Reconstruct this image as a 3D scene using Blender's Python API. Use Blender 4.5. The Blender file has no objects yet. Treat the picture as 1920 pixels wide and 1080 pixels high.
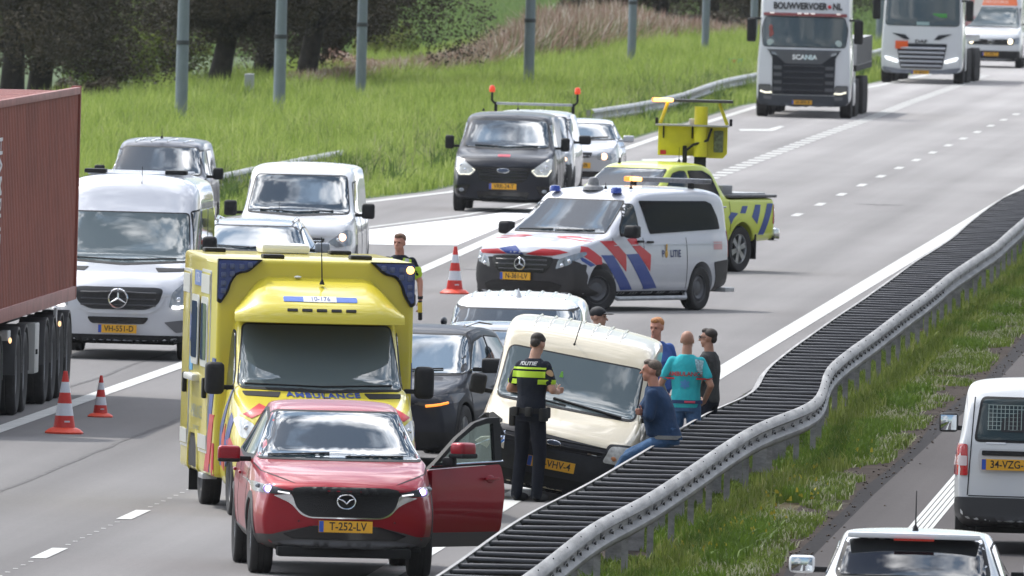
import bpy, bmesh, math, random
from math import sin, cos, pi, radians as R, sqrt, atan2
from mathutils import Vector as V, Matrix, noise
from mathutils.geometry import delaunay_2d_cdt
from mathutils.bvhtree import BVHTree
import numpy as np
random.seed(7)
S = bpy.context.scene
C = S.collection
# ---------------- camera: long lens from a viaduct, 7.3 m above the road
FPX, CAMH, PITCH, ROLL = 38819.0, 7.288, math.atan((540+320)/38819.0), R(1.491)
fw = V((0, cos(PITCH), -sin(PITCH))); rt0 = V((1, 0, 0)); up0 = V((0, sin(PITCH), cos(PITCH)))
RT = rt0*cos(ROLL)+up0*sin(ROLL); UP = up0*cos(ROLL)-rt0*sin(ROLL)
cd = bpy.data.cameras.new('camera'); cam = bpy.data.objects.new('camera', cd); C.objects.link(cam); S.camera = cam
cam.matrix_world = Matrix(((RT.x, UP.x, -fw.x, 0), (RT.y, UP.y, -fw.y, 0), (RT.z, UP.z, -fw.z, CAMH), (0, 0, 0, 1)))
cd.sensor_width = 36; cd.lens = FPX/1920*36; cd.clip_start = 5; cd.clip_end = 4000
cd.dof.use_dof = True; cd.dof.focus_distance = 222; cd.dof.aperture_fstop = 19
def at(px, py, z=0.0):
    "ground point (at height z) seen at a point of the photograph"
    d = fw + RT*((px-960)/FPX) - UP*((py-540)/FPX)
    t = (z-CAMH)/d.z
    return V((d.x*t, d.y*t, z))
# ---------------- world: blue sky with broken clouds
SUN = V((-0.50, 0.52, 1.0)).normalized()
sun_el = math.asin(SUN.z); sun_az = atan2(SUN.x, SUN.y)
w = bpy.data.worlds.new('World'); S.world = w; w.use_nodes = True
nt = w.node_tree; N = nt.nodes; Lk = nt.links; bg = N['Background']
sky = N.new('ShaderNodeTexSky'); sky.sky_type = 'NISHITA'; sky.sun_disc = False
sky.sun_elevation = sun_el; sky.sun_rotation = sun_az
tc = N.new('ShaderNodeTexCoord'); mp = N.new('ShaderNodeMapping'); mp.inputs['Scale'].default_value = (1, 1, 1.6)
ns = N.new('ShaderNodeTexNoise'); ns.inputs['Scale'].default_value = 5.5; ns.inputs['Detail'].default_value = 9; ns.inputs['Roughness'].default_value = .58
cr = N.new('ShaderNodeValToRGB'); cr.color_ramp.elements[0].position = .45; cr.color_ramp.elements[1].position = .55
mx = N.new('ShaderNodeMix'); mx.data_type = 'RGBA'
n2 = N.new('ShaderNodeTexNoise'); n2.inputs['Scale'].default_value = 9; n2.inputs['Detail'].default_value = 5
c2 = N.new('ShaderNodeValToRGB'); c2.color_ramp.elements[0].color = (3.0, 4.0, 5.6, 1); c2.color_ramp.elements[1].color = (18, 18, 18.3, 1)
c2.color_ramp.elements[0].position = .38; c2.color_ramp.elements[1].position = .60
# clouds are brighter round the sun
dt = N.new('ShaderNodeVectorMath'); dt.operation = 'DOT_PRODUCT'; dt.inputs[1].default_value = SUN
mr_ = N.new('ShaderNodeMapRange'); mr_.interpolation_type = 'SMOOTHSTEP'; mr_.inputs[1].default_value = -.1; mr_.inputs[2].default_value = 1; mr_.inputs[3].default_value = .36; mr_.inputs[4].default_value = 2.6
gl_ = N.new('ShaderNodeVectorMath'); gl_.operation = 'SCALE'
Lk.new(tc.outputs['Generated'], dt.inputs[0]); Lk.new(dt.outputs['Value'], mr_.inputs[0]); Lk.new(mr_.outputs[0], gl_.inputs['Scale']); Lk.new(c2.outputs[0], gl_.inputs[0])
Lk.new(tc.outputs['Generated'], mp.inputs[0]); Lk.new(mp.outputs[0], ns.inputs[0]); Lk.new(mp.outputs[0], n2.inputs[0])
Lk.new(ns.outputs[0], cr.inputs[0]); Lk.new(n2.outputs[0], c2.inputs[0])
Lk.new(cr.outputs[0], mx.inputs[0]); Lk.new(sky.outputs[0], mx.inputs[6]); Lk.new(gl_.outputs[0], mx.inputs[7]); Lk.new(mx.outputs[2], bg.inputs[0])
bg.inputs[1].default_value = 0.12
sl = bpy.data.lights.new('sun', 'SUN'); sl.energy = 3.3; sl.angle = R(1.0); sl.color = (1, .96, .9)
so = bpy.data.objects.new('sun', sl); C.objects.link(so); so.rotation_euler = SUN.to_track_quat('Z', 'Y').to_euler()
S.view_settings.view_transform = 'Standard'; S.view_settings.look = 'None'; S.view_settings.exposure = 0.08; S.view_settings.gamma = 1
S.render.engine = 'CYCLES'
# ---------------- materials
MATS = {}
def mat(name, col, rough=.5, metal=0, coat=0, spec=.5, var=0, vscale=8, emit=None, es=0, bump=0, bscale=60, dirt=0, trans=0, vstretch=None):
    if name in MATS: return MATS[name]
    m = bpy.data.materials.new(name); m.use_nodes = True; t = m.node_tree; b = t.nodes['Principled BSDF']; MATS[name] = m
    b.inputs['Base Color'].default_value = (*col, 1); b.inputs['Roughness'].default_value = rough; b.inputs['Metallic'].default_value = metal
    b.inputs['Coat Weight'].default_value = coat; b.inputs['Coat Roughness'].default_value = .04; b.inputs['Specular IOR Level'].default_value = spec
    if emit: b.inputs['Emission Color'].default_value = (*emit, 1); b.inputs['Emission Strength'].default_value = es
    if trans: b.inputs['Alpha'].default_value = 1-trans
    tcn = t.nodes.new('ShaderNodeTexCoord'); src = tcn.outputs['Object']
    if vstretch:
        mm = t.nodes.new('ShaderNodeMapping'); mm.inputs['Scale'].default_value = vstretch; t.links.new(src, mm.inputs[0]); src = mm.outputs[0]
    last = None
    if var:
        n = t.nodes.new('ShaderNodeTexNoise'); n.inputs['Scale'].default_value = vscale; n.inputs['Detail'].default_value = 6; n.inputs['Roughness'].default_value = .65
        t.links.new(src, n.inputs[0])
        r = t.nodes.new('ShaderNodeValToRGB'); r.color_ramp.elements[0].position = .3; r.color_ramp.elements[1].position = .7
        r.color_ramp.elements[0].color = (*[c*(1-var) for c in col], 1); r.color_ramp.elements[1].color = (*[min(1, c*(1+var)) for c in col], 1)
        t.links.new(n.outputs[0], r.inputs[0]); last = r.outputs[0]
    if dirt:
        n = t.nodes.new('ShaderNodeTexNoise'); n.inputs['Scale'].default_value = 2.2; n.inputs['Detail'].default_value = 8; n.inputs['Roughness'].default_value = .7
        t.links.new(tcn.outputs['Object'], n.inputs[0])
        sx = t.nodes.new('ShaderNodeSeparateXYZ'); t.links.new(tcn.outputs['Object'], sx.inputs[0])
        mr = t.nodes.new('ShaderNodeMapRange'); mr.inputs[1].default_value = .15; mr.inputs[2].default_value = 1.2; mr.inputs[3].default_value = dirt; mr.inputs[4].default_value = dirt*.18
        t.links.new(sx.outputs[2], mr.inputs[0])
        mu = t.nodes.new('ShaderNodeMath'); mu.operation = 'MULTIPLY'; t.links.new(n.outputs[0], mu.inputs[0]); t.links.new(mr.outputs[0], mu.inputs[1])
        x = t.nodes.new('ShaderNodeMix'); x.data_type = 'RGBA'; x.inputs[7].default_value = (.16, .14, .12, 1)
        t.links.new(mu.outputs[0], x.inputs[0])
        if last: t.links.new(last, x.inputs[6])
        else: x.inputs[6].default_value = (*col, 1)
        last = x.outputs[2]
        ad = t.nodes.new('ShaderNodeMath'); ad.operation = 'MULTIPLY_ADD'; ad.inputs[1].default_value = .5; ad.inputs[2].default_value = rough
        t.links.new(mu.outputs[0], ad.inputs[0]); t.links.new(ad.outputs[0], b.inputs['Roughness'])
    if last: t.links.new(last, b.inputs['Base Color'])
    if bump:
        n = t.nodes.new('ShaderNodeTexNoise'); n.inputs['Scale'].default_value = bscale; n.inputs['Detail'].default_value = 4; t.links.new(src, n.inputs[0])
        bb = t.nodes.new('ShaderNodeBump'); bb.inputs['Strength'].default_value = bump; bb.inputs['Distance'].default_value = .02
        t.links.new(n.outputs[0], bb.inputs['Height']); t.links.new(bb.outputs[0], b.inputs['Normal'])
    return m
def paint(name, col, **k):
    k = {'rough': .38, 'coat': .8, 'dirt': .35, **k}; return mat(name, col, **k)
def glassm(name, tint=(.018, .032, .038), a=0.0, rough=.03, ior=2.6):
    if name in MATS: return MATS[name]
    m = mat(name, tint, rough, spec=.5); b = m.node_tree.nodes['Principled BSDF']; b.inputs['IOR'].default_value = ior
    if a:
        t = m.node_tree; tr = t.nodes.new('ShaderNodeBsdfTransparent'); tr.inputs[0].default_value = (a*.9, a, a*.98, 1)
        gl = t.nodes.new('ShaderNodeBsdfGlossy'); gl.inputs['Roughness'].default_value = .02; fw_ = t.nodes.new('ShaderNodeLayerWeight'); fr = t.nodes.new('ShaderNodeMapRange'); fr.inputs[1].default_value = .25; fr.inputs[3].default_value = .07; fr.inputs[4].default_value = .7; t.links.new(fw_.outputs['Facing'], fr.inputs[0])
        ms = t.nodes.new('ShaderNodeMixShader'); t.links.new(fr.outputs[0], ms.inputs[0]); t.links.new(tr.outputs[0], ms.inputs[1]); t.links.new(gl.outputs[0], ms.inputs[2])
        t.links.new(ms.outputs[0], t.nodes['Material Output'].inputs[0])
    return m
RUB = mat('black_plastic', (.012, .012, .013), .6, spec=.3, var=.25, vscale=20)
BLK = mat('gloss_black', (.008, .008, .009), .15)
DRK = mat('underbody_black', (.006, .006, .006), .9)
TYR = mat('tyre_rubber', (.022, .021, .021), .8, var=.3, vscale=15)
CHR = mat('chrome', (.75, .76, .78), .12, metal=1)
ALU = mat('alloy', (.5, .51, .53), .3, metal=.9, var=.15)
STL = mat('galvanised_steel', (.42, .43, .44), .5, metal=.35, var=.22, vscale=5, bump=.15)
GLS = glassm('window_glass'); GLT = glassm('clear_glass', a=.6, ior=1.5)
WHT = mat('white_plastic', (.72, .72, .72), .4)
PLY = mat('plate_yellow', (.72, .36, .015), .45); PLB = mat('plate_blue', (.02, .08, .4), .45)
LEN = mat('lamp_lens', (.32, .34, .36), .08, metal=.5, spec=.8, var=.3, vscale=12)
LED = mat('lamp_lit_white', (.9, .9, 1), .2, emit=(1, .97, .92), es=2.6)
LEDV = mat('lamp_lit_violet', (.9, .9, 1), .2, emit=(.72, .55, 1), es=4)
LEDD = mat('lamp_led_dim', (.8, .8, .85), .2, emit=(1, .97, .95), es=.9); HALO = mat('lamp_violet_halo', (.25, .15, .5), .2, emit=(.45, .3, 1), es=.9)
DRL = mat('lamp_running_light', (.9, .9, .8), .2, emit=(1, .93, .72), es=1.0)
AMB = mat('lamp_amber', (.7, .2, .02), .25, emit=(1, .30, .04), es=1.3)
AMBW = mat('lamp_amber_core', (.9, .5, .2), .25, emit=(1, .50, .12), es=4)
BLU = mat('blue_lamp', (.01, .05, .35), .15, coat=1)
REDL = mat('tail_lamp_red', (.45, .01, .012), .12, coat=1)
# ---------------- object helpers
def link(o, parent=None):
    C.objects.link(o)
    if parent: o.parent = parent
    return o
def empty(name, loc=(0, 0, 0), rz=0, label=None, cat=None, group=None):
    o = bpy.data.objects.new(name, None); o.empty_display_size = .3; o.location = loc; o.rotation_euler = (0, 0, rz); link(o); tag(o, label, cat, group); return o
def tag(o, label=None, cat=None, group=None, kind=None):
    if label: o['label'] = label
    if cat: o['category'] = cat
    if group: o['group'] = group
    if kind: o['kind'] = kind
    return o
def copy_tree(o, parent=None):
    c = o.copy(); C.objects.link(c)
    if parent: c.parent = parent
    for ch in [x for x in o.children]: copy_tree(ch, c)
    return c
def sm(me, ang=None):
    me.polygons.foreach_set('use_smooth', [True]*len(me.polygons))
    if ang:
        try: me.set_sharp_from_angle(angle=R(ang))
        except Exception: pass
class MB:
    "collects shapes into ONE mesh"
    def __init__(s): s.v = []; s.f = []; s.m = []; s.T = None; s.mi = 0
    def add(s, vs, fs):
        n = len(s.v); s.v += [tuple(s.T @ V(p)) if s.T else tuple(p) for p in vs]
        s.f += [tuple(i+n for i in f) for f in fs]; s.m += [s.mi]*len(fs); return s
    def box(s, c, d, rz=0, rx=0, ry=0, b=0, seg=2):
        bm = bmesh.new(); bmesh.ops.create_cube(bm, size=1); bmesh.ops.scale(bm, vec=d, verts=bm.verts)
        if b: bmesh.ops.bevel(bm, geom=bm.edges[:], offset=min(b, min(d)*.49), segments=seg, affect='EDGES', profile=.6)
        M = Matrix.Translation(c) @ Matrix.Rotation(rz, 4, 'Z') @ Matrix.Rotation(ry, 4, 'Y') @ Matrix.Rotation(rx, 4, 'X')
        bm.transform(M); s._bm(bm); return s
    def _bm(s, bm):
        bm.verts.ensure_lookup_table(); s.add([v.co for v in bm.verts], [[v.index for v in f.verts] for f in bm.faces]); bm.free()
    def cyl(s, a, b, r, r2=None, n=12, caps=True):
        a = V(a); b = V(b); r2 = r if r2 is None else r2; d = (b-a).normalized(); u = d.orthogonal().normalized(); w_ = d.cross(u)
        vs = []; 
        for p, q in ((a, r), (b, r2)):
            for i in range(n): t = 2*pi*i/n; vs.append(p+u*cos(t)*q+w_*sin(t)*q)
        fs = [(i, (i+1) % n, n+(i+1) % n, n+i) for i in range(n)]
        if caps: fs += [tuple(range(n))[::-1], tuple(range(n, 2*n))]
        return s.add(vs, fs)
    def tube(s, pts, r, n=8):
        pts = [V(p) for p in pts]; vs = []; fs = []; rr = r if isinstance(r, (list, tuple)) else [r]*len(pts)
        d0 = (pts[1]-pts[0]).normalized(); u = d0.orthogonal().normalized()
        for k, p in enumerate(pts):
            d = (pts[min(k+1, len(pts)-1)]-pts[max(k-1, 0)]).normalized(); u = (u-d*u.dot(d)).normalized(); w_ = d.cross(u)
            for i in range(n): t = 2*pi*i/n; vs.append(p+u*cos(t)*rr[k]+w_*sin(t)*rr[k])
        for k in range(len(pts)-1):
            for i in range(n): fs.append((k*n+i, k*n+(i+1) % n, (k+1)*n+(i+1) % n, (k+1)*n+i))
        fs += [tuple(range(n))[::-1], tuple(range((len(pts)-1)*n, len(pts)*n))]
        return s.add(vs, fs)
    def lathe(s, prof, c=(0, 0, 0), ax='Z', n=24):
        "prof: (radius, height) pairs"
        vs = []; fs = []
        for r, h in prof:
            for i in range(n):
                t = 2*pi*i/n; x, y = r*cos(t), r*sin(t)
                vs.append({'Z': (c[0]+x, c[1]+y, c[2]+h), 'X': (c[0]+h, c[1]+x, c[2]+y), 'Y': (c[0]+x, c[1]+h, c[2]+y)}[ax])
        for k in range(len(prof)-1):
            for i in range(n):
                q = (k*n+i, k*n+(i+1) % n, (k+1)*n+(i+1) % n, (k+1)*n+i); fs.append(q)
        return s.add(vs, fs)
    def prism(s, pts, ax, a, b):
        "polygon (2-D) extruded along an axis from a to b"
        n = len(pts); mk = {'X': lambda p, h: (h, p[0], p[1]), 'Y': lambda p, h: (p[0], h, p[1]), 'Z': lambda p, h: (p[0], p[1], h)}[ax]
        vs = [mk(p, a) for p in pts]+[mk(p, b) for p in pts]
        return s.add(vs, [tuple(range(n)), tuple(range(2*n-1, n-1, -1))]+[(i, (i+1) % n, n+(i+1) % n, n+i) for i in range(n)])
    def ell(s, c, r, n=16, m=10, rot=None):
        vs = []; fs = []
        for j in range(m+1):
            p = pi*j/m
            for i in range(n):
                t = 2*pi*i/n; q = V((r[0]*sin(p)*cos(t), r[1]*sin(p)*sin(t), r[2]*cos(p)))
                if rot: q = rot @ q
                vs.append(V(c)+q)
        for j in range(m):
            for i in range(n): fs.append((j*n+i, (j+1)*n+i, (j+1)*n+(i+1) % n, j*n+(i+1) % n))
        return s.add(vs, fs)
    def build(s, name, m, parent=None, smooth=40, fix=True):
        me = bpy.data.meshes.new(name); me.from_pydata(s.v, [], s.f)
        for x in (m if isinstance(m, (list, tuple)) else [m]): me.materials.append(x)
        if isinstance(m, (list, tuple)): me.polygons.foreach_set('material_index', s.m)
        if fix:
            bm = bmesh.new(); bm.from_mesh(me); bmesh.ops.remove_doubles(bm, verts=bm.verts, dist=1e-5); bmesh.ops.recalc_face_normals(bm, faces=bm.faces); bm.to_mesh(me); bm.free()
        if smooth: sm(me, smooth)
        o = bpy.data.objects.new(name, me); return link(o, parent)
def rnd(pts, r=.04, n=4):
    "round the corners of a polygon; a point may carry its own radius"
    out = []; k = len(pts)
    for i in range(k):
        p = V(pts[i][:2]); a = V(pts[i-1][:2])-p; b = V(pts[(i+1) % k][:2])-p; rr = pts[i][2] if len(pts[i]) > 2 else r
        d = min(rr, a.length*.45, b.length*.45)
        if d < 1e-4: out.append(tuple(p)); continue
        a = p+a.normalized()*d; b = p+b.normalized()*d
        for j in range(n+1): t = j/n; q = a*(1-t)**2+p*2*t*(1-t)+b*t*t; out.append(tuple(q))
    return out
def mirx(pts): return [(-p[0],)+tuple(p[1:]) for p in pts][::-1]
# ================= the setting =================
RD = V((.0515, 1, 0)).normalized(); RN = V((RD.y, -RD.x, 0))     # road direction, and its right
def asphalt(name, col, var=.16, far=1):
    m = mat(name, col, 1.0, spec=.06); t = m.node_tree; b = t.nodes['Principled BSDF']; L = t.links
    tcn = t.nodes.new('ShaderNodeTexCoord'); mp = t.nodes.new('ShaderNodeMapping'); mp.inputs['Rotation'].default_value = (0, 0, .0515); L.new(tcn.outputs['Object'], mp.inputs[0])
    m2 = t.nodes.new('ShaderNodeMapping'); m2.inputs['Scale'].default_value = (1.3, .012, 1); L.new(mp.outputs[0], m2.inputs[0])
    a = t.nodes.new('ShaderNodeTexNoise'); a.inputs['Scale'].default_value = 1; a.inputs['Detail'].default_value = 3; L.new(m2.outputs[0], a.inputs[0])
    m3 = t.nodes.new('ShaderNodeMapping'); m3.inputs['Scale'].default_value = (.25, .06, 1); L.new(mp.outputs[0], m3.inputs[0])
    c = t.nodes.new('ShaderNodeTexNoise'); c.inputs['Scale'].default_value = 1; c.inputs['Detail'].default_value = 5; L.new(m3.outputs[0], c.inputs[0])
    m4 = t.nodes.new('ShaderNodeMapping'); m4.inputs['Scale'].default_value = (14, .9, 1); L.new(mp.outputs[0], m4.inputs[0])
    g = t.nodes.new('ShaderNodeTexNoise'); g.inputs['Scale'].default_value = 2; g.inputs['Detail'].default_value = 6; g.inputs['Roughness'].default_value = .8; L.new(m4.outputs[0], g.inputs[0])
    s1 = t.nodes.new('ShaderNodeMath'); s1.operation = 'ADD'; L.new(a.outputs[0], s1.inputs[0]); L.new(c.outputs[0], s1.inputs[1])
    s2 = t.nodes.new('ShaderNodeMath'); s2.operation = 'MULTIPLY_ADD'; s2.inputs[1].default_value = .55; L.new(g.outputs[0], s2.inputs[0]); L.new(s1.outputs[0], s2.inputs[2])
    r = t.nodes.new('ShaderNodeMapRange'); r.inputs[1].default_value = .95; r.inputs[2].default_value = 1.6; r.inputs[3].default_value = 1-var; r.inputs[4].default_value = 1+var; L.new(s2.outputs[0], r.inputs[0])
    mu = t.nodes.new('ShaderNodeMix'); mu.data_type = 'RGBA'; mu.blend_type = 'MULTIPLY'; mu.inputs[0].default_value = 1; mu.inputs[6].default_value = (*col, 1); L.new(r.outputs[0], mu.inputs[7]); out = mu.outputs[2]
    # wheel tracks along each lane
    sx = t.nodes.new('ShaderNodeSeparateXYZ'); L.new(mp.outputs[0], sx.inputs[0]); wv = t.nodes.new('ShaderNodeMath'); wv.operation = 'MULTIPLY'; wv.inputs[1].default_value = 2*pi/1.79; L.new(sx.outputs[0], wv.inputs[0])
    cs = t.nodes.new('ShaderNodeMath'); cs.operation = 'COSINE'; L.new(wv.outputs[0], cs.inputs[0]); mt = t.nodes.new('ShaderNodeMath'); mt.operation = 'MULTIPLY_ADD'; mt.inputs[1].default_value = .055; mt.inputs[2].default_value = 1; L.new(cs.outputs[0], mt.inputs[0])
    m6 = t.nodes.new('ShaderNodeVectorMath'); m6.operation = 'SCALE'; L.new(out, m6.inputs[0]); L.new(mt.outputs[0], m6.inputs['Scale']); out = m6.outputs[0]
    if far != 1:      # paler with distance: the road's grazing sheen is put into its colour
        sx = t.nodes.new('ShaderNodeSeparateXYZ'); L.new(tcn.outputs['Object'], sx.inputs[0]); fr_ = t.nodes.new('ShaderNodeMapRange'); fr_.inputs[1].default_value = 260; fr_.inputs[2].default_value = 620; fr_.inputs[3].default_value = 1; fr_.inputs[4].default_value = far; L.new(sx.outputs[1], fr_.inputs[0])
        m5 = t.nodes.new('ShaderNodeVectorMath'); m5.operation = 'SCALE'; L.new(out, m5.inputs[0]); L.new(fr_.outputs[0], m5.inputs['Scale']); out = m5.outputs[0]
    L.new(out, b.inputs['Base Color'])
    return m
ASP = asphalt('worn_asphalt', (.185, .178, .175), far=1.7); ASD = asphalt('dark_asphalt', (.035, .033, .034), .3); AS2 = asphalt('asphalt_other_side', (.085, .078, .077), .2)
RWP = mat('road_marking_paint', (.50, .50, .48), .8, spec=.2, var=.22, vscale=3.5, bump=.1)
SOIL = mat('soil', (.04, .03, .024), .95, spec=.1, var=.5, vscale=1.2, bump=.6, bscale=12)
GRS = mat('grass_ground', (.05, .085, .018), .95, var=.45, vscale=.35, bump=.3, bscale=4)
def sheet(name, pts, z, m, kind='structure'):
    mb = MB(); mb.add([(p[0], p[1], z) for p in pts], [tuple(range(len(pts)))]); o = mb.build(name, m, smooth=None); tag(o, kind=kind)
    if o.data.polygons[0].normal.z < 0: o.data.flip_normals()
    return o
def pix(l, z=0): return [at(*p, z) for p in l]
def ribbon(pts, w, wl=None):
    "left and right border of a strip along a path"
    L_, R_ = [], []
    for i, p in enumerate(pts):
        d = (pts[min(i+1, len(pts)-1)]-pts[max(i-1, 0)]).normalized(); n = V((d.y, -d.x, 0)); L_.append(p-n*(w/2 if wl is None else wl)); R_.append(p+n*w/2)
    return L_, R_
sheet('ground', [(-300, 20), (300, 20), (300, 2500), (-300, 2500)], -.03, GRS)
# the carriageway (with the exit lane on its left)
def road_pt(x283, d): return V((x283+(d-283)*.0508, d, 0))      # a line parallel to the road, given its offset at 283 m
EDGE = pix([(-60, 510), (150, 462), (430, 414), (680, 380), (848, 360), (1000, 327), (1175, 278), (1232, 258.5), (1332, 227.4), (1423, 199), (1640, 162), (1750, 138), (1860, 105), (1990, 60)])
left = [V((-22, 120, 0)), V((-19, 260, 0))]+[p+V((-.45, 0, 0)) for p in EDGE]
right = [road_pt(3.75, d) for d in (120, 200, 283, 400, 560, 760, 1200)]
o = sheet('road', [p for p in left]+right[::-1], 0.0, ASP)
lines = []
def stripe(mb, pts, w, z=.006):
    a, b = ribbon(pts, w); n = len(pts)
    mb.add([(p.x, p.y, z) for p in a]+[(p.x, p.y, z) for p in b], [(i, i+1, n+i+1, n+i) for i in range(n-1)])
mk = MB()
stripe(mk, EDGE[:], .22)
stripe(mk, [road_pt(2.98, d) for d in (120, 200, 283, 340, 412, 560, 760, 1100)], .3)
stripe(mk, pix([(-60, 826), (0, 805), (340, 685), (560, 605), (807, 499.5), (951, 435), (1040, 395), (1130, 360)]), .24)
stripe(mk, pix([(500, 452), (680, 428), (869, 404), (985, 384), (1090, 366)]), .13)
for d in [204.9+12*k-1.5 for k in range(-4, 8)]+[411+12*k-1.5 for k in range(-1, 33)]:
    xo = -.545 if d < 300 else -.43
    stripe(mk, [road_pt(xo, d), road_pt(xo, d+3.0)], .16)
    if d < 236:
        for k in range(1, 9): stripe(mk, [road_pt(xo, d+3+k), road_pt(xo, d+3.12+k)], .05)
bl = pix([(1300, 345), (1349, 328), (1400, 308), (1470, 281), (1533, 257), (1591, 236), (1642, 218), (1702.5, 193.5), (1781, 166), (1850, 140)])
ln = sum((bl[i+1]-bl[i]).length for i in range(len(bl)-1)); s_ = 0
def along(P, s_):
    for i in range(len(P)-1):
        l = (P[i+1]-P[i]).length
        if s_ <= l or i == len(P)-2: return P[i].lerp(P[i+1], s_/l)
        s_ -= l
while s_ < ln-2: stripe(mk, [along(bl, s_), along(bl, s_+1.9)], .36); s_ += 3.6
mk.build('road_markings', RWP, smooth=None, fix=False)['kind'] = 'structure'
sheet('hatched_gore', pix([(560, 446), (680, 433), (853, 411.5), (915, 403), (1000, 389), (1060, 380), (1040, 386), (985, 407), (937, 427), (857, 460), (761, 459.5), (680, 458), (560, 457)]), .005, mat('gore_white', (.74, .74, .73), .7, var=.05))
ar = MB()
for P in ([(1385, 242.5), (1440, 242.5), (1462, 236.5), (1471, 237.5), (1455, 244), (1448, 246), (1388, 246)], [(1203, 299), (1262, 298), (1288, 293), (1296, 294.5), (1280, 301), (1262, 303), (1205, 303)]):
    q = pix(P); ar.add([(p.x, p.y, .006) for p in q], [tuple(range(len(q)))])
ar.build('lane_arrows', RWP, smooth=None)['kind'] = 'structure'
# tar seams and repair patches
tar = mat('tar', (.13, .125, .123), .9, spec=.1, var=.3, vscale=3); sm_ = MB(); random.seed(4)
def seam(x283, d0, d1, w=.035):
    P = []; d = d0
    while d < d1: P.append(road_pt(x283+random.uniform(-.03, .03), d)); d += random.uniform(1.5, 4)
    stripe(sm_, P, w, .004)
for a in ((-2.45, 180, 262), (-4.7, 200, 330)): seam(*a, w=.06)
for _ in range(3):
    d = random.uniform(185, 420); x = random.uniform(-4, 2.6); p_ = road_pt(x, d); seam_w = random.uniform(.5, 2.2); P = [p_, p_+RN*seam_w*.5+RD*random.uniform(-1, 1), p_+RN*seam_w]; stripe(sm_, P, .5, .004)
sm_.build('road_seams', tar, smooth=None, fix=False)['kind'] = 'structure'
# other carriageway
gl = pix([(1469, 1080), (1482, 1047), (1543, 990), (1596, 943), (1608, 921), (1665, 880), (1718, 831.5), (1767, 774.5), (1840, 717), (1910, 640)])
dk = pix([(1488, 1080), (1576, 990), (1641, 925), (1726, 848), (1787, 791), (1869, 717), (1920, 660)])
def ext(P, a=-60, b=300):
    d0 = RD; return [P[0]-d0*-a*-1 if False else P[0]+d0*a]+P+[P[-1]+d0*b]
glx, dkx = ext(gl), ext(dk)
sheet('verge_ground', [p+V((-9, 0, 0)) for p in glx]+[p+V((-.1, 0, 0)) for p in glx][::-1], -.020, mat('verge_earth', (.075, .062, .035), .95, spec=.1, var=.5, vscale=.9, bump=.4, bscale=10))
sheet('verge_soil', [p+V((-.55+.12*sin(i*2.3), 0, 0)) for i, p in enumerate(glx)]+[p+V((.3, 0, 0)) for p in glx][::-1], -.012, SOIL)
sheet('road_shoulder', glx+[p+V((.5, 0, 0)) for p in dkx][::-1], -.004, ASD)
sheet('opposite_road', dkx+[V((30, dkx[-1].y, 0)), V((30, dkx[0].y, 0))], 0.0, AS2)
mk = MB(); a = at(1712, 1003); b = at(1800, 899); d_ = (b-a).normalized()
for k in range(5):
    off = V((.055*(k-2)+.02, 0, 0)); stripe(mk, [a-d_*60+off, a+off, b+off, b+d_*250+off], .042)
mk.build('opposite_road_marking', RWP, smooth=None, fix=False)['kind'] = 'structure'
# strip under the barrier
bs = [road_pt(3.72, d) for d in (120, 200, 283, 400, 560, 760)]
sheet('gutter', bs+[p+V((.22, 0, 0)) for p in bs][::-1], .004, mat('gutter_dirt', (.02, .018, .016), .95, var=.4, vscale=3))
sheet('median_soil', [p+V((.2, 0, 0)) for p in bs]+[p+V((1.9, 0, 0)) for p in bs][::-1], -.008, SOIL)
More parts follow.
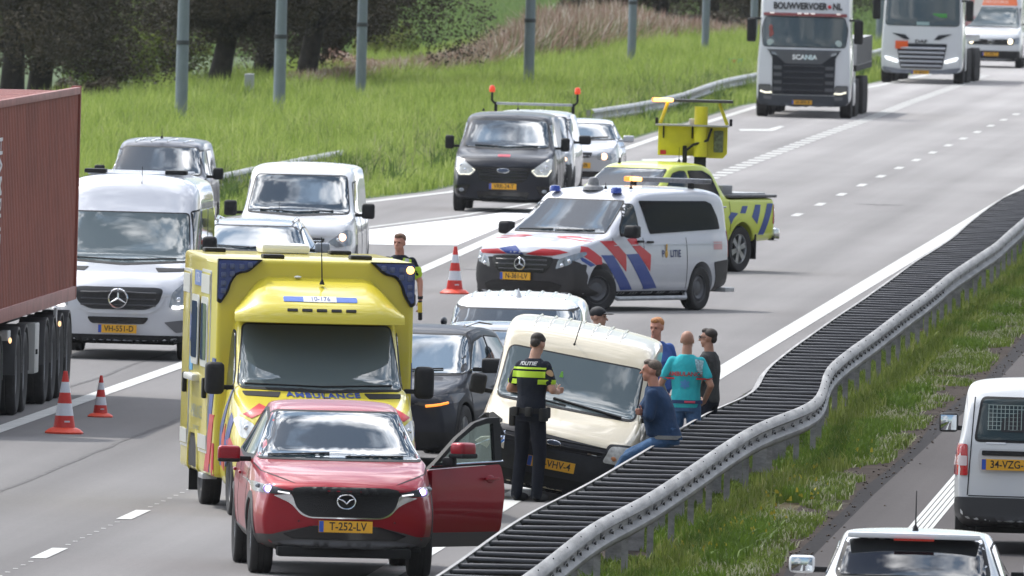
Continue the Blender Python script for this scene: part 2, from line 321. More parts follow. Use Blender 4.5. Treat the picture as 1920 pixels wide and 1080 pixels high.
# ================= vehicle toolkit =================
# every vehicle is built facing -Y: front bumper at y=0, ground z=0, x>0 is on the right of somebody facing its front
def ip(c, y):
    if y <= c[0][0]: return c[0][1]
    for (a, p), (b, q) in zip(c, c[1:]):
        if y <= b: return p+(q-p)*(y-a)/(b-a) if b > a else q
    return c[-1][1]
def shell(L, zt, zb, zs, wm, ws, wt, nose=((0, 0), (3, 0)), tail=((0, 0), (3, 0)), bow=.18, bowr=.08, zm=.62, crown=.02, rt=.06, ys=(), sub=2, arches=(), ar=.34, aw=.26, fadeL=.9, tuck=.06, gh=None):
    "car body: profile curves over the length -> smooth closed shell; returns (mesh, bvh, vertex normals)"
    K = sorted(set([0, L]+[p[0] for c in (zt,) for p in c]+list(ys)))
    K = [k for i, k in enumerate(K) if i == 0 or k-K[i-1] > .015]
    W = max(q for _, q in wm)
    def off(y, z, x):
        f = max(0, 1-y/fadeL); r = max(0, 1-(L-y)/fadeL)
        return f*(ip(nose, z)+bow*(abs(x)/W)**2.4) - r*(ip(tail, z)+bowr*(abs(x)/W)**2.4)
    rings = []
    for y in K:
        t, b, s_, m, w1, w2 = ip(zt, y), ip(zb, y), ip(zs, y), ip(wm, y), ip(ws, y), ip(wt, y)
        s_ = min(s_, t-.03); zm_ = b+(s_-b)*zm
        up = t-s_ > .2
        rows = [(0, b), (m*.8-tuck, b), (m-tuck, b+.03), (m-.015, b+.14), (m, zm_), (w1, s_), ((w1-.03, s_+.035) if up else (w1*.93+w2*.05, s_+(t-s_)*.6))]
        if up: rows += [(w2+rt*.45, t-rt*1.1), (w2, t-rt*.35), (w2-rt*1.3, t), (w2*.5, t+crown*.7), (0, t+crown)]
        else: rows += [(w1*.86+w2*.08, t-.012), (w1*.7+w2*.1, t), (w2*.55+.1, t+crown*.4), (w2*.4, t+crown*.8), (0, t+crown)]
        rings.append([V((x, y+off(y, z, x), z)) for x, z in rows])
    nr = len(rings[0]); vs = []; idx = {}
    for i, rg in enumerate(rings):
        for j, p in enumerate(rg):
            idx[i, j, 1] = len(vs); vs.append(p)
            if p.x > 1e-6: idx[i, j, -1] = len(vs); vs.append(V((-p.x, p.y, p.z)))
            else: idx[i, j, -1] = idx[i, j, 1]
    fs = []
    for i in range(len(rings)-1):
        for j in range(nr-1):
            a, b, c, d = idx[i, j, 1], idx[i+1, j, 1], idx[i+1, j+1, 1], idx[i, j+1, 1]; fs.append((a, b, c, d))
            a, b, c, d = idx[i, j, -1], idx[i, j+1, -1], idx[i+1, j+1, -1], idx[i+1, j, -1]; fs.append((a, b, c, d))
    for i, fl in ((0, 1), (len(rings)-1, 0)):
        mid = {0: idx[i, 0, 1], nr-1: idx[i, nr-1, 1]}
        for j in range(1, nr-1):
            p = vs[idx[i, j, 1]]; mid[j] = len(vs); vs.append(V((0, rings[i][j].y-off(rings[i][j].y, p.z, p.x)+0, p.z)))
            vs[-1].y = K[i]+off(K[i], p.z, 0)
        for j in range(nr-1):
            for sg in (1, -1):
                q = [idx[i, j, sg], idx[i, j+1, sg], mid[j+1], mid[j]]
                q2 = []; [q2.append(k) for k in q if k not in q2]
                if len(q2) > 2: fs.append(tuple(q2))
    me = bpy.data.meshes.new('body'); me.from_pydata([tuple(v) for v in vs], [], fs)
    bm = bmesh.new(); bm.from_mesh(me); bmesh.ops.recalc_face_normals(bm, faces=bm.faces); bm.to_mesh(me); bm.free()
    o = bpy.data.objects.new('tmp', me); C.objects.link(o)
    md = o.modifiers.new('s', 'SUBSURF'); md.levels = sub; md.render_levels = sub
    me2 = bake(o)
    bv = bvh_of(me2)
    if arches:
        o.data = me2; o.modifiers.clear(); cut = MB()
        for y in arches:
            for sg in (1, -1): 
                x0, x1 = sorted((sg*(W+.1), sg*(W-aw))); zc = ar-.03
                pts = [(y+ar*cos(t), zc+ar*sin(t)) for t in [pi*k/20 for k in range(21)]]+[(y-ar, -.1), (y+ar, -.1)]
                cut.prism(pts, 'X', x0, x1)
        co = cut.build('cut', DRK, smooth=None); me2.materials.append(DRK)
        md = o.modifiers.new('b', 'BOOLEAN'); md.object = co; md.operation = 'DIFFERENCE'; md.solver = 'EXACT'
        try: md.material_mode = 'TRANSFER'
        except Exception: pass
        me2 = bake(o); bpy.data.objects.remove(co)
    bpy.data.objects.remove(o)
    return me2, bv
def bake(o):
    dg = bpy.context.evaluated_depsgraph_get(); dg.update(); return bpy.data.meshes.new_from_object(o.evaluated_get(dg))
def bvh_of(me):
    vn = [v.normal.copy() for v in me.vertices]; co = [v.co.copy() for v in me.vertices]; ps = [tuple(p.vertices) for p in me.polygons]
    return (BVHTree.FromPolygons(co, ps), co, ps, vn)
def put(me, name, m, parent, arch=None):
    "body mesh -> object; slot 0 paint"
    o = bpy.data.objects.new(name, me)
    mats = [x for x in me.materials]
    if mats and mats[0] is not None and mats[0].name.startswith('underbody'): 
        # paint faces carry index 0 too: set by distance test
        pass
    link(o, parent); sm(me, 50); return o
def setpaint(me, m):
    ms = list(me.materials)
    # materials after boolean: [DRK, (DRK transfer)]; rebuild so that original faces get paint
    ids = [p.material_index for p in me.polygons]
    me.materials.clear(); me.materials.append(m); me.materials.append(DRK)
    me.polygons.foreach_set('material_index', [1 if i > 0 else 0 for i in ids])
DIRS = {'front': V((0, 1, 0)), 'rear': V((0, -1, 0)), 'left': V((1, 0, 0)), 'right': V((-1, 0, 0)), 'top': V((0, 0, -1))}
def p3(pl, u, v):
    return {'front': V((u, -9, v)), 'rear': V((u, 20, v)), 'left': V((-9, u, v)), 'right': V((9, u, v)), 'top': V((u, v, 9))}[pl]
def snap(bv, pl, u, v):
    "project a point of an elevation drawing onto the body: (point, smooth normal)"
    T, co, ps, vn = bv; d = DIRS[pl]; o = p3(pl, u, v)
    h, n, i, _ = T.ray_cast(o, d)
    if h is None:
        # aim a little inward
        for k in (.985, .97, .95, .9):
            o2 = V((o.x*k, o.y, o.z)) if pl in ('front', 'rear', 'top') else V((o.x, o.y, o.z*k))
            h, n, i, _ = T.ray_cast(o2, d)
            if h is not None: break
        if h is None: h, n, i, _ = T.find_nearest(o+d*9)
    q = ps[i]; w_ = [1/max((co[k]-h).length, 1e-5)**1.5 for k in q]; nn = V((0, 0, 0))
    for k, x in zip(q, w_): nn += vn[k]*x
    nn.normalize()
    if nn.dot(n) < .3: nn = n.normalized()
    return h, nn
def decal(bv, name, pts, pl, m, parent, off=.006, th=.014, res=.045, flat=False):
    "a panel cut to an outline drawn in an elevation and fitted onto the body, with real thickness"
    k = len(pts); ring = []
    for i in range(k):
        a = V(pts[i][:2]); b = V(pts[(i+1) % k][:2]); n = max(1, int((b-a).length/res))
        for j in range(n): ring.append(a.lerp(b, j/n))
    us = [p.x for p in ring]; vs_ = [p.y for p in ring]; nb = len(ring); pv = list(ring)
    u = min(us)+res*.5
    while u < max(us):
        v = min(vs_)+res*.5
        while v < max(vs_):
            q = V((u+.13*res*sin(v*91), v+.13*res*sin(u*77)))
            if inpoly(q, ring) and min((q-r_).length for r_ in ring) > res*.45: pv.append(q)
            v += res
        u += res
    r = delaunay_2d_cdt(pv, [(i, (i+1) % nb) for i in range(nb)], [], 1, 1e-6)
    P, F_ = r[0], r[2]; nor = []; pos = []
    for p in P:
        h, n = snap(bv, pl, p.x, p.y); pos.append(h+n*off); nor.append(n)
    fs = []
    for f in F_:
        a, b, c = [pos[i] for i in f[:3]]; g = (b-a).cross(c-a)
        fs.append(tuple(f) if g.dot(nor[f[0]]) > 0 else tuple(f)[::-1])
    # rim
    ec = {}
    for f in fs:
        for i in range(len(f)):
            e = (f[i], f[(i+1) % len(f)]); ec[e] = 1
    rim = [e for e in ec if (e[1], e[0]) not in ec]; low = {}
    n0 = len(pos)
    for e in rim:
        for i in e:
            if i not in low: low[i] = len(pos); pos.append(pos[i]-nor[i]*(th)); nor.append(nor[i])
    nf = len(fs)
    for a, b in rim: fs.append((b, a, low[a], low[b]))
    me = bpy.data.meshes.new(name); me.from_pydata([tuple(p) for p in pos], [], fs); me.materials.append(m)
    sm(me)
    me.validate()
    try:
        if len(me.polygons) == len(fs): me.normals_split_custom_set_from_vertices([tuple(n) for n in nor])
    except Exception as e: print('nrm', e)
    return link(bpy.data.objects.new(name, me), parent)
def inpoly(q, P):
    c = False; j = len(P)-1
    for i in range(len(P)):
        a, b = P[i], P[j]
        if (a.y > q.y) != (b.y > q.y) and q.x < (b.x-a.x)*(q.y-a.y)/(b.y-a.y)+a.x: c = not c
        j = i
    return c
def both(bv, name, pts, pl, m, parent, **k):
    "the same panel left and right of the centre line ('side' = on both flanks)"
    if pl == 'side': return decal(bv, name, pts, 'left', m, parent, **k), decal(bv, name, pts, 'right', m, parent, **k)
    return decal(bv, name, pts, pl, m, parent, **k), decal(bv, name, mirx(pts), pl, m, parent, **k)
def textmesh(s, size, bold=0, sx=1.0, sp=1.0, shear=0):
    cu = bpy.data.curves.new('t', 'FONT'); cu.body = s; cu.size = size; cu.align_x = 'CENTER'; cu.align_y = 'CENTER'; cu.offset = bold; cu.space_character = sp; cu.resolution_u = 3; cu.shear = shear
    o = bpy.data.objects.new('t', cu); C.objects.link(o); dg = bpy.context.evaluated_depsgraph_get(); dg.update()
    me = bpy.data.meshes.new_from_object(o.evaluated_get(dg)); bpy.data.objects.remove(o)
    return [(v.co.x*sx, v.co.y) for v in me.vertices], [tuple(p.vertices) for p in me.polygons]
def lettering(bv, name, s, size, c, pl, m, parent, off=.009, rot=0, **k):
    P, F_ = textmesh(s, size, **k); vs = []; 
    fl = -1 if pl in ('left', 'rear') else 1
    if pl == 'top': fl = 1
    for x, y in P:
        x, y = x*cos(rot)-y*sin(rot), x*sin(rot)+y*cos(rot)
        h, n = snap(bv, pl, c[0]+x*fl, c[1]+y); vs.append(h+n*off)
    mb = MB(); mb.add(vs, F_); return mb.build(name, m, parent, smooth=None, fix=False)
def flattext(mb, s, size, c, n, up, rot=0, **k):
    "lettering in a plane: centre c, facing n"
    P, F_ = textmesh(s, size, **k); up = V(up); n = V(n); r = up.cross(n).normalized()
    if rot: r, up = r*cos(rot)+up*sin(rot), up*cos(rot)-r*sin(rot)
    mb.add([V(c)+r*x+up*y for x, y in P], F_)
INK = mat('black_lettering', (.01, .01, .01), .6)
def plate(text, c, parent, n=(0, -1, 0), w=.52, h=.112, bv=None):
    "yellow registration plate with blue country strip"
    n = V(n).normalized(); up = V((0, 0, 1)); r = up.cross(n).normalized(); c = V(c)
    if bv:
        pl = 'front' if n.y < 0 else 'rear'; c.y = (min if n.y < 0 else max)(snap(bv, pl, c.x+a*w/2, c.z+b*h/2)[0].y for a in (-1, 0, 1) for b in (-1, 0, 1))+(.034*n.y)
    def bx(x0, x1, z, t0, t1, m, name, par):
        mb = MB(); vs = []
        for t in (t0, t1):
            for a, b in ((x0, -z), (x1, -z), (x1, z), (x0, z)): vs.append(c+r*a+up*b+n*t)
        mb.add(vs, [(0, 1, 2, 3), (7, 6, 5, 4), (0, 4, 5, 1), (1, 5, 6, 2), (2, 6, 7, 3), (3, 7, 4, 0)]); return mb.build(name, m, par, smooth=None)
    o = bx(-w/2, w/2, h/2, -.012, .006, PLY, 'registration_plate', parent)
    bx(-w/2+.002, -w/2+.045, h/2-.003, .005, .008, PLB, 'country_strip', o)
    mb = MB(); flattext(mb, text, h*.98, c+r*.022+n*.0085, n, up, sx=w/.52*.86*(8/max(7, len(text))), bold=h*.012); mb.build('lettering', INK, o, smooth=None, fix=False)
    return o
def wheel(parent, x, y, r=.33, w=.22, side=1, kind='alloy', name='wheel', steer=0, spokes=5, rr=None):
    "tyre with rim as a sub-part; side=+1: outer face towards +x"
    rr = rr or r*.66
    e = bpy.data.objects.new(name, None)
    mb = MB(); k = r*.035
    prof = [(rr*.97, -w*.38), (r*.86, -w*.5), (r*.96, -w*.47), (r, -w*.36), (r, -w*.15), (r-.008, -w*.14), (r-.008, -w*.10), (r, -w*.09), (r, w*.09), (r-.008, w*.10), (r-.008, w*.14), (r, w*.15), (r, w*.36), (r*.96, w*.47), (r*.86, w*.5), (rr*.97, w*.38)]
    mb.lathe([(a, h) for a, h in prof], ax='X', n=36)
    t = mb.build(name, TYR, parent, 50); t.location = (x, y, r); t.rotation_euler = (0, 0, steer)
    m = {'alloy': ALU, 'steel': mat('grey_steel_rim', (.11, .11, .115), .5, metal=.4), 'dark': mat('dark_rim', (.05, .05, .055), .3, metal=.6), 'truck': mat('truck_rim', (.28, .28, .29), .5, metal=.3)}[kind]
    f = MB(); s_ = side; h0 = w*.38*s_
    f.lathe([(rr, h0), (rr*.95, h0), (rr*.9, h0*.6), (rr*.88, -h0)], ax='X', n=32)
    if kind in ('steel', 'truck', 'dark'):
        f.lathe([(rr*.9, h0*.5), (rr*.72, h0*.9), (rr*.5, h0*.55), (rr*.3, h0*.75), (0.001, h0*.8)], ax='X', n=32)
    else:
        for i in range(spokes):
            a0 = 2*pi*i/spokes+.3
            for da in (-.13, .13):
                p = [(0, -.032), (rr*.93, -.02), (rr*.93, .02), (0, .032)]; q = []
                for u, v in p: a = a0+da*(u/rr); q.append((u*cos(a)-v*sin(a), u*sin(a)+v*cos(a)))
                f.prism(q, 'X', *sorted((h0*.45, h0*.88)))
        f.lathe([(rr*.22, h0*.4), (rr*.22, h0*.95), (.001, h0)], ax='X', n=16)
    f.build('rim', m, t, 35)
    d = MB(); d.lathe([(rr*.9, -h0*.2), (.001, -h0*.2)], ax='X', n=24); d.build('brake_disc', DRK, t, smooth=None)
    return t
def wheels(parent, yf, yr, W, r=.33, w=.22, kind='alloy', steer=0, spokes=5, inset=.02):
    for sg in (1, -1):
        wheel(parent, sg*(W-w/2-inset), yf, r, w, sg, kind, steer=steer, spokes=spokes); wheel(parent, sg*(W-w/2-inset), yr, r, w, sg, kind, spokes=spokes)
def mirror(parent, sg, x, y, z, d=(.2, .1, .15), m=RUB, arm=RUB, top=None, rear=False, yaw=0):
    "door mirror: rounded housing on a foot; x is the inner edge"
    cx = x+sg*(d[0]/2+.05)
    mb = MB(); mb.box((cx, y, z), d, rz=yaw, b=min(d)*.32, seg=3); o = mb.build('door_mirror', top or m, parent, 60)
    f = MB(); f.box((x+sg*.02, y+.01, z-d[2]*.28), (.16, .05, .05), b=.015); f.build('mirror_foot', arm, o)
    g = MB(); g.box((cx, y+d[1]/2+.002, z), (d[0]*.82, .006, d[2]*.78), b=.002); g.build('mirror_glass', mat('mirror_glass', (.7, .75, .8), .03, metal=1), o)
    if top: c = MB(); c.box((cx, y-.002, z-d[2]*.36), (d[0]*.98, d[1]*1.02, d[2]*.26), b=.02); c.build('mirror_lower', arm, o)
    return o
def wiper(bv, parent, pts, w=.018):
    mb = MB(); P = []
    for i in range(9):
        t = i/8*(len(pts)-1); k = min(int(t), len(pts)-2); u = pts[k][0]+(pts[k+1][0]-pts[k][0])*(t-k); v = pts[k][1]+(pts[k+1][1]-pts[k][1])*(t-k)
        h, n = snap(bv, 'front', u, v); P.append(h+n*.022)
    mb.tube(P, w/2, 6); return mb.build('wiper', RUB, parent)
def antenna(parent, p, h, lean=(0, .1), r=.006):
    mb = MB(); mb.lathe([(.028, 0), (.024, .02), (.01, .05)], c=p, n=10); mb.cyl(V(p)+V((0, 0, .03)), V(p)+V((lean[0]*h, lean[1]*h, h)), r, r*.5, 6); return mb.build('antenna', RUB, parent)
def place(root, key):
    gx, gy, s_ = FRM[key]; root.location = at(gx, gy); root.rotation_euler = (0, 0, -math.atan(s_)); return root
def ring_pts(cx, cz, rx, rz, n=20): return [(cx+rx*cos(2*pi*i/n), cz+rz*sin(2*pi*i/n)) for i in range(n)]

def pane(bv, t, pts, pl, name='side_window', m=None, grow=.022, r=.04, seal=True):
    "a window with its black seal around it"
    if seal:
        c = sum((V(p[:2]) for p in pts), V((0, 0)))/len(pts); q = []
        for i, p in enumerate(pts):
            a = V(pts[i-1][:2]); b = V(p[:2]); d = V(pts[(i+1) % len(pts)][:2])
            e1 = (b-a).normalized(); e2 = (d-b).normalized(); n = V((e1.y+e2.y, -e1.x-e2.x)).normalized()
            if n.dot(b-c) < 0: n = -n
            q.append((b.x+n.x*grow*1.25, b.y+n.y*grow*1.25))
        decal(bv, name+'_seal', rnd(q, r*1.3), pl, RUB, t, off=.005)
    return decal(bv, name, rnd(pts, r), pl, m or GLS, t, off=.011)
def seams(bv, t, ys, z0, z1, pls=('left', 'right'), w=.012):
    for pl in pls:
        for y in ys: decal(bv, 'door_seam', [(y, z0), (y+w, z0), (y+w, z1), (y, z1)], pl, RUB, t, off=.004, th=.006, res=.08)
def handles(bv, t, pts, m, pls=('left', 'right')):
    for pl in pls:
        for y, z in pts: h, n = snap(bv, pl, y, z); mb = MB(); mb.box(h+n*.025, (.035, .2, .035), b=.014); mb.build('door_handle', m, t)
def star(t, x, y, z, r, m=None):
    "ring emblem with three spokes"
    mb = MB(); mb.tube([(x+r*cos(a), y, z+r*sin(a)) for a in [2*pi*i/28 for i in range(29)]], r*.11, 6)
    for a in (pi/2, pi/2+2*pi/3, pi/2-2*pi/3): mb.cyl((x, y, z), (x+r*cos(a), y, z+r*sin(a)), r*.13, r*.05, 6)
    mb.build('emblem', m or CHR, t)
def oval(t, x, y, z, rx, rz, m):
    mb = MB(); mb.ell((x, y, z), (rx, .012, rz), 20, 8); o = mb.build('emblem', CHR, t); mb = MB(); mb.ell((x, y-.006, z), (rx*.88, .011, rz*.8), 20, 8); mb.build('emblem_field', m, o)
def bars(bv, t, name, z0, z1, n, hw, m, off=.02, th=.012, y=None):
    "horizontal grille bars following the nose"
    mb = MB()
    for k in range(n):
        z = z0+(z1-z0)*k/max(1, n-1); w_ = hw(z) if callable(hw) else hw; P = []
        for i in range(9): h, nn = snap(bv, 'front', -w_+2*w_*i/8, z); P.append(h+nn*off)
        mb2 = MB(); mb2.tube(P, th, 6); mb2.build(name, m, t)
def lamp(bv, t, pts, core=None, m=None, lit=None, r=.03, off=.012, pl='front', name='headlight', cr=.04, mirror_=True):
    "headlight: lens following the body, bulb inside, on both sides of the nose"
    for sg in ((1, -1) if mirror_ else (1,)):
        q = rnd(pts, r); q = q if sg > 0 else mirx(q)
        o = decal(bv, name, q, pl, m or LEN, t, off=off, res=.04)
        for cx, cz, k in (core or []):
            h, n = snap(bv, pl, sg*cx, cz); mb = MB(); mb.ell(h+n*(off+.004), (cr*(1 if k else .8), .014, cr*(1 if k else .8)), 14, 8); mb.build('bulb', (lit or LED) if k else CHR, o)
VK = dict(nose=((.2, .06), (.45, 0), (.7, 0), (.95, .05)), bow=.24)
def van(key, name, label, L, W, H, cy, cz, hy, hoodz, nosez, m, wr=.80, ax=(.95, 4.1), r=.335, lab=None, kind='steel', group=None, hz=None, rt=.10, topw=None, **k):
    t = empty(name, label=label, cat=k.pop('cat', 'van'), group=group); place(t, key); wt = W/2*wr; hdr = hz or H-.17
    me, bv = shell(L, zt=[(0, nosez), (.06, nosez+.12), (.22, hoodz), (cy, cz), (cy+.1, cz+.07), (hy, hdr), (hy+.16, hdr+(H-hdr)*.7), (hy+.6, H-.015), (hy+1.4, H), (L-.5, H-.01), (L-.12, H-.06), (L, H-.22)],
        zb=[(0, .26), (.5, .22), (L-.6, .24), (L, .34)], zs=[(0, nosez-.04), (.25, hoodz-.08), (cy, cz-.06), (hy, 1.12), (L, 1.12)],
        wm=[(0, W/2-.12), (.3, W/2-.03), (.8, W/2), (L-.4, W/2), (L, W/2-.06)], ws=[(0, W/2-.18), (.3, W/2-.08), (cy, W/2-.05), (L-.3, W/2-.03), (L, W/2-.08)],
        wt=[(0, W/2*.7), (cy, W/2*.78), (hy, wt-.03), (hy+.6, wt), (L-.4, wt), (L, wt-.05)], rt=rt, crown=.03, arches=k.pop('arch', ax), ar=r+.055, aw=.34, ys=(.12, .5, cy-.2, hy+2.2, L-1.2, L-.05)+tuple(k.pop('ys', ())), **{**VK, **k})
    setpaint(me, m); put(me, 'body', m, t)
    if kind: wheels(t, ax[0], ax[1], W/2, r, .215, kind)
    mb = MB(); mb.box((0, L/2, .25), (W-.5, L-.8, .08)); mb.build('underbody', DRK, t)
    return t, bv

FRM = {'red': (646, 1084, -0.07), 'amb': (615, 976, -0.105), 'spr': (218, 675, 0.05), 'police': (971, 582, 0.5429556996384369), 'pick': (1071, 509, 0.5773502691896257), 'beige': (1016, 940, 0.045), 'black': (941, 399, 0.05), 'beacon': (984, 381, 0.055), 'silver': (1082, 354, 0.05), 'scania': (1504, 221, 0.05), 'daf': (1726, 157, 0.065), 'crafter': (1856, 127, 0.05), 'dvan': (284, 462, 0.05), 'wvan': (548, 547, 0.05), 'dcar': (455, 604, 0.05), 'dark': (692, 877, 0.22), 'grey': (930, 857, 0.03), 'white': (952, 835, 0.04), 'cont': (-85, 800, 0.045)}
# ---------------- steel barrier in the median: two rails tied by cross bars
def smooth_path(P, step=1.5, it=3):
    out = [P[0]]; 
    for a, b in zip(P, P[1:]):
        n = max(1, int((b-a).length/step)); out += [a.lerp(b, (k+1)/n) for k in range(n)]
    for _ in range(it): out = [out[0]]+[(out[i-1]+out[i]*2+out[i+1])/4 for i in range(1, len(out)-1)]+[out[-1]]
    return out
def atd(pts, z):
    P = [at(x, y, z) for x, y in pts]; Q = [P[0]]
    for p in P[1:]:
        if p.y > Q[-1].y+.5: Q.append(p)
    return Q
LR = atd([(825, 1078.6), (866.7, 1051), (916.7, 1013), (977.8, 971.7), (1022, 946.7), (1066.7, 927), (1127.8, 894), (1175, 866), (1225, 837), (1247, 821.7), (1300, 789.7), (1344, 765), (1386, 750), (1416, 734.6), (1425, 724), (1431, 704), (1444, 687), (1488, 652), (1540, 615), (1571, 593), (1614, 565), (1666, 528), (1718.5, 489), (1758, 465), (1788, 445), (1814, 421), (1849, 393), (1884, 369), (1920, 354)], .75)
RR = atd([(980.6, 1079.5), (1016.7, 1053.6), (1066.7, 1013), (1102.8, 984), (1147, 960.6), (1189, 941), (1225, 920), (1255.6, 899.5), (1300, 870), (1350, 835), (1407.5, 799), (1457.5, 778), (1505, 763), (1529, 747.6), (1539, 726), (1543, 704), (1551, 687), (1588, 656), (1631.5, 626), (1657.6, 606), (1697, 576), (1731.6, 552), (1779, 513), (1831.6, 478), (1866, 456), (1884, 439), (1920, 408)], .75)
def extend(P, near, far): return [P[0]-RD*near]+P+[P[-1]+RD*far]
LP, RP = smooth_path(extend(LR, 25, 200)), smooth_path(extend(RR, 25, 200))
def xat(P, y):
    for a, b in zip(P, P[1:]):
        if a.y <= y <= b.y: return a.x+(b.x-a.x)*(y-a.y)/(b.y-a.y)
    return P[-1].x
WB = [(0, 0), (.035, -.005), (.08, -.05), (.085, -.085), (.025, -.125), (.02, -.185), (.085, -.225), (.08, -.26), (.035, -.305), (0, -.31)]
def beam(P, sg, top=.75):
    mb = MB(); vs = []; n = len(WB)*2; fs = []
    for i, p in enumerate(P):
        d = (P[min(i+1, len(P)-1)]-P[max(i-1, 0)]).normalized(); nn = V((d.y, -d.x, 0))*sg
        for o, z in WB: vs.append(V((p.x, p.y, top+z))+nn*o)
        for o, z in WB[::-1]: vs.append(V((p.x, p.y, top+z))+nn*(o-.006))
    for i in range(len(P)-1):
        for j in range(n): fs.append((i*n+j, i*n+(j+1) % n, (i+1)*n+(j+1) % n, (i+1)*n+j))
    mb.add(vs, fs); return mb
GST = mat('weathered_zinc', (.25, .245, .24), .65, metal=.15, var=.42, vscale=1.6, vstretch=(3, .25, 6), bump=.2, bscale=8)
BAR = mat('dark_zinc', (.045, .045, .05), .5, metal=.3, var=.3, vscale=2)
bt = empty('guard_rail', (LP[20].x+.6, LP[20].y, 0), label='double steel median barrier with dark cross bars, buckled sideways beyond the standing men', cat='guard rail')
def under(o, root): o.parent = root; o.matrix_parent_inverse = Matrix.Translation(-root.location); return o
under(beam(LP, -1).build('rail', GST, None, 50), bt); under(beam(RP, 1).build('rail', GST, None, 50), bt)
for j in range(62):
    yy = 176+4.0*j; seg = [V((xat(RP, yy+d), yy+d, 0)) for d in (0, .16, .32)]; sp_ = [p+RN*.003 for p in seg]
    under(beam(sp_, 1, .7515).build('splice', GST, None, 50), bt)
y0, y1 = 174, 470; k = 0; y = y0; rest = MB(); restp = MB()
while y < y1:
    xl, xr = xat(LP, y), xat(RP, y+.1)
    mb = MB() if k < 100 else rest
    jz = .006*sin(k*1.7)
    a, b = V((xl-.01, y, .70+jz)), V((xr+.02, y+.1, .695-jz))
    mb.tube([a, a.lerp(b, .04)+V((0, 0, .012)), a.lerp(b, .96)+V((0, 0, .012)), b], .027, 8)
    if k < 100: under(mb.build('cross_bar', BAR, None, 50), bt)
    if k % 3 == 0:
        for f in (.03, .5, .97):
            p = a.lerp(b, f); m2 = MB() if k < 95 else restp; m2.box((p.x, y+.12, .33), (.065, .06, .70) if f != .5 else (.16, .05, .66)); 
            if k < 95: under(m2.build('post', GST, None, smooth=None), bt)
    # bolt heads and hooked bracket in the groove of the right rail
    if k < 90:
        m3 = MB(); m3.tube([(xr+.03, y+.0, .585), (xr+.05, y+.25, .60), (xr+.055, y+.45, .575), (xr+.06, y+.5, .545)], [.006, .012, .014, .008], 6); under(m3.build('bracket', BAR, None), bt)
        if k % 3: k += 0
        m3 = MB(); m3.box((xr+.055, y+.2, .738), (.014, .05, .008), ry=.8)
        if k % 2 == 0: under(m3.build('bolt', BAR, None, smooth=None), bt)
    k += 1; y += 1.5
o = under(rest.build('cross_bars_far', BAR, None, 50), bt); o['kind'] = 'stuff'; o = under(restp.build('posts_far', GST, None, smooth=None), bt); o['kind'] = 'stuff'
# roadside rail on the far left bank
q = [(250, 345), (330, 338), (420, 328), (470, 315), (520, 301), (600, 283)]
def bank_rail(pts, label, top):
    P = smooth_path(atd(pts, top), 3, 2); t = empty('guard_rail', (P[0].x, P[0].y, 0), label=label, cat='guard rail')
    mat_ = mat('pale_zinc', (.38, .39, .39), .6, metal=.1, var=.3, vscale=2); under(beam(P, 1, top).build('rail', mat_, None, 50), t)
    for i in range(0, len(P), 2): mb = MB(); mb.box((P[i].x-.06, P[i].y, top/2-.02), (.1, .08, top)); under(mb.build('post', GST, None, smooth=None), t)
bank_rail([(230, 348), (330, 338), (420, 325), (480, 311), (560, 296), (640, 281)], 'pale roadside rail sinking into the grass behind the white panel van', .56)
bank_rail([(1108, 205), (1200, 192), (1280, 174), (1330, 156), (1365, 146), (1425, 135), (1500, 120), (1640, 94), (1660, 88), (1700, 80)], 'pale roadside rail rising through the grass towards the black grilled truck', .58)
# ---------------- vegetation
rng = np.random.default_rng(5)
def leafmat(name, cols, trans=.25, rough=.6, vs=.6, spec=.2, rw=.45):
    m = bpy.data.materials.new(name); m.use_nodes = True; t = m.node_tree; b = t.nodes['Principled BSDF']; L = t.links; b.inputs['Roughness'].default_value = rough; b.inputs['Specular IOR Level'].default_value = spec
    g = t.nodes.new('ShaderNodeNewGeometry'); n = t.nodes.new('ShaderNodeTexNoise'); n.inputs['Scale'].default_value = vs; n.inputs['Detail'].default_value = 3; L.new(g.outputs['Position'], n.inputs[0])
    ad = t.nodes.new('ShaderNodeMath'); ad.operation = 'MULTIPLY_ADD'; ad.inputs[1].default_value = rw; L.new(g.outputs['Random Per Island'], ad.inputs[0]); 
    s = t.nodes.new('ShaderNodeMath'); s.operation = 'MULTIPLY_ADD'; s.inputs[1].default_value = 1.5; s.inputs[2].default_value = -.275-rw*.5; L.new(n.outputs[0], s.inputs[0]); L.new(s.outputs[0], ad.inputs[2])
    r = t.nodes.new('ShaderNodeValToRGB'); e = r.color_ramp.elements; e[0].position = 0; e[0].color = (*cols[0], 1); e[1].position = 1; e[1].color = (*cols[-1], 1)
    for i, c in enumerate(cols[1:-1]): x = e.new((i+1)/(len(cols)-1)); x.color = (*c, 1)
    L.new(ad.outputs[0], r.inputs[0]); L.new(r.outputs[0], b.inputs['Base Color'])
    if trans:
        tr = t.nodes.new('ShaderNodeBsdfTranslucent'); L.new(r.outputs[0], tr.inputs[0]); mx_ = t.nodes.new('ShaderNodeMixShader'); mx_.inputs[0].default_value = trans
        L.new(b.outputs[0], mx_.inputs[1]); L.new(tr.outputs[0], mx_.inputs[2]); L.new(mx_.outputs[0], t.nodes['Material Output'].inputs[0])
    return m
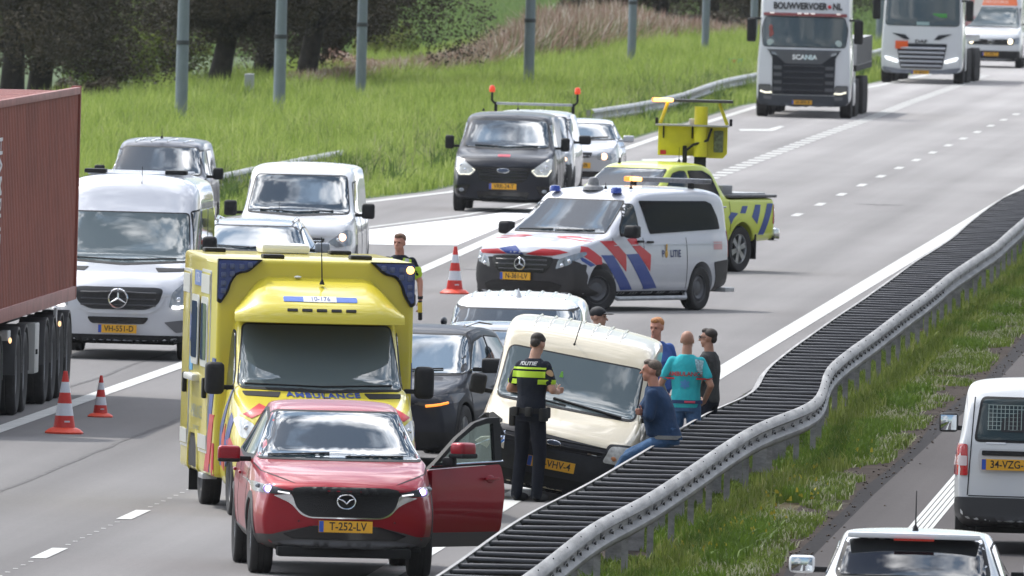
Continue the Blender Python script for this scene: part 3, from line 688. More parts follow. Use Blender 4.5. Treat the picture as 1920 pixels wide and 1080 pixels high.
def npmesh(name, verts, faces, m, kind=None, parent=None):
    "verts (n,3); faces (m,k) -> mesh, fast"
    me = bpy.data.meshes.new(name); nv, (nf, k) = len(verts), faces.shape
    me.vertices.add(nv); me.vertices.foreach_set('co', verts.astype(np.float32).ravel()); me.loops.add(nf*k); me.loops.foreach_set('vertex_index', faces.astype(np.int32).ravel())
    me.polygons.add(nf); me.polygons.foreach_set('loop_start', np.arange(0, nf*k, k, dtype=np.int32)); me.polygons.foreach_set('loop_total', np.full(nf, k, dtype=np.int32)); me.update(calc_edges=True); me.materials.append(m)
    o = bpy.data.objects.new(name, me); link(o, parent); 
    if kind: o['kind'] = kind
    return o
def blades(name, XY, h, w, m, lean=.35, z0=0, kind='stuff'):
    n = len(XY); a = rng.uniform(0, 2*pi, n); hh = h*rng.uniform(.55, 1.25, n); ww = w*rng.uniform(.6, 1.4, n)
    fa = rng.uniform(-.9, .9, n); u = np.stack([np.cos(fa), np.sin(fa), np.zeros(n)], 1)
    base = np.stack([XY[:, 0], XY[:, 1], np.full(n, z0, float)], 1); l = rng.normal(0, lean, n)
    d1 = np.stack([np.cos(a)*l*hh*.4, np.sin(a)*l*hh*.4, hh*.6], 1); d2 = np.stack([np.cos(a)*l*hh*1.3, np.sin(a)*l*hh*1.3, hh*(1-.25*np.abs(l))], 1)
    vs = np.concatenate([base-u*ww[:, None]/2, base+u*ww[:, None]/2, base+d1+u*ww[:, None]*.35, base+d1-u*ww[:, None]*.35, base+d2], 0)
    i = np.arange(n); q = np.stack([i, i+n, i+2*n, i+3*n], 1); tr = np.stack([i+3*n, i+2*n, i+4*n, i+4*n], 1)
    # degenerate quads are avoided: use two triangles sets
    f = np.concatenate([np.stack([i, i+n, i+2*n], 1), np.stack([i, i+2*n, i+3*n], 1), np.stack([i+3*n, i+2*n, i+4*n], 1)], 0)
    return npmesh(name, vs, f, m, kind)
def vnoise(x, y, s): return np.array([noise.noise((a*s, b*s*.35, 1.7)) for a, b in zip(x, y)])
edge_y = np.array([p.y for p in EDGE]); edge_x = np.array([p.x for p in EDGE])
GB = leafmat('bank_grass', [(.13, .19, .035), (.24, .33, .065), (.37, .45, .11), (.52, .55, .24)], .42, vs=.5)
def bank_pts(n, d0, d1, off0, off1, left=1.0):
    D = rng.uniform(d0, d1, n); xe = np.interp(D, edge_y, edge_x)-off0; xl = np.maximum(-.0252*D-left, xe-off1); ok = xl < xe; D, xe, xl = D[ok], xe[ok], xl[ok]
    X = xl+(xe-xl)*rng.uniform(0, 1, len(D)); return np.stack([X, D], 1)
P1 = bank_pts(230000, 330, 700, .55, 14); dist = np.interp(P1[:, 1], edge_y, edge_x)-.5-P1[:, 0]
hN = np.clip(.28+.12*dist, .25, .75)*(1+.45*vnoise(P1[:, 0], P1[:, 1], .8)); blades('bank_grass', P1, hN, .025, GB, .4)
P3 = bank_pts(900, 330, 640, .8, 14); P3 = np.repeat(P3, 22, 0)+rng.normal(0, 1, (len(P3)*22, 2))*np.array([.10, .5]); blades('bank_weeds', P3, .62, .035, leafmat('weed_green', [(.05, .09, .02), (.10, .16, .04), (.16, .22, .08)], .35, vs=.7), .5)
P2 = bank_pts(9000, 330, 640, 1.2, 14); blades('pale_seed_heads', P2, .72, .02, leafmat('seed_heads', [(.2, .24, .06), (.34, .34, .16), (.48, .46, .30)], .2), .25)
# verge between the barrier and the other carriageway
def strip(n, xa, xb, d0, d1):
    D = rng.uniform(d0, d1, n)**1.0; a = np.array([xa(d) for d in D]); b = np.array([xb(d) for d in D]); ok = b > a; D, a, b = D[ok], a[ok], b[ok]; return np.stack([a+(b-a)*rng.uniform(0, 1, len(D))**.9, D], 1)
gy = np.array([p.y for p in glx]); gx = np.array([p.x for p in glx])
vr = leafmat('verge_grass', [(.10, .08, .03), (.08, .12, .02), (.13, .19, .03), (.19, .25, .05), (.32, .31, .15)], .3, vs=.9)
bl_ = strip(150000, lambda d: xat(RP, d)-.5, lambda d: float(np.interp(d, gy, gx))+.1, 180, 420); nz = vnoise(bl_[:, 0], bl_[:, 1], 1.1); fe = (np.interp(bl_[:, 1], gy, gx)-bl_[:, 0]); ok = (nz > -.30) & (fe > .04+.25*rng.uniform(0, 1, len(fe))**2+.25*np.clip(-nz*2, 0, 1)); bl_ = bl_[ok]; nz = nz[ok]
blades('verge_grass', bl_, .05+.10*np.clip(nz+.2, 0, 1), .017, vr, .5)
dg = bl_[(np.interp(bl_[:, 1], gy, gx)-bl_[:, 0] < 1.0) & (rng.uniform(0, 1, len(bl_)) < .16)]+.02; blades('dry_grass', dg, .10, .016, leafmat('dry_blades', [(.20, .20, .10), (.34, .35, .22), (.46, .46, .34)], .3, vs=1.5), .6)
ub = strip(11000, lambda d: xat(RP, d)-.1, lambda d: xat(RP, d)+.5, 176, 420); blades('grass_under_rail', ub, .20, .02, leafmat('rail_grass', [(.08, .11, .02), (.14, .19, .03), (.22, .26, .06), (.34, .33, .16)], .3, vs=1.2), .3)
tf = strip(2600, lambda d: xat(RP, d)-.2, lambda d: float(np.interp(d, gy, gx))-.45, 180, 420); tn_ = vnoise(tf[:, 0], tf[:, 1], .7); tf = tf[tn_ > .12]
T_ = np.repeat(tf, 26, 0)+rng.normal(0, .07, (len(tf)*26, 2)); blades('verge_tufts', T_, .19, .02, leafmat('tuft_grass', [(.06, .10, .015), (.10, .17, .02), (.16, .24, .04)], .3, vs=1), .5)
ls = strip(26000, lambda d: xat(LP, d)-.55+.15*sin(d*.35), lambda d: xat(LP, d)+.25, 180, 420); nz = vnoise(ls[:, 0], ls[:, 1], .5); ls = ls[nz > -.02]; blades('edge_grass', ls, .13, .02, vr, .5)
fl = strip(160, lambda d: xat(RP, d)+.05, lambda d: xat(RP, d)+.9, 205, 250); nz = vnoise(fl[:, 0], fl[:, 1], 1.4); fl = fl[nz > .1]
blades('yellow_flowers', fl, .05, .035, leafmat('flower_yellow', [(.4, .32, .03), (.5, .42, .05)], 0), .3, z0=.12)
# gravel and clods along the dirt edge
gm = MB(); random.seed(11)
for _ in range(420):
    d = random.uniform(180, 330); x = float(np.interp(d, gy, gx))+random.gauss(.02, .14); r = random.uniform(.006, .02); gm.ell((x, d, r*.3), (r, r*random.uniform(.8, 2), r*.7), 5, 3)
gm.build('dirt_clods', mat('clod', (.075, .058, .046), .95, var=.5, vscale=5), smooth=None)['kind'] = 'stuff'
for k, (px, py, c, s_) in enumerate([(1434, 966, (.7, .7, .7), .035), (1454, 801, (.65, .66, .66), .04), (1440, 964, (.5, .5, .52), .03)]):
    mb = MB(); p = at(px, py); mb.box((p.x, p.y, .03), (s_*2, s_*1.4, .02), rz=k, ry=.2, b=.006); o = mb.build('litter', mat('litter_white', (.65, .65, .66), .6), None); tag(o, ['crumpled white litter in the grass low by the dirt edge', 'small pale scrap in the grass near the dark kerb strip', 'torn white paper beside other litter on the grass'][k], 'litter')
# reeds
RC_ = leafmat('reed_stems', [(.12, .09, .05), (.24, .18, .12), (.44, .36, .25), (.18, .20, .08)], .2, vs=.5, rw=1.0); RPm = leafmat('reed_plumes', [(.22, .12, .09), (.38, .23, .18), (.52, .38, .31), (.75, .68, .58)], .15, vs=.7, rw=1.0)
def reed(n, f, h, w, m, name, z0=0):
    P = []; HH = []
    while len(P) < n:
        px = rng.uniform(540, 1440); f = np.interp(px, [560, 800, 900, 1000, 1150, 1260, 1440], [8, 10, 26, 50, 48, 24, 12])*(.9 if f else 1); base = np.interp(px, [540, 620, 760, 900, 1100, 1200, 1300, 1440], [196, 188, 172, 158, 128, 112, 98, 84]); py = base-rng.uniform(0, 1)**1.3*f
        p = at(px, py); P.append((p.x, p.y)); HH.append(np.interp(px, [560, 800, 900, 1000, 1150, 1260, 1440], [.5, .58, .68, 1.05, 1.05, .7, .45]))
    HH = np.array(HH); return blades(name, np.array(P), h*HH, w, m, .25, z0)
reed(34000, 90, 1.3, .045, RC_, 'reeds'); reed(16000, 90, 1.45, .05, RPm, 'reed_plumes'); reed(9000, 90, 1.25, .05, leafmat('reed_green', [(.08, .12, .03), (.18, .24, .07)], .3), 'reed_greens')
MG = leafmat('meadow_grass', [(.12, .19, .06), (.18, .26, .09), (.24, .32, .12)], .4, vs=.12)
D = rng.uniform(640, 1000, 90000); X = D*rng.uniform(-.026, .026, len(D)); ok = X < np.interp(D, edge_y, edge_x)+np.maximum(0, D-edge_y[-1])*.05-1; X, D = X[ok], D[ok]; blades('meadow_grass', np.stack([X, D], 1), .35, .06, MG, .4)
# trees
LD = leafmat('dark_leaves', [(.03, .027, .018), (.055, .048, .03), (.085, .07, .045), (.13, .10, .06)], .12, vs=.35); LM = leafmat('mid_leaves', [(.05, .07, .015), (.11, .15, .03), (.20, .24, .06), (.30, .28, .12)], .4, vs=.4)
BK = mat('bark', (.03, .024, .018), .9, var=.5, vscale=6, bump=.5, bscale=9)
def crown(name, blobs, n, s, m, parent, seed, sq=.6):
    r = np.random.default_rng(seed); vol = np.array([b[3]*b[4]*b[5] for b in blobs]); pick = r.choice(len(blobs), n, p=vol/vol.sum()); B = np.array(blobs)[pick]
    d = r.normal(0, 1, (n, 3)); d /= np.linalg.norm(d, axis=1)[:, None]; rad = r.uniform(.25, 1, n)**.45
    nzv = np.array([noise.noise((x*2.1, y*2.1, z*2.1+seed)) for x, y, z in d*1.5]); rad *= 1+.28*nzv
    c = B[:, :3]+d*rad[:, None]*B[:, 3:6]; keep = c[:, 2] > .15; c = c[keep]; n = len(c)
    u = r.normal(0, 1, (n, 3)); u[:, 2] *= .5; u /= np.linalg.norm(u, axis=1)[:, None]; v = np.cross(u, r.normal(0, 1, (n, 3))); v /= np.linalg.norm(v, axis=1)[:, None]
    a = s*r.uniform(.5, 1.4, n)[:, None]; vs = np.concatenate([c-u*a, c+v*a*sq, c+u*a, c-v*a*sq], 0); i = np.arange(n); f = np.stack([i, i+n, i+2*n, i+3*n], 1)
    return npmesh(name, vs, f, m, None, parent)
def trunk(parent, pts, rs, name='trunk'):
    mb = MB(); mb.tube(pts, rs, 10); return mb.build(name, BK, parent, 60)
def tree(px, py, label, kind, seed, sc=1.0, low=1.0, group=None, dense=20000, lean=0, cat='tree', tr=.28):
    p = at(px, py); t = empty('tree', (p.x, p.y, 0), 0, label, cat, group); rr = random.Random(seed)
    H = 8*sc; trunk(t, [(0, 0, -.1), (.05+lean*.3, 0, 1.2), (lean*1.0, .1, 3.0), (lean*1.6, 0, H*.6), (lean*1.8, .1, H*.85)], [tr*1.25, tr, tr*.85, tr*.5, tr*.15])
    for k in range(7):
        a = 2*pi*k/7+rr.uniform(-.3, .3); z = rr.uniform(1.4, 4); L_ = rr.uniform(2, 3.6)*sc
        trunk(t, [(lean*.6, 0, z), (lean*.6+cos(a)*L_*.5, sin(a)*L_*.5, z+L_*.35), (lean+cos(a)*L_, sin(a)*L_, z+L_*rr.uniform(.1, .7))], [tr*.4, tr*.25, tr*.08], 'limb')
    bl = [(lean*1.5, 0, H*.62, 3.3*sc, 3.3*sc, H*.36)]
    for k in range(16):
        a = rr.uniform(0, 2*pi); q = rr.uniform(1.4, 3.4)*sc; bl.append((lean+cos(a)*q, sin(a)*q, rr.uniform(low+.6, H*.55), rr.uniform(.8, 1.5)*sc, rr.uniform(.8, 1.5)*sc, rr.uniform(.5, 1.0)*sc))
    crown('crown', bl, int(dense*2.3), .043, LD if kind == 'dark' else LM, t, seed); return t
def bush(px, py, label, kind, seed, w_, h_, dense=5000, group=None):
    p = at(px, py); t = empty('bush', (p.x, p.y, 0), 0, label, 'bush', group); rr = random.Random(seed)
    for k in range(4): a = rr.uniform(0, 6.28); trunk(t, [(0, 0, -.05), (cos(a)*w_*.2, sin(a)*w_*.2, h_*.4), (cos(a)*w_*.4, sin(a)*w_*.4, h_*.8)], [.04, .03, .01], 'stem')
    bl = [(rr.uniform(-.6, .6)*w_, rr.uniform(-.5, .5), rr.uniform(.25, .75)*h_, rr.uniform(.3, .5)*w_, .6, rr.uniform(.25, .4)*h_) for k in range(9)]
    crown('crown', bl, int(dense*1.6), .05, {'dark': LD, 'mid': LM, 'brown': RPm}[kind], t, seed)
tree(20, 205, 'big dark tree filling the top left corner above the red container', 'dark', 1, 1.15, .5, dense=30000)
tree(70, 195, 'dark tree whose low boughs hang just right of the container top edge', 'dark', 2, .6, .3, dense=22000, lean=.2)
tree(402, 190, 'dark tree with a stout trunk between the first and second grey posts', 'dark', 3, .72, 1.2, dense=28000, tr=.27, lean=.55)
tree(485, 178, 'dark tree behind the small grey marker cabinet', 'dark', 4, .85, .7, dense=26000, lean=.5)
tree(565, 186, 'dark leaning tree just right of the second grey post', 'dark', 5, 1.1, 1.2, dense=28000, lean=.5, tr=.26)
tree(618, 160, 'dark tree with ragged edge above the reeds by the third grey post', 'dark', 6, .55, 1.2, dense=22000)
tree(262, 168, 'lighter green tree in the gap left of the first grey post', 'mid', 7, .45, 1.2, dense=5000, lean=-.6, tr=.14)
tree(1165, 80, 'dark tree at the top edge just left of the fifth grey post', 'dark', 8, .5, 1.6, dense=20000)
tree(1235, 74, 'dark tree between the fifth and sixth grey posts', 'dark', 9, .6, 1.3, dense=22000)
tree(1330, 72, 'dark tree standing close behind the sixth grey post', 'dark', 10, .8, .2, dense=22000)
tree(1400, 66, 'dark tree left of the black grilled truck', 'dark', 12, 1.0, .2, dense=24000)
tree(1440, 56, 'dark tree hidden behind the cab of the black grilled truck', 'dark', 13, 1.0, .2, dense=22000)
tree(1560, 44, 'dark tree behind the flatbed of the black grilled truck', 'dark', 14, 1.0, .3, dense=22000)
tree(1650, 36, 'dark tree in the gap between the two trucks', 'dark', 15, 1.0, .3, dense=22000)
bush(205, 190, 'yellowish green bush below the boughs right of the container', 'mid', 21, 1.6, 1.9)
bush(300, 178, 'yellow green bush just left of the first grey post', 'mid', 22, 1.5, 2.2)
bush(160, 215, 'dark low bush at the top corner of the container', 'dark', 23, .9, 1.0, 3000)
bush(640, 168, 'brown green bush between second and third grey posts', 'brown', 24, 1.3, 1.0, 3500)
bush(720, 140, 'green bush at the ragged tree edge right of the third grey post', 'mid', 25, 1.3, 1.6, 4500)
bush(1110, 62, 'dark bush at the top edge among the reeds', 'dark', 26, 1.6, 1.4, 4500)
bush(1330, 84, 'low dark bush below the trees right of the sixth grey post', 'dark', 27, 1.5, 1.2, 4500)
# posts, cabinet, distance signs
PG = mat('post_grey', (.20, .235, .26), .55, metal=.2, var=.12, vscale=2)
for k, (px, py, w_, lb) in enumerate([(338, 262, .145, 'thick grey lamp post nearest the camera, above the dark blue van'), (522, 244, .145, 'grey lamp post right of the small marker cabinet'), (675, 210, .135, 'grey lamp post third from the left by the ragged trees'), (990, 195, .145, 'grey lamp post behind the black van'), (1183, 145, .13, 'grey lamp post left of the raised yellow arrow board'), (1321, 130, .12, 'slim grey lamp post left of the green distance sign'), (1412, 112, .12, 'grey lamp post half hidden by the black grilled truck'), (1649, 95, .14, 'grey lamp post between the two trucks')]):
    p = at(px, py); t = empty('lamp_post', (p.x, p.y, 0), 0, lb, 'lamp post', 'grey posts along the bank')
    mb = MB(); mb.cyl((0, 0, -.1), (0, 0, 2.2), w_, w_*.98, 20); mb.cyl((0, 0, 2.24), (0, 0, 10), w_*.96, w_*.5, 20); mb.build('pole', PG, t, 50)
    mb = MB(); mb.cyl((0, 0, 2.17), (0, 0, 2.27), w_*1.06, n=20); mb.build('collar', mat('collar_dark', (.05, .055, .06), .6), t, 50)
    mb = MB(); mb.tube([(0, 0, 9.9), (.6, 0, 10.3), (1.6, 0, 10.4)], .05, 8); mb.build('arm', PG, t); mb = MB(); mb.box((1.9, 0, 10.4), (.7, .25, .12), b=.05); mb.build('lamp_head', PG, t)
p = at(466, 212); t = empty('marker_cabinet', (p.x, p.y, 0), 0, 'small grey cabinet on a bracket post in the grass under the trees', 'cabinet')
mb = MB(); mb.box((0, 0, .35), (.26, .2, .5), b=.01); mb.build('post', mat('cabinet_post', (.16, .16, .16), .6), t); mb = MB(); mb.box((.1, 0, .42), (.75, .12, .08)); mb.build('bracket', MATS['cabinet_post'], t); mb = MB(); mb.box((0, 0, .76), (.24, .2, .46), b=.03); mb.build('cabinet', mat('cabinet_grey', (.42, .43, .45), .5), t)
SG = mat('sign_green', (.0, .30, .21), .5)
for (px, py, zt, lb) in ((1379, 150, .62, 'green distance sign with red top in the grass left of the trucks'), (222, 336, .55, 'green distance sign peeking out left of the dark blue van')):
    p = at(px, py); t = empty('distance_sign', (p.x, p.y, 0), 0, lb, 'sign'); mb = MB(); mb.cyl((0, 0, 0), (0, 0, zt), .03, n=8); mb.build('post', STL, t)
    mb = MB(); mb.box((0, -.04, zt-.14), (.44, .02, .32), b=.008); b_ = mb.build('board', SG, t); mb = MB(); mb.box((-.06, -.055, zt-.06), (.20, .01, .1), b=.003); mb.build('red_field', SRED_, b_) if 'SRED_' in globals() else mb.build('red_field', mat('sign_red', (.6, .03, .03), .5), b_)
    mb = MB(); flattext(mb, 'Re', .12, (-.04, -.053, zt-.21), (0, -1, 0), (0, 0, 1), bold=.004); mb.build('lettering', WHT, b_, smooth=None, fix=False)
# traffic cones
CR_ = mat('cone_red', (.62, .03, .02), .45, var=.12, dirt=.12); CW_ = mat('cone_reflective', (.66, .68, .72), .35, var=.06)
def cone(px, py, h, lb):
    p = at(px, py); t = empty('traffic_cone', (p.x, p.y, 0), .3, lb, 'traffic cone', 'cones set out around the accident'); k = h/.75
    mb = MB(); mb.lathe([(.001, 0), (.24*k, 0), (.245*k, .02*k), (.20*k, .055*k), (.155*k, .075*k), (.001, .075*k)], n=8); mb.build('foot', mat('cone_foot', (.75, .06, .02), .5), t, 30)
    def r(z): return (.145-.118*(z/.75))*k
    zs_ = [.07, .22, .37, .50, .63, .75]
    for i, (a, b) in enumerate(zip(zs_, zs_[1:])):
        mb = MB(); mb.lathe([(.0 if i else .001, a*k), (r(a), a*k), (r(b), b*k), (.001, b*k)] if i != 4 else [(.001, a*k), (r(a), a*k), (r(b), b*k), (r(b)*.9, (b+.012)*k), (.001, (b+.012)*k)], n=24); mb.build(['body', 'band', 'body', 'band', 'tip'][i], CW_ if i in (1, 3) else CR_, t, 40)
    mb = MB(); mb.box((0, -r(.15)-.002, .15*k), (.07*k, .004, .02*k)); mb.build('marking', CW_, t)
cone(120, 813, .73, 'larger red and white cone nearest the camera beside the container truck'); cone(188, 782, .5, 'smaller red and white cone behind the larger one on the left'); cone(852, 551, .73, 'red and white cone standing alone left of the police van')
# ---------------- red SUV with its door open
REDP = mat('red_paint', (.27, .002, .012), .4, metal=.25, coat=.5, spec=.25, dirt=.08, var=.06, vscale=60)
def red_suv():
    t = empty('suv', label='red SUV with headlights on and its driver door swung wide open', cat='car'); place(t, 'red')
    me, bv = shell(4.55, zt=[(0, .82), (.06, .9), (.3, .985), (.75, 1.055), (1.2, 1.105), (1.3, 1.14), (1.65, 1.34), (2.02, 1.535), (2.2, 1.595), (2.7, 1.635), (3.4, 1.62), (3.95, 1.545), (4.15, 1.4), (4.45, 1.12), (4.55, .95)],
        zb=[(0, .3), (.5, .25), (4.55, .34)], zs=[(0, .8), (.3, .92), (1.2, 1.03), (2, 1.07), (3.4, 1.11), (4.55, 1.1)],
        wm=[(0, .79), (.3, .875), (.8, .905), (2.5, .915), (3.9, .905), (4.55, .8)], ws=[(0, .74), (.3, .8), (1.2, .86), (2.5, .87), (4, .84), (4.55, .72)],
        wt=[(0, .6), (1.2, .66), (1.35, .7), (2.05, .6), (2.7, .6), (3.6, .58), (4.1, .55), (4.55, .6)],
        nose=((.2, .1), (.42, 0), (.6, -.03), (.88, -.01), (.98, .06)), tail=((.3, 0), (.8, -.03), (1.2, .05)), bow=.34, bowr=.14, zm=.55, arches=(.93, 3.63), ar=.39, aw=.32, ys=(.15, .5, 1.0, 3.0, 4.3), fadeL=.8)
    setpaint(me, REDP); put(me, 'body', REDP, t)
    # hood, roof, doors, glass
    ws_ = rnd([(-.80, 1.115), (.80, 1.115), (.60, 1.545), (-.60, 1.545)], .05)
    pane(bv, t, [(-.80, 1.115), (.80, 1.115), (.60, 1.535), (-.60, 1.535)], 'front', 'windscreen', r=.05)
    both(bv, 'hood_seam', [(.845, 1.06), (.8, 1.0), (.58, .93), (.5, .905), (.49, .905), (.575, .937), (.79, 1.006), (.835, 1.065)], 'front', RUB, t, off=.003, th=.004, res=.03)
    gp = rnd([(-.53, .85, .05), (-.4, .862, .03), (.4, .862, .03), (.53, .845, .05), (.47, .66, .08), (.36, .585, .1), (-.36, .585, .1), (-.47, .66, .08)], .05)
    decal(bv, 'grille_surround', rnd([(-.69, .782, .01), (-.53, .80, .01), (-.44, .67, .05), (-.34, .60, .08), (.34, .60, .08), (.44, .67, .05), (.53, .80, .01), (.69, .782, .01), (.525, .71, .05), (.425, .60, .06), (.34, .572, .1), (-.34, .572, .1), (-.425, .60, .06), (-.525, .71, .05)], .02), 'front', CHR, t, off=.022, th=.03, res=.05)
    g = decal(bv, 'grille', gp, 'front', mat('grille_black', (.006, .006, .007), .35, bump=1, bscale=160), t, off=.024, th=.03)
    y0 = snap(bv, 'front', 0, .74)[0].y
    mb = MB(); mb.tube([(.087*cos(a), y0-.055, .74+.07*sin(a)) for a in [2*pi*i/28 for i in range(29)]], .009, 8)
    mb.tube([(-.075, y0-.055, .765), (-.035, y0-.06, .752), (0, y0-.062, .722), (.035, y0-.06, .752), (.075, y0-.055, .765)], [.004, .01, .012, .01, .004], 8)
    mb.build('emblem', CHR, t)
    for sg in (-1, 1):
        q = [(.47, .800), (.62, .792), (.86, .806), (.895, .90), (.83, .893), (.60, .842), (.5, .828)]
        q = q if sg > 0 else mirx(q)
        hl = decal(bv, 'headlight', rnd(q, .012), 'front', mat('headlamp_black', (.02, .02, .025), .25, coat=.3), t, off=.012, th=.02, res=.04)
        h, n = snap(bv, 'front', sg*.735, .838)
        mb = MB(); mb.ell(h+n*.012, (.060, .008, .048), 16, 10); mb.build('beam_halo', HALO, hl); mb = MB(); mb.ell(h+n*.018, (.034, .012, .034), 16, 10); mb.build('low_beam', LEDV, hl)  # emissive disc paints the violet glow round the low beam
        h, n = snap(bv, 'front', sg*.735, .838); mb = MB(); mb.tube([h+n*.016+V((.052*cos(a), 0, .042*sin(a))) for a in [2*pi*i/20 for i in range(21)]], .006, 6); mb.build('lens_ring', CHR, hl)
        P = [snap(bv, 'front', sg*x, z) for x, z in ((.54, .815), (.6, .82), (.65, .822))]; mb = MB(); mb.tube([h+n*.018 for h, n in P], .008, 6); mb.build('running_light', LEDD, hl)
        h, n = snap(bv, 'front', sg*.82, .86); mb = MB(); mb.ell(h+n*.012, (.03, .012, .022), 12, 8); mb.build('high_beam', LEN, hl)
        # lower cladding and air intakes
        q = [(.36, .49), (.52, .45), (.70, .385), (.9, .37), (.92, .22), (.45, .24), (0, .24), (0, .40), (.30, .40)]
    decal(bv, 'bumper_cladding', rnd([(-.93, .40), (-.70, .405), (-.58, .44, .03), (-.3, .50, .03), (.3, .50, .03), (.58, .44, .03), (.70, .405), (.93, .40), (.93, .2), (-.93, .2)], .02), 'front', mat('dark_cladding', (.03, .03, .032), .55, dirt=.5), t, off=.01, th=.02)
    decal(bv, 'air_intake', rnd([(-.6, .415), (-.34, .495), (.34, .495), (.6, .415), (.5, .37), (-.5, .37)], .02), 'front', BLK, t, off=.014, th=.02)
    decal(bv, 'skid_lip', rnd([(-.7, .335), (-.45, .36), (.45, .36), (.7, .335), (.62, .3), (-.62, .3)], .02), 'front', mat('lip_grey', (.07, .07, .075), .4), t, off=.022, th=.02)
    for x in (-.45, .48): h, n = snap(bv, 'front', x, .54); mb = MB(); mb.cyl(h-n*.01, h+n*.012, .011, n=10); mb.build('parking_sensor', mat('sensor_red', (.1, .003, .008), .3), t)
    mb = MB(); mb.box((0, .30, .24), (1.3, .3, .1), b=.03); mb.box((.05, 2.3, .27), (1.4, 4, .06), b=.02); mb.build('underbody', DRK, t)
    for sg in (-1, 1):
        for nm, q in (('front_wing_cladding', [(y_, z_) for y_, z_ in [(.93+.43*cos(a), .37+.43*sin(a)) for a in [pi*k/14 for k in range(15)]]]+[(.93+.375*cos(a), .36+.375*sin(a)) for a in [pi*(14-k)/14 for k in range(15)]]),
                      ('rear_wing_cladding', [(y_, z_) for y_, z_ in [(3.63+.43*cos(a), .37+.43*sin(a)) for a in [pi*k/14 for k in range(15)]]]+[(3.63+.375*cos(a), .36+.375*sin(a)) for a in [pi*(14-k)/14 for k in range(15)]])):
            decal(bv, 'arch_cladding', q, 'left' if sg < 0 else 'right', MATS['dark_cladding'], t, off=.008, th=.02)
        pl = 'left' if sg < 0 else 'right'
        decal(bv, 'sill_cladding', rnd([(1.33, .24), (3.25, .24), (3.22, .42), (1.36, .40)], .02), pl, MATS['dark_cladding'], t, off=.01, th=.02)
        gl = [(1.62, 1.13), (2.18, 1.47), (2.6, 1.545), (3.2, 1.53), (3.75, 1.44), (4.05, 1.24), (3.9, 1.17), (2.7, 1.12)]
        decal(bv, 'side_window_trim', rnd([(1.5, 1.09), (2.15, 1.5), (2.6, 1.57), (3.2, 1.555), (3.8, 1.46), (4.13, 1.23), (3.95, 1.14), (2.7, 1.085)], .03), pl, RUB, t, off=.003)
        if sg < 0 or 1:
            decal(bv, 'side_window', rnd([(1.68, 1.13), (2.2, 1.462), (2.62, 1.53), (2.62, 1.12)], .03), pl, GLS, t, off=.006)
            decal(bv, 'side_window', rnd([(2.7, 1.12), (2.7, 1.535), (3.2, 1.515), (3.42, 1.47), (3.5, 1.15)], .03), pl, GLS, t, off=.006)
        for y_ in (1.45, 2.66, 3.62):
            decal(bv, 'door_seam', [(y_, .42), (y_+.012, .42), (y_+.012, 1.07), (y_, 1.07)], pl, RUB, t, off=.002, th=.003)
        for y_ in (2.35, 3.35):
            h, n = snap(bv, pl, y_, .93); mb = MB(); mb.box(h+n*.025, (.03, .2, .032), b=.012); mb.build('door_handle', REDP, t)
    # open doorway on the driver's side
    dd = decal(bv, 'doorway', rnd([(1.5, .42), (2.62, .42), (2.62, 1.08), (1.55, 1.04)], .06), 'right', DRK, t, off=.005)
    mirror(t, -1, -.90, 1.62, 1.13, (.22, .13, .16), m=REDP, top=REDP)
    # the door: hinged at y=1.48, swung out about 68 degrees
    piv = V((.885, 1.46, 0)); sw = R(41)
    D = empty('door', label='open driver door showing window and mirror'); D.parent = t; D.location = piv; D.rotation_euler = (0, 0, -sw+0); del D['label']
    # in door space y runs from hinge to the latch edge (1.12 m), outer skin towards +x
    out = rnd([(0, .40, .1), (0, 1.02, .04), (1.12, 1.07, .05), (1.16, .85, .1), (1.13, .40, .06)], .05)
    def skin(y, z): return .02+.045*sin(pi*min(1, max(0, (z-.3)/.85)))
    bm_ = MB()
    def slab(pts, x0, x1, res=.09):
        ring = [V(p) for p in pts]; pv = list(ring); nb = len(ring); us = [p.x for p in ring]; vz = [p.y for p in ring]
        u = min(us)+.04
        while u < max(us):
            v = min(vz)+.04
            while v < max(vz):
                q = V((u, v)); 
                if inpoly(q, ring) and min((q-r_).length for r_ in ring) > .035: pv.append(q)
                v += res
            u += res
        r = delaunay_2d_cdt(pv, [(i, (i+1) % nb) for i in range(nb)], [], 1, 1e-6); n = len(r[0])
        vs = [(x0(p.x, p.y) if callable(x0) else x0, p.x, p.y) for p in r[0]]+[(x1, p.x, p.y) for p in r[0]]
        fs = [tuple(f) for f in r[2]]+[tuple(i+n for i in f)[::-1] for f in r[2]]+[(i, (i+1) % nb, (i+1) % nb+n, i+n) for i in range(nb)]
        return vs, fs
    bm_.add(*slab(out, skin, -.05)); d_ = bm_.build('door_panel', REDP, D, 35)
    mb = MB(); mb.add(*slab(rnd([(.0, .27), (1.12, .27), (1.12, .41), (0, .41)], .02), .05, -.04)); mb.build('door_cladding', MATS['dark_cladding'], D, 35)
    fr_o = [(-.02, 1.03), (.10, 1.10), (.45, 1.33), (.74, 1.475), (.95, 1.52), (1.15, 1.525), (1.17, 1.07), (.5, 1.05)]
    fr_i = [(.16, 1.09), (.48, 1.30), (.75, 1.43), (.93, 1.465), (1.04, 1.468), (1.05, 1.105), (.5, 1.085)]
    mb = MB(); o1 = [(.01, y_, z) for y_, z in fr_o]
    from mathutils.geometry import delaunay_2d_cdt as cdt
    P = [V(p) for p in fr_o+fr_i]; n1, n2 = len(fr_o), len(fr_i)
    r = cdt(P, [(i, (i+1) % n1) for i in range(n1)]+[(n1+i, n1+(i+1) % n2) for i in range(n2)], [], 1, 1e-6)
    fs = [tuple(f) for f in r[2] if not inpoly(sum((V(r[0][k]) for k in f), V((0, 0)))/len(f), [V(p) for p in fr_i])]
    lean = lambda z: -.04*max(0, (z-1.05)/.5)
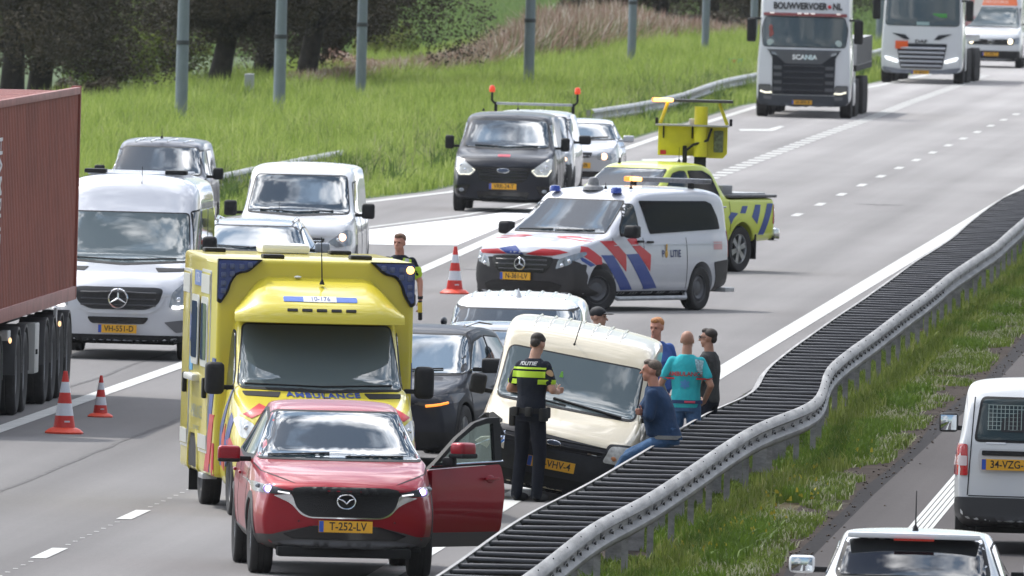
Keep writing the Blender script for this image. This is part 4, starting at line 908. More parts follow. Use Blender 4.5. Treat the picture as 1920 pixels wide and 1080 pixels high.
    n = len(r[0]); vs = [(.02+lean(p.y), p.x, p.y) for p in r[0]]+[(-.03+lean(p.y), p.x, p.y) for p in r[0]]
    mb.add(vs, fs+[tuple(i+n for i in f)[::-1] for f in fs]+[(i, (i+1) % n1, (i+1) % n1+n, i+n) for i in range(n1)]+[(n1+i, n1+(i+1) % n2, n1+(i+1) % n2+n, n1+i+n) for i in range(n2)])
    mb.build('window_frame', RUB, D, 30)
    mb = MB(); q = fr_i; mb.add([(lean(z), y_, z) for y_, z in q], [tuple(range(len(q)))]); mb.add([(lean(z)-.004, y_, z) for y_, z in q], [tuple(range(len(q)))]); mb.build('door_window', GLT, D, smooth=None, fix=False)
    mb = MB(); mb.tube([(.03, .02, 1.062), (.035, .5, 1.08), (.035, 1.15, 1.1)], .009, 6); mb.build('window_trim', CHR, D)
    mb = MB(); mb.box((.085, .92, .93), (.03, .24, .03), b=.012); mb.ell((.055, .93, .925), (.012, .07, .04)); mb.build('door_handle', REDP, D)
    # door mirror on the open door
    mb = MB(); mb.box((.22, .26, 1.22), (.17, .24, .15), b=.05, seg=3); m_ = mb.build('door_mirror', REDP, D, 60)
    mb = MB(); mb.box((.22, .26, 1.165), (.18, .25, .05), b=.02); mb.box((.1, .2, 1.1), (.14, .08, .1), b=.03); mb.build('mirror_lower', RUB, m_)
    plate('T-252-LV', (.0, 0, .495), t, bv=bv)
    wheels(t, .93, 3.63, .905, .36, .225, 'alloy', spokes=10)
    # inside
    antenna(t, (0, 3.9, 1.56), .12, (0, .5))
    wiper(bv, t, [(-.7, 1.125), (-.1, 1.15)]); wiper(bv, t, [(.05, 1.12), (.62, 1.13)])
    mb = MB(); mb.box((0, 1.95, 1.47), (.2, .04, .06), b=.015); mb.build('inner_mirror', RUB, t)
    return t
red_suv()
# ---------------- police van
WP = paint('white_paint', (.66, .67, .69)); WP2 = paint('silver_white_paint', (.56, .57, .61), metal=.1)
SRED = mat('stripe_red', (.5, .012, .02), .45, coat=.25); SBLU = mat('stripe_blue', (.012, .045, .24), .45, coat=.25); SWHT = mat('stripe_white', (.7, .7, .72), .4, coat=.5)
def police_van():
    t, bv = van('police', 'police_van', 'white police van with red and blue stripes parked across the lanes', 5.14, 1.93, 1.86, 1.22, 1.16, 2.12, 1.02, .86, WP2, wr=.84, ax=(.9, 4.1), r=.335, kind=None, hz=1.70, cat='police van')
    for sg in (1, -1):
        wheel(t, sg*.83, .9, .335, .215, sg, 'steel', steer=R(-32)); wheel(t, sg*.84, 4.1, .335, .215, sg, 'steel')
    pane(bv, t, [(-.78, 1.19), (.78, 1.19), (.66, 1.66), (-.66, 1.66)], 'front', 'windscreen')
    decal(bv, 'bumper', rnd([(-.91, .72, .05), (-.62, .60, .05), (-.54, .50, .05), (.54, .50, .05), (.62, .60, .05), (.91, .74, .05), (.91, .24), (-.91, .24)], .02), 'front', paint('bumper_grey', (.022, .022, .025), dirt=.4, coat=.1, spec=.3, rough=.6), t, off=.012, th=.02)
    for pl in ('left', 'right'):
        decal(bv, 'bumper_side', rnd([(.0, .24), (.46, .24), (.50, .55), (.34, .74), (.0, .84)], .03), pl, MATS['bumper_grey'], t, off=.012, th=.02)
        decal(bv, 'rear_bumper', rnd([(4.55, .3), (5.12, .28), (5.12, .78), (4.5, .74), (4.58, .5)], .04), pl, MATS['bumper_grey'], t, off=.012)
        decal(bv, 'sill', rnd([(1.32, .24), (3.66, .24), (3.68, .31), (1.32, .31)], .02), pl, RUB, t, off=.008)
    decal(bv, 'lower_intake', rnd([(-.66, .40), (-.5, .455), (.5, .455), (.66, .40), (.6, .27), (-.6, .27)], .03), 'front', BLK, t, off=.02)
    decal(bv, 'grille', rnd([(-.52, .82), (-.3, .835), (.3, .835), (.52, .82), (.49, .68), (.38, .58), (-.38, .58), (-.49, .68)], .05), 'front', BLK, t, off=.02, th=.03)
    bars(bv, t, 'grille_bar', .63, .77, 3, lambda z: .43 if z > .65 else .38, mat('grille_bar_grey', (.06, .06, .065), .4), off=.032, th=.011)
    y0 = snap(bv, 'front', 0, .71)[0].y; star(t, 0, y0-.05, .71, .088)
    lamp(bv, t, [(.56, .64), (.60, .79), (.78, .86), (.88, .92), (.89, .85), (.78, .72)], [(.66, .70, 0), (.76, .77, 0)])
    # stripes on hood and flank
    for q, m_ in (([(-.80, .90), (-.42, .925), (-.26, .86), (-.5, .845), (-.74, .85)], SRED), ([(-.40, .93), (-.12, .985), (.04, .86), (-.24, .86)], SBLU), ([(.08, .86), (.34, .945), (.6, .935), (.74, .90), (.50, .845), (.3, .84)], SRED)):
        decal(bv, 'stripe', q, 'front', m_, t, off=.007, res=.03)
    red = [[(0.651,1.187),(0.928,1.185),(0.891,1.08)], [(0.913,1.074),(1.298,1.078),(1.652,0.867),(1.654,0.608)], [(1.725,1.1),(2.024,1.133),(2.082,1.017),(2.448,0.863),(2.423,0.609)], [(0.348,0.875),(0.427,0.996),(0.555,0.985),(0.884,0.827),(0.902,0.726),(0.719,0.715)]]
    blu = [[(0.882,0.862),(1.233,0.86),(1.896,0.334),(1.532,0.327)], [(1.665,0.871),(2.047,0.879),(2.679,0.357),(2.283,0.335)], [(0.32,0.855),(0.698,0.711),(0.572,0.687),(0.375,0.773)]]
    for pl in ('right', 'left'):
        for q in red: decal(bv, 'stripe', q, pl, SRED, t, off=.006, res=.05)
        for q in blu: decal(bv, 'stripe', q, pl, SBLU, t, off=.007, res=.05)
    for pl in ('right', 'left'):
        pane(bv, t, [(1.56, 1.16), (1.6, 1.26), (1.98, 1.60), (2.08, 1.62), (2.17, 1.16)], pl, 'door_window', glassm('grey_glass', (.015, .022, .022), ior=1.5))
        pane(bv, t, [(2.243,1.68),(4.343,1.669),(4.52,1.627),(4.706,1.422),(4.773,1.242),(2.5,1.175)], pl, 'side_window', glassm('privacy_glass', (.004, .004, .005), rough=.06, ior=1.16), seal=False)
        sg_ = 1 if pl == 'right' else -1; nv = mat('navy_lettering', (.02, .03, .12), .5)
        lettering(bv, 'police_lettering', 'LITIE', .15, (3.12+sg_*.12, .87), pl, nv, t, bold=.004, sp=1.1); lettering(bv, 'police_lettering', 'P', .15, (3.12-sg_*.28, .87), pl, nv, t, bold=.004)
        h, n = snap(bv, pl, 3.12-sg_*.17, .87); mb = MB(); mb.ell(h+n*.006, (.008, .05, .06), 12, 8); mb.box(h+n*.006+V((0, 0, .1)), (.012, .04, .1), b=.005); mb.build('emblem', mat('gold_emblem', (.55, .32, .06), .5), t)
        decal(bv, 'small_sticker', rnd([(4.5, .93), (4.8, .93), (4.8, 1.05), (4.5, 1.05)], .01), pl, mat('sticker_pink', (.55, .3, .3), .5), t, off=.006, th=.004)
        decal(bv, 'tail_lamp', rnd([(5.04, .80), (5.13, .80), (5.12, 1.22), (5.04, 1.22)], .02), pl, REDL, t, off=.012)
    seams(bv, t, (1.28, 2.24, 3.62), .34, 1.12); handles(bv, t, [(2.12, 1.06), (2.42, 1.05)], RUB)
    for pl in ('left', 'right'): decal(bv, 'body_crease', [(1.3, 1.0), (4.9, 1.02), (4.9, 1.03), (1.3, 1.01)], pl, WP2, t, off=.012, th=.02)
    for sg in (1, -1):
        mirror(t, sg, sg*.93, 1.58, 1.22, (.22, .2, .2))
    mb = MB(); mb.tube([(.88, 1.3, .26), (.95, 1.4, .2), (.95, 3.6, .2), (.88, 3.7, .26)], .035, 8); mb.build('side_step', STL, t); mb = MB(); mb.box((.72, 5.02, .31), (.5, .3, .07), b=.015); mb.build('rear_step', STL, t)
    for x in (-.60, .46): mb = MB(); mb.lathe([(.085, 0), (.085, .05), (.07, .085), (.001, .095)], c=(x, 2.2, 1.785), n=20); mb.build('blue_beacon', BLU, t)
    mb = MB(); mb.lathe([(.17, 0), (.15, .05), (.09, .08), (.085, .15), (.06, .19), (.001, .2)], c=(-.02, 2.35, 1.82), n=20); mb.build('roof_camera', mat('camera_grey', (.2, .2, .2), .4, var=.3), t)
    antenna(t, (.22, 2.3, 1.84), .10, (0, 0)); antenna(t, (.55, 2.5, 1.85), .25, (0, .1))
    mb = MB(); mb.box((.25, 4.35, 1.97), (1.3, .24, .075), b=.02); lb = mb.build('light_bar', mat('light_bar_grey', (.12, .12, .13), .25, var=.4, vscale=30), t)
    mb = MB(); mb.box((-.43, 4.35, 1.972), (.16, .25, .08), b=.03); mb.build('light_bar_lens', AMB, lb); mb = MB(); mb.box((-.29, 4.25, 1.972), (.2, .1, .06), b=.02); mb.build('amber_lamp', AMBW, lb)
    for x in (-.4, .6): mb = MB(); mb.box((x, 4.35, 1.9), (.06, .1, .1)); mb.build('light_bar_bracket', RUB, lb)
    for q in ([(-.7, 1.2), (-.1, 1.215)], [(-.05, 1.2), (.6, 1.215)]): wiper(bv, t, q)
    plate('N-361-LV', (-.08, 0, .52), t, bv=bv)
police_van()
# ---------------- pickup with raised arrow-board trailer arm
YP = paint('hi_vis_yellow_paint', (.55, .62, .03), dirt=.15)
def pickup():
    t = empty('pickup', label='yellow road inspection pickup with blue slanted stripes behind the police van', cat='pickup'); place(t, 'pick')
    W = 1.86
    me, bv = shell(5.33, zt=[(0, .9), (.06, 1.02), (.3, 1.13), (1.25, 1.2), (1.32, 1.24), (2.02, 1.7), (2.25, 1.79), (2.9, 1.82), (3.35, 1.78), (3.48, 1.68), (3.66, 1.24), (3.72, 1.22), (3.8, 1.22), (5.25, 1.24), (5.33, 1.2)],
        zb=[(0, .42), (.5, .36), (5.33, .5)], zs=[(0, .86), (.3, 1.04), (1.25, 1.12), (3.4, 1.19), (5.33, 1.19)], wm=[(0, .8), (.35, .9), (.9, .93), (5.1, .93), (5.33, .88)], ws=[(0, .72), (.4, .84), (1.3, .88), (3.5, .89), (5.33, .86)],
        wt=[(0, .6), (1.3, .7), (2.1, .62), (2.8, .64), (3.4, .63), (3.7, .78), (5.33, .78)], bow=.3, nose=((.3, .08), (.55, 0), (.9, 0), (1.1, .05)), arches=(1.0, 4.08), ar=.45, aw=.36, ys=(.15, .6, 4.5, 5.2), bowr=.05)
    setpaint(me, YP); put(me, 'body', YP, t)
    wheels(t, 1.0, 4.08, .93, .385, .255, 'alloy', spokes=6)
    pane(bv, t, [(-.70, 1.27), (.70, 1.27), (.58, 1.69), (-.58, 1.69)], 'front', 'windscreen')
    decal(bv, 'grille', rnd([(-.45, .95), (.45, .95), (.4, .6), (-.4, .6)], .04), 'front', BLK, t, off=.015); lamp(bv, t, [(.5, .86), (.52, .98), (.84, 1.0), (.8, .88)])
    for pl in ('left', 'right'):
        pane(bv, t, [(1.62, 1.26), (2.14, 1.62), (2.36, 1.66), (2.52, 1.66), (2.56, 1.25)], pl, 'door_window', MATS['grey_glass'])
        pane(bv, t, [(2.66, 1.25), (2.62, 1.67), (3.12, 1.66), (3.34, 1.58), (3.42, 1.27)], pl, 'rear_door_window', MATS['privacy_glass'])
        for q in ([(3.70,.80),(3.62,.92),(3.72,1.0),(3.95,.98),(3.8,.9)], [(4.02,.98),(4.2,.98),(4.3,1.10),(4.12,1.10)], [(4.42,.92),(4.60,.80),(4.76,1.12),(4.58,1.12)], [(4.66,.62),(4.86,.62),(5.2,1.14),(5.0,1.14)]):
            decal(bv, 'stripe', q, pl, SBLU, t, off=.007, res=.06)
        decal(bv, 'tail_lamp', rnd([(5.16, .80), (5.32, .80), (5.32, 1.13), (5.22, 1.13)], .04), pl, REDL, t, off=.014)
        decal(bv, 'wheel_arch_trim', [(4.08+.50*cos(a), .39+.50*sin(a)) for a in [pi*k/18 for k in range(19)]]+[(4.08+.455*cos(a), .385+.455*sin(a)) for a in [pi*(18-k)/18 for k in range(19)]], pl, YP, t, off=.02, th=.03)
    seams(bv, t, (1.6, 2.6, 3.68), .5, 1.18); handles(bv, t, [(2.45, 1.08), (3.4, 1.08)], CHR)
    for sg in (1, -1):
        mirror(t, sg, sg*.92, 1.75, 1.25, (.2, .14, .2)); mb = MB(); mb.box((sg*.8, 4.56, .42), (.26, .03, .42), b=.01); mb.build('mud_flap', RUB, t)
    # bed: rim, cover, boxes
    mb = MB(); mb.box((0, 4.52, 1.262), (1.74, 1.66, .05), b=.02); bc = mb.build('bed_rim', mat('bed_grey', (.08, .08, .085), .5, var=.3), t)
    mb = MB(); mb.box((0, 4.7, 1.30), (1.4, 1.1, .03), b=.01); mb.build('bed_cover', STL, t); mb = MB(); mb.box((.3, 3.95, 1.36), (.8, .35, .16), b=.02); mb.build('tool_box', mat('box_grey', (.25, .25, .26), .5), t)
    mb = MB(); mb.box((0, 5.36, .62), (1.5, .1, .16), b=.04); mb.box((.84, 5.30, .62), (.16, .2, .22), b=.05); mb.build('rear_bumper', CHR, t)
    decal(bv, 'tail_gate', rnd([(-.7, .7), (.7, .7), (.7, 1.16), (-.7, 1.16)], .04), 'rear', YP, t, off=.01)
    antenna(t, (-.45, 2.3, 1.78), .18, (.5, -.3)); antenna(t, (.35, 2.9, 1.82), .25, (0, 0))
    # mast and arrow board, facing back
    E_ = bpy.data.objects.new('arrow_board', None); link(E_, t); E_.location = (.02, 3.95, -.12); E_.rotation_euler = (0, 0, math.atan(FRM['pick'][2]))
    yb = mat('board_yellow', (.62, .56, .015), .45, var=.12, vscale=3, dirt=.2)
    mb = MB(); mb.box((.12, 0, 1.7), (.20, .2, 1.1), b=.02); mb.box((-.14, .02, 1.85), (.07, .1, .7), b=.02); mb.build('mast_foot', RUB, E_)
    mb = MB(); mb.cyl((.12, -.05, 2.02), (.12, -.05, 2.86), .115, n=20); mb.build('mast', yb, E_)
    mb = MB(); mb.box((-.28, .1, 2.28), (.62, .08, .50), b=.015); mb.build('board', yb, E_); mb = MB(); mb.prism([(.02, 2.02), (.02, 2.53), (.57, 2.53), (.57, 2.08), (.50, 2.0), (.1, 2.0)], 'Y', .06, .16); mb.build('board_side', yb, E_)
    mb = MB(); mb.box((.42, .03, 2.28), (.16, .04, .36), b=.02); mb.build('control_box', mat('control_grey', (.12, .14, .08), .6, var=.6, vscale=20), E_)
    mb = MB(); mb.box((-.02, 0, 2.54), (1.24, .4, .03), b=.006); mb.build('shelf', mat('shelf_grey', (.35, .34, .33), .5), E_)
    mb = MB(); mb.tube([(.3, -.08, 2.5), (.24, -.12, 2.3), (-.0, -.16, 2.22), (-.12, -.1, 2.12), (-.12, -.06, 1.9)], .022, 8); mb.build('hose', RUB, E_)
    for a, b in (((-.56, 0, 2.56), (-.44, 0, 2.92)), ((.56, 0, 2.56), (.42, 0, 2.92))): mb = MB(); mb.cyl(a, b, .03, n=8); mb.build('strut', yb, E_)
    mb = MB(); mb.box((.1, 0, 2.95), (1.1, .3, .05), b=.015); mb.build('light_bar', mat('bar_dark', (.06, .055, .05), .4), E_)
    mb = MB(); mb.box((-.52, -.03, 2.955), (.34, .32, .06), b=.025); mb.build('amber_lamp', AMBW, E_); mb = MB(); mb.box((-.64, -.03, 2.955), (.14, .3, .075), b=.03); mb.build('amber_lens', AMB, E_)
    mb = MB(); mb.box((-.0, .1, 2.60), (.16, .14, .1), b=.02); mb.build('shelf_box', mat('box_white', (.6, .58, .56), .5), E_)
    mb = MB(); mb.box((-.5, .055, 2.08), (.1, .02, .07)); mb.build('sticker', SRED, E_)
    for x in (-.62, .62): mb = MB(); mb.box((x, 0, 2.6), (.05, .05, .12), b=.01); mb.build('clamp', RUB, E_)
    for x, w_ in ((-.5, .025), (-.02, .025)): mb = MB(); mb.box((x, .05, 2.42), (w_, .03, .2)); mb.build('bracket', RUB, E_)
pickup()
# ---------------- the other vans
def black_van():
    bp = paint('dark_blue_black_paint', (.010, .012, .020), dirt=.06, coat=.4, spec=.2, rough=.5)
    t, bv = van('black', 'delivery_van', 'black van with round roof edge and outlined headlights in the exit lane', 4.97, 1.986, 1.86, 1.05, 1.2, 1.85, 1.05, .84, bp, wr=.80, ax=(1.0, 3.93), r=.34, hz=1.76, kind='steel')
    pane(bv, t, [(-.81, 1.24), (0, 1.20), (.81, 1.24), (.72, 1.72), (-.72, 1.72)], 'front', 'windscreen', r=.08)
    decal(bv, 'hood_badge', rnd([(-.12, 1.10), (.12, 1.10), (.12, 1.06), (-.12, 1.06)], .02), 'front', mat('badge_red', (.45, .04, .07), .5), t, res=.03)
    decal(bv, 'grille', rnd([(-.53, .86), (.53, .86), (.44, .62), (.2, .55), (-.2, .55), (-.44, .62)], .05), 'front', BLK, t, off=.015)
    bars(bv, t, 'grille_bar', .64, .82, 4, .44, bp, off=.02, th=.009)
    lamp(bv, t, [(.52, .80), (.62, .70), (.83, .70), (.90, .84), (.90, 1.04), (.84, 1.03)], [(.72, .80, 0), (.80, .88, 0)], m=mat('clear_lens', (.62, .63, .62), .1, var=.3, vscale=14))
    for sg in (1, -1):
        P = [snap(bv, 'front', sg*x, z) for x, z in ((.83, 1.0), (.54, .80), (.63, .715), (.82, .71), (.88, .82))]; mb = MB(); mb.tube([h+n*.03 for h, n in P], .009, 6); mb.build('running_light', DRL, t)
        decal(bv, 'fog_lamp_recess', rnd([(.62, .52), (.9, .50), (.9, .34), (.72, .34)] if sg > 0 else mirx([(.62, .52), (.9, .50), (.9, .34), (.72, .34)]), .03), 'front', BLK, t, off=.014)
        h, n = snap(bv, 'front', sg*.78, .42); mb = MB(); mb.ell(h+n*.02, (.05, .02, .035)); mb.build('fog_lamp', LEN, t)
        mirror(t, sg, sg*.97, 1.45, 1.3, (.17, .16, .26))
    decal(bv, 'lower_intake', rnd([(-.5, .40), (.5, .40), (.45, .26), (-.45, .26)], .03), 'front', BLK, t, off=.014)
    y0 = snap(bv, 'front', 0, .80)[0].y; oval(t, 0, y0-.035, .80, .12, .05, mat('oval_blue', (.05, .07, .12), .3))
    plate('VRR-24-T', (0, 0, .50), t, bv=bv); wiper(bv, t, [(-.6, 1.25), (0, 1.225)]); wiper(bv, t, [(0, 1.22), (.6, 1.25)])
    for pl in ('left', 'right'): pane(bv, t, [(1.3, 1.26), (1.8, 1.66), (2.1, 1.68), (2.15, 1.22)], pl, 'door_window')
    seams(bv, t, (1.1, 2.2, 3.3), .35, 1.2); antenna(t, (.15, 2.1, 1.93), .14); antenna(t, (-.5, 1.95, 1.9), .03)
def white_van():
    t, bv = van('wvan', 'delivery_van', 'white panel van with one headlight lit behind the ambulance', 4.8, 1.9, 1.95, 1.0, 1.2, 1.7, 1.08, .86, WP, wr=.83, ax=(.9, 3.98), hz=1.82, lab=None)
    pane(bv, t, [(-.79, 1.22), (0, 1.19), (.79, 1.22), (.70, 1.78), (-.70, 1.78)], 'front', 'windscreen', r=.06)
    lamp(bv, t, [(.52, .78), (.66, .70), (.88, .74), (.89, .96), (.80, .98)], [(.68, .82, 0)]); 
    h, n = snap(bv, 'front', .74, .86); mb = MB(); mb.ell(h+n*.02, (.06, .02, .06)); mb.build('low_beam', mat('lamp_warm', (1, .7, .5), .3, emit=(1, .62, .4), es=2.5), t)
    decal(bv, 'grille', rnd([(-.48, .84), (.48, .84), (.42, .66), (-.42, .66)], .03), 'front', BLK, t, off=.015); bars(bv, t, 'grille_bar', .70, .80, 2, .42, CHR, off=.02, th=.006)
    decal(bv, 'bumper', rnd([(-.85, .5), (.85, .5), (.85, .24), (-.85, .24)], .04), 'front', RUB, t)
    for pl in ('left', 'right'): pane(bv, t, [(1.32, 1.24), (1.7, 1.68), (2.1, 1.70), (2.15, 1.20)], pl, 'door_window')
    for sg in (1, -1): mirror(t, sg, sg*.93, 1.3, 1.26, (.2, .16, .24))
    seams(bv, t, (1.05, 2.25, 3.4), .35, 1.2); plate('VK-318-D', (0, 0, .55), t, bv=bv); wiper(bv, t, [(-.6, 1.24), (0, 1.21)]); wiper(bv, t, [(0, 1.21), (.55, 1.24)])
    antenna(t, (-.3, 1.0, 1.19), .2)
def sprinter():
    sp = paint('silver_paint', (.56, .57, .61), metal=.25, coat=1)
    t, bv = van('spr', 'high_roof_van', 'silver high roof van with ring emblem stuck beside the red container truck', 5.9, 1.99, 2.45, 1.15, 1.32, 1.9, 1.12, .86, sp, wr=.86, ax=(1.0, 4.66), r=.345, hz=2.0, rt=.2, kind='steel', ys=(2.3, 2.6))
    pane(bv, t, [(-.86, 1.33), (0, 1.29), (.86, 1.33), (.80, 1.95), (-.80, 1.95)], 'front', 'windscreen', m=glassm('screen_glass', (.10, .125, .13), ior=1.8), r=.05)
    decal(bv, 'grille_surround', rnd([(-.66, .98), (-.5, 1.0), (.5, 1.0), (.66, .98), (.58, .72), (.4, .62), (-.4, .62), (-.58, .72)], .08), 'front', sp, t, off=.02)
    decal(bv, 'grille', rnd([(-.60, .95), (-.5, .97), (.5, .97), (.60, .95), (.54, .76), (.38, .68), (-.38, .68), (-.54, .76)], .07), 'front', mat('grille_dark', (.02, .02, .022), .4), t, off=.03, th=.02)
    bars(bv, t, 'grille_bar', .74, .90, 3, .5, mat('grille_bar_grey', (.06, .06, .065), .4), off=.04, th=.013)
    y0 = snap(bv, 'front', 0, .83)[0].y; star(t, 0, y0-.06, .83, .125)
    lamp(bv, t, [(.68, .72), (.88, .70), (.93, .86), (.93, 1.06), (.86, 1.05), (.72, .92)], [(.80, .83, 0)]); 
    for sg in (1, -1):
        P = [snap(bv, 'front', sg*x, z) for x, z in ((.72, .725), (.80, .72), (.87, .735))]; mb = MB(); mb.tube([h+n*.028 for h, n in P], .022, 6); mb.build('running_light', LED, t)
        q = [(.45, 1.235), (.86, 1.235), (.84, 1.20), (.5, 1.185)]; decal(bv, 'hood_vent', rnd(q if sg > 0 else mirx(q), .01), 'front', RUB, t, off=.008, res=.03)
        q = [(.62, .52), (.92, .56), (.92, .40), (.78, .38)]; decal(bv, 'fog_lamp', rnd(q if sg > 0 else mirx(q), .02), 'front', mat('fog_grey', (.12, .12, .13), .3), t, off=.01)
        mirror(t, sg, sg*.97, 1.55, 1.5, (.2, .2, .34))
    decal(bv, 'lower_intake', rnd([(-.42, .58), (.42, .58), (.36, .49), (-.36, .49)], .04), 'front', BLK, t, off=.012)
    decal(bv, 'bumper_lip', rnd([(-.88, .34), (.88, .34), (.85, .2), (-.85, .2)], .03), 'front', RUB, t, off=.012)
    for pl in ('left', 'right'): pane(bv, t, [(1.55, 1.36), (1.95, 1.98), (2.35, 2.0), (2.4, 1.3)], pl, 'door_window')
    for q in ([(2.6, 1.35), (2.6, 2.0), (3.7, 2.0), (3.7, 1.35)], [(3.85, 1.35), (3.85, 2.0), (5.2, 2.0), (5.2, 1.35)]): pane(bv, t, q, 'right', 'side_window', seal=False)
    seams(bv, t, (1.2, 2.5, 3.8), .35, 1.3); seams(bv, t, (), 0, 0)
    plate('VH-551-D', (0, 0, .42), t, bv=bv); wiper(bv, t, [(-.8, 1.34), (0, 1.315)]); wiper(bv, t, [(0, 1.315), (.7, 1.345)])
    antenna(t, (.14, 2.12, 2.16), .42, (0, .12), .008)
    for x in (-.55, .55): mb = MB(); mb.box((x, 3.0, 2.495), (.3, .3, .06), b=.02); mb.build('roof_lamp', RUB, t)
    mb = MB()
    for k in range(7): mb.box((0, 2.9+k*.4, 2.46), (1.3, .05, .03), b=.012)
    mb.build('roof_ribs', sp, t)
def dark_van():
    dp = paint('dark_blue_paint', (.025, .03, .05), coat=.5, dirt=.12)
    t, bv = van('dvan', 'compact_van', 'dark blue van with rib highlights made as chrome strips on its roof front', 4.6, 1.80, 1.80, 1.1, 1.2, 1.8, 1.05, .86, dp, wr=.78, ax=(.9, 3.6), hz=1.66)
    pane(bv, t, [(-.74, 1.22), (.74, 1.22), (.64, 1.66), (-.64, 1.66)], 'front', 'windscreen', r=.06)
    decal(bv, 'bumper', rnd([(-.8, .6), (.8, .6), (.8, .24), (-.8, .24)], .04), 'front', RUB, t); lamp(bv, t, [(.5, .78), (.82, .78), (.82, .98), (.6, .95)])
    for pl in ('left', 'right'): pane(bv, t, [(1.35, 1.24), (1.75, 1.6), (2.05, 1.62), (2.1, 1.2)], pl, 'door_window'); pane(bv, t, [(2.3, 1.2), (2.3, 1.62), (3.2, 1.62), (3.2, 1.2)], pl)
    for sg in (1, -1): mirror(t, sg, sg*.88, 1.4, 1.25, (.18, .14, .2))
    for x in (-.45, -.18, .1, .38):
        mb = MB(); h = [snap(bv, 'top', x+.05*i, 1.98+.12*i)[0]+V((0, 0, .006)) for i in range(4)]; mb.tube(h, .012, 6); mb.build('rib_highlight', CHR, t)  # chrome strips stand in for the highlights along the roof ribs
    seams(bv, t, (1.1, 2.2, 3.3), .35, 1.15); plate('R-417-XB', (0, 0, .5), t, bv=bv); antenna(t, (0, 1.95, 1.82), .18)
def beacon_van():
    t, bv = van('beacon', 'service_van', 'white service van with roof bar and two red beacons behind the black van', 4.5, 1.85, 1.76, 1.1, 1.2, 1.8, 1.02, .82, WP2, wr=.80, ax=(.9, 3.6), hz=1.64, kind='dark')
    pane(bv, t, [(-.74, 1.22), (.74, 1.22), (.66, 1.66), (-.66, 1.66)], 'front', 'windscreen', r=.06)
    decal(bv, 'bumper', rnd([(-.8, .78), (.8, .78), (.8, .24), (-.8, .24)], .06), 'front', RUB, t); lamp(bv, t, [(.5, .84), (.84, .76), (.86, 1.0), (.66, .98)], [(.74, .87, 1)], lit=mat('lamp_warm', (1, .7, .5), .3, emit=(1, .62, .4), es=2.5))
    for pl in ('left', 'right'): pane(bv, t, [(1.35, 1.24), (1.75, 1.6), (2.05, 1.62), (2.1, 1.2)], pl, 'door_window'); decal(bv, 'side_cladding', rnd([(.02, .25), (.5, .25), (.5, .8), (.02, .8)], .05), pl, RUB, t)
    for sg in (1, -1): mirror(t, sg, sg*.9, 1.4, 1.24, (.24, .16, .18))
    mb = MB(); mb.box((0, 2.6, 1.9), (1.5, .14, .05), b=.015); rb = mb.build('roof_bar', STL, t)
    for sg in (1, -1):
        mb = MB(); mb.box((sg*.76, 2.6, 1.83), (.06, .1, .2), b=.01); mb.tube([(sg*.78, 2.6, 1.9), (sg*.84, 2.6, 1.96), (sg*.84, 2.6, 2.14)], .024, 8); mb.build('beacon_stem', RUB, rb)
        mb = MB(); mb.lathe([(.055, 0), (.062, .04), (.055, .1), (.03, .13), (.001, .135)], c=(sg*.84, 2.6, 2.12), n=14); mb.build('beacon', mat('beacon_red', (.7, .06, .02), .2, emit=(1, .1, .04), es=.35), rb)
    plate('V-640-PL', (0, 0, .5), t, bv=bv)
def small_white_van():
    t, bv = van('white', 'compact_van', 'small white van with ribbed roof between grey car and police van', 4.4, 1.81, 1.73, 1.1, 1.2, 1.75, 1.02, .84, WP, wr=.80, ax=(.9, 3.6), hz=1.60, rt=.12)
    pane(bv, t, [(-.74, 1.22), (.74, 1.22), (.68, 1.56), (-.68, 1.56)], 'front', 'windscreen', r=.08)
    decal(bv, 'bumper', rnd([(-.8, .6), (.8, .6), (.8, .24), (-.8, .24)], .04), 'front', RUB, t); lamp(bv, t, [(.5, .78), (.82, .78), (.82, .98), (.6, .95)])
    for pl in ('left', 'right'): pane(bv, t, [(1.35, 1.24), (1.75, 1.56), (2.05, 1.6), (2.1, 1.2)], pl, 'door_window')
    for sg in (1, -1): mirror(t, sg, sg*.88, 1.4, 1.25, (.18, .14, .2))
    for k in range(8):
        x = -.56+.16*k; mb = MB(); h = [snap(bv, 'top', x, y)[0]+V((0, 0, .004)) for y in (2.1, 2.6, 3.2, 3.9)]; mb.tube(h, [.008, .018, .018, .008], 6); mb.build('roof_rib', WP, t)
    seams(bv, t, (1.1, 2.2, 3.3), .35, 1.15); plate('VN-902-K', (0, 0, .5), t, bv=bv)
    mb = MB(); mb.lathe([(.05, 0), (.03, .05), (.001, .12)], c=(0, 2.0, 1.70), n=10); mb.build('roof_fin', WP, t)
for f_ in (black_van, white_van, sprinter, dark_van, beacon_van, small_white_van): f_()
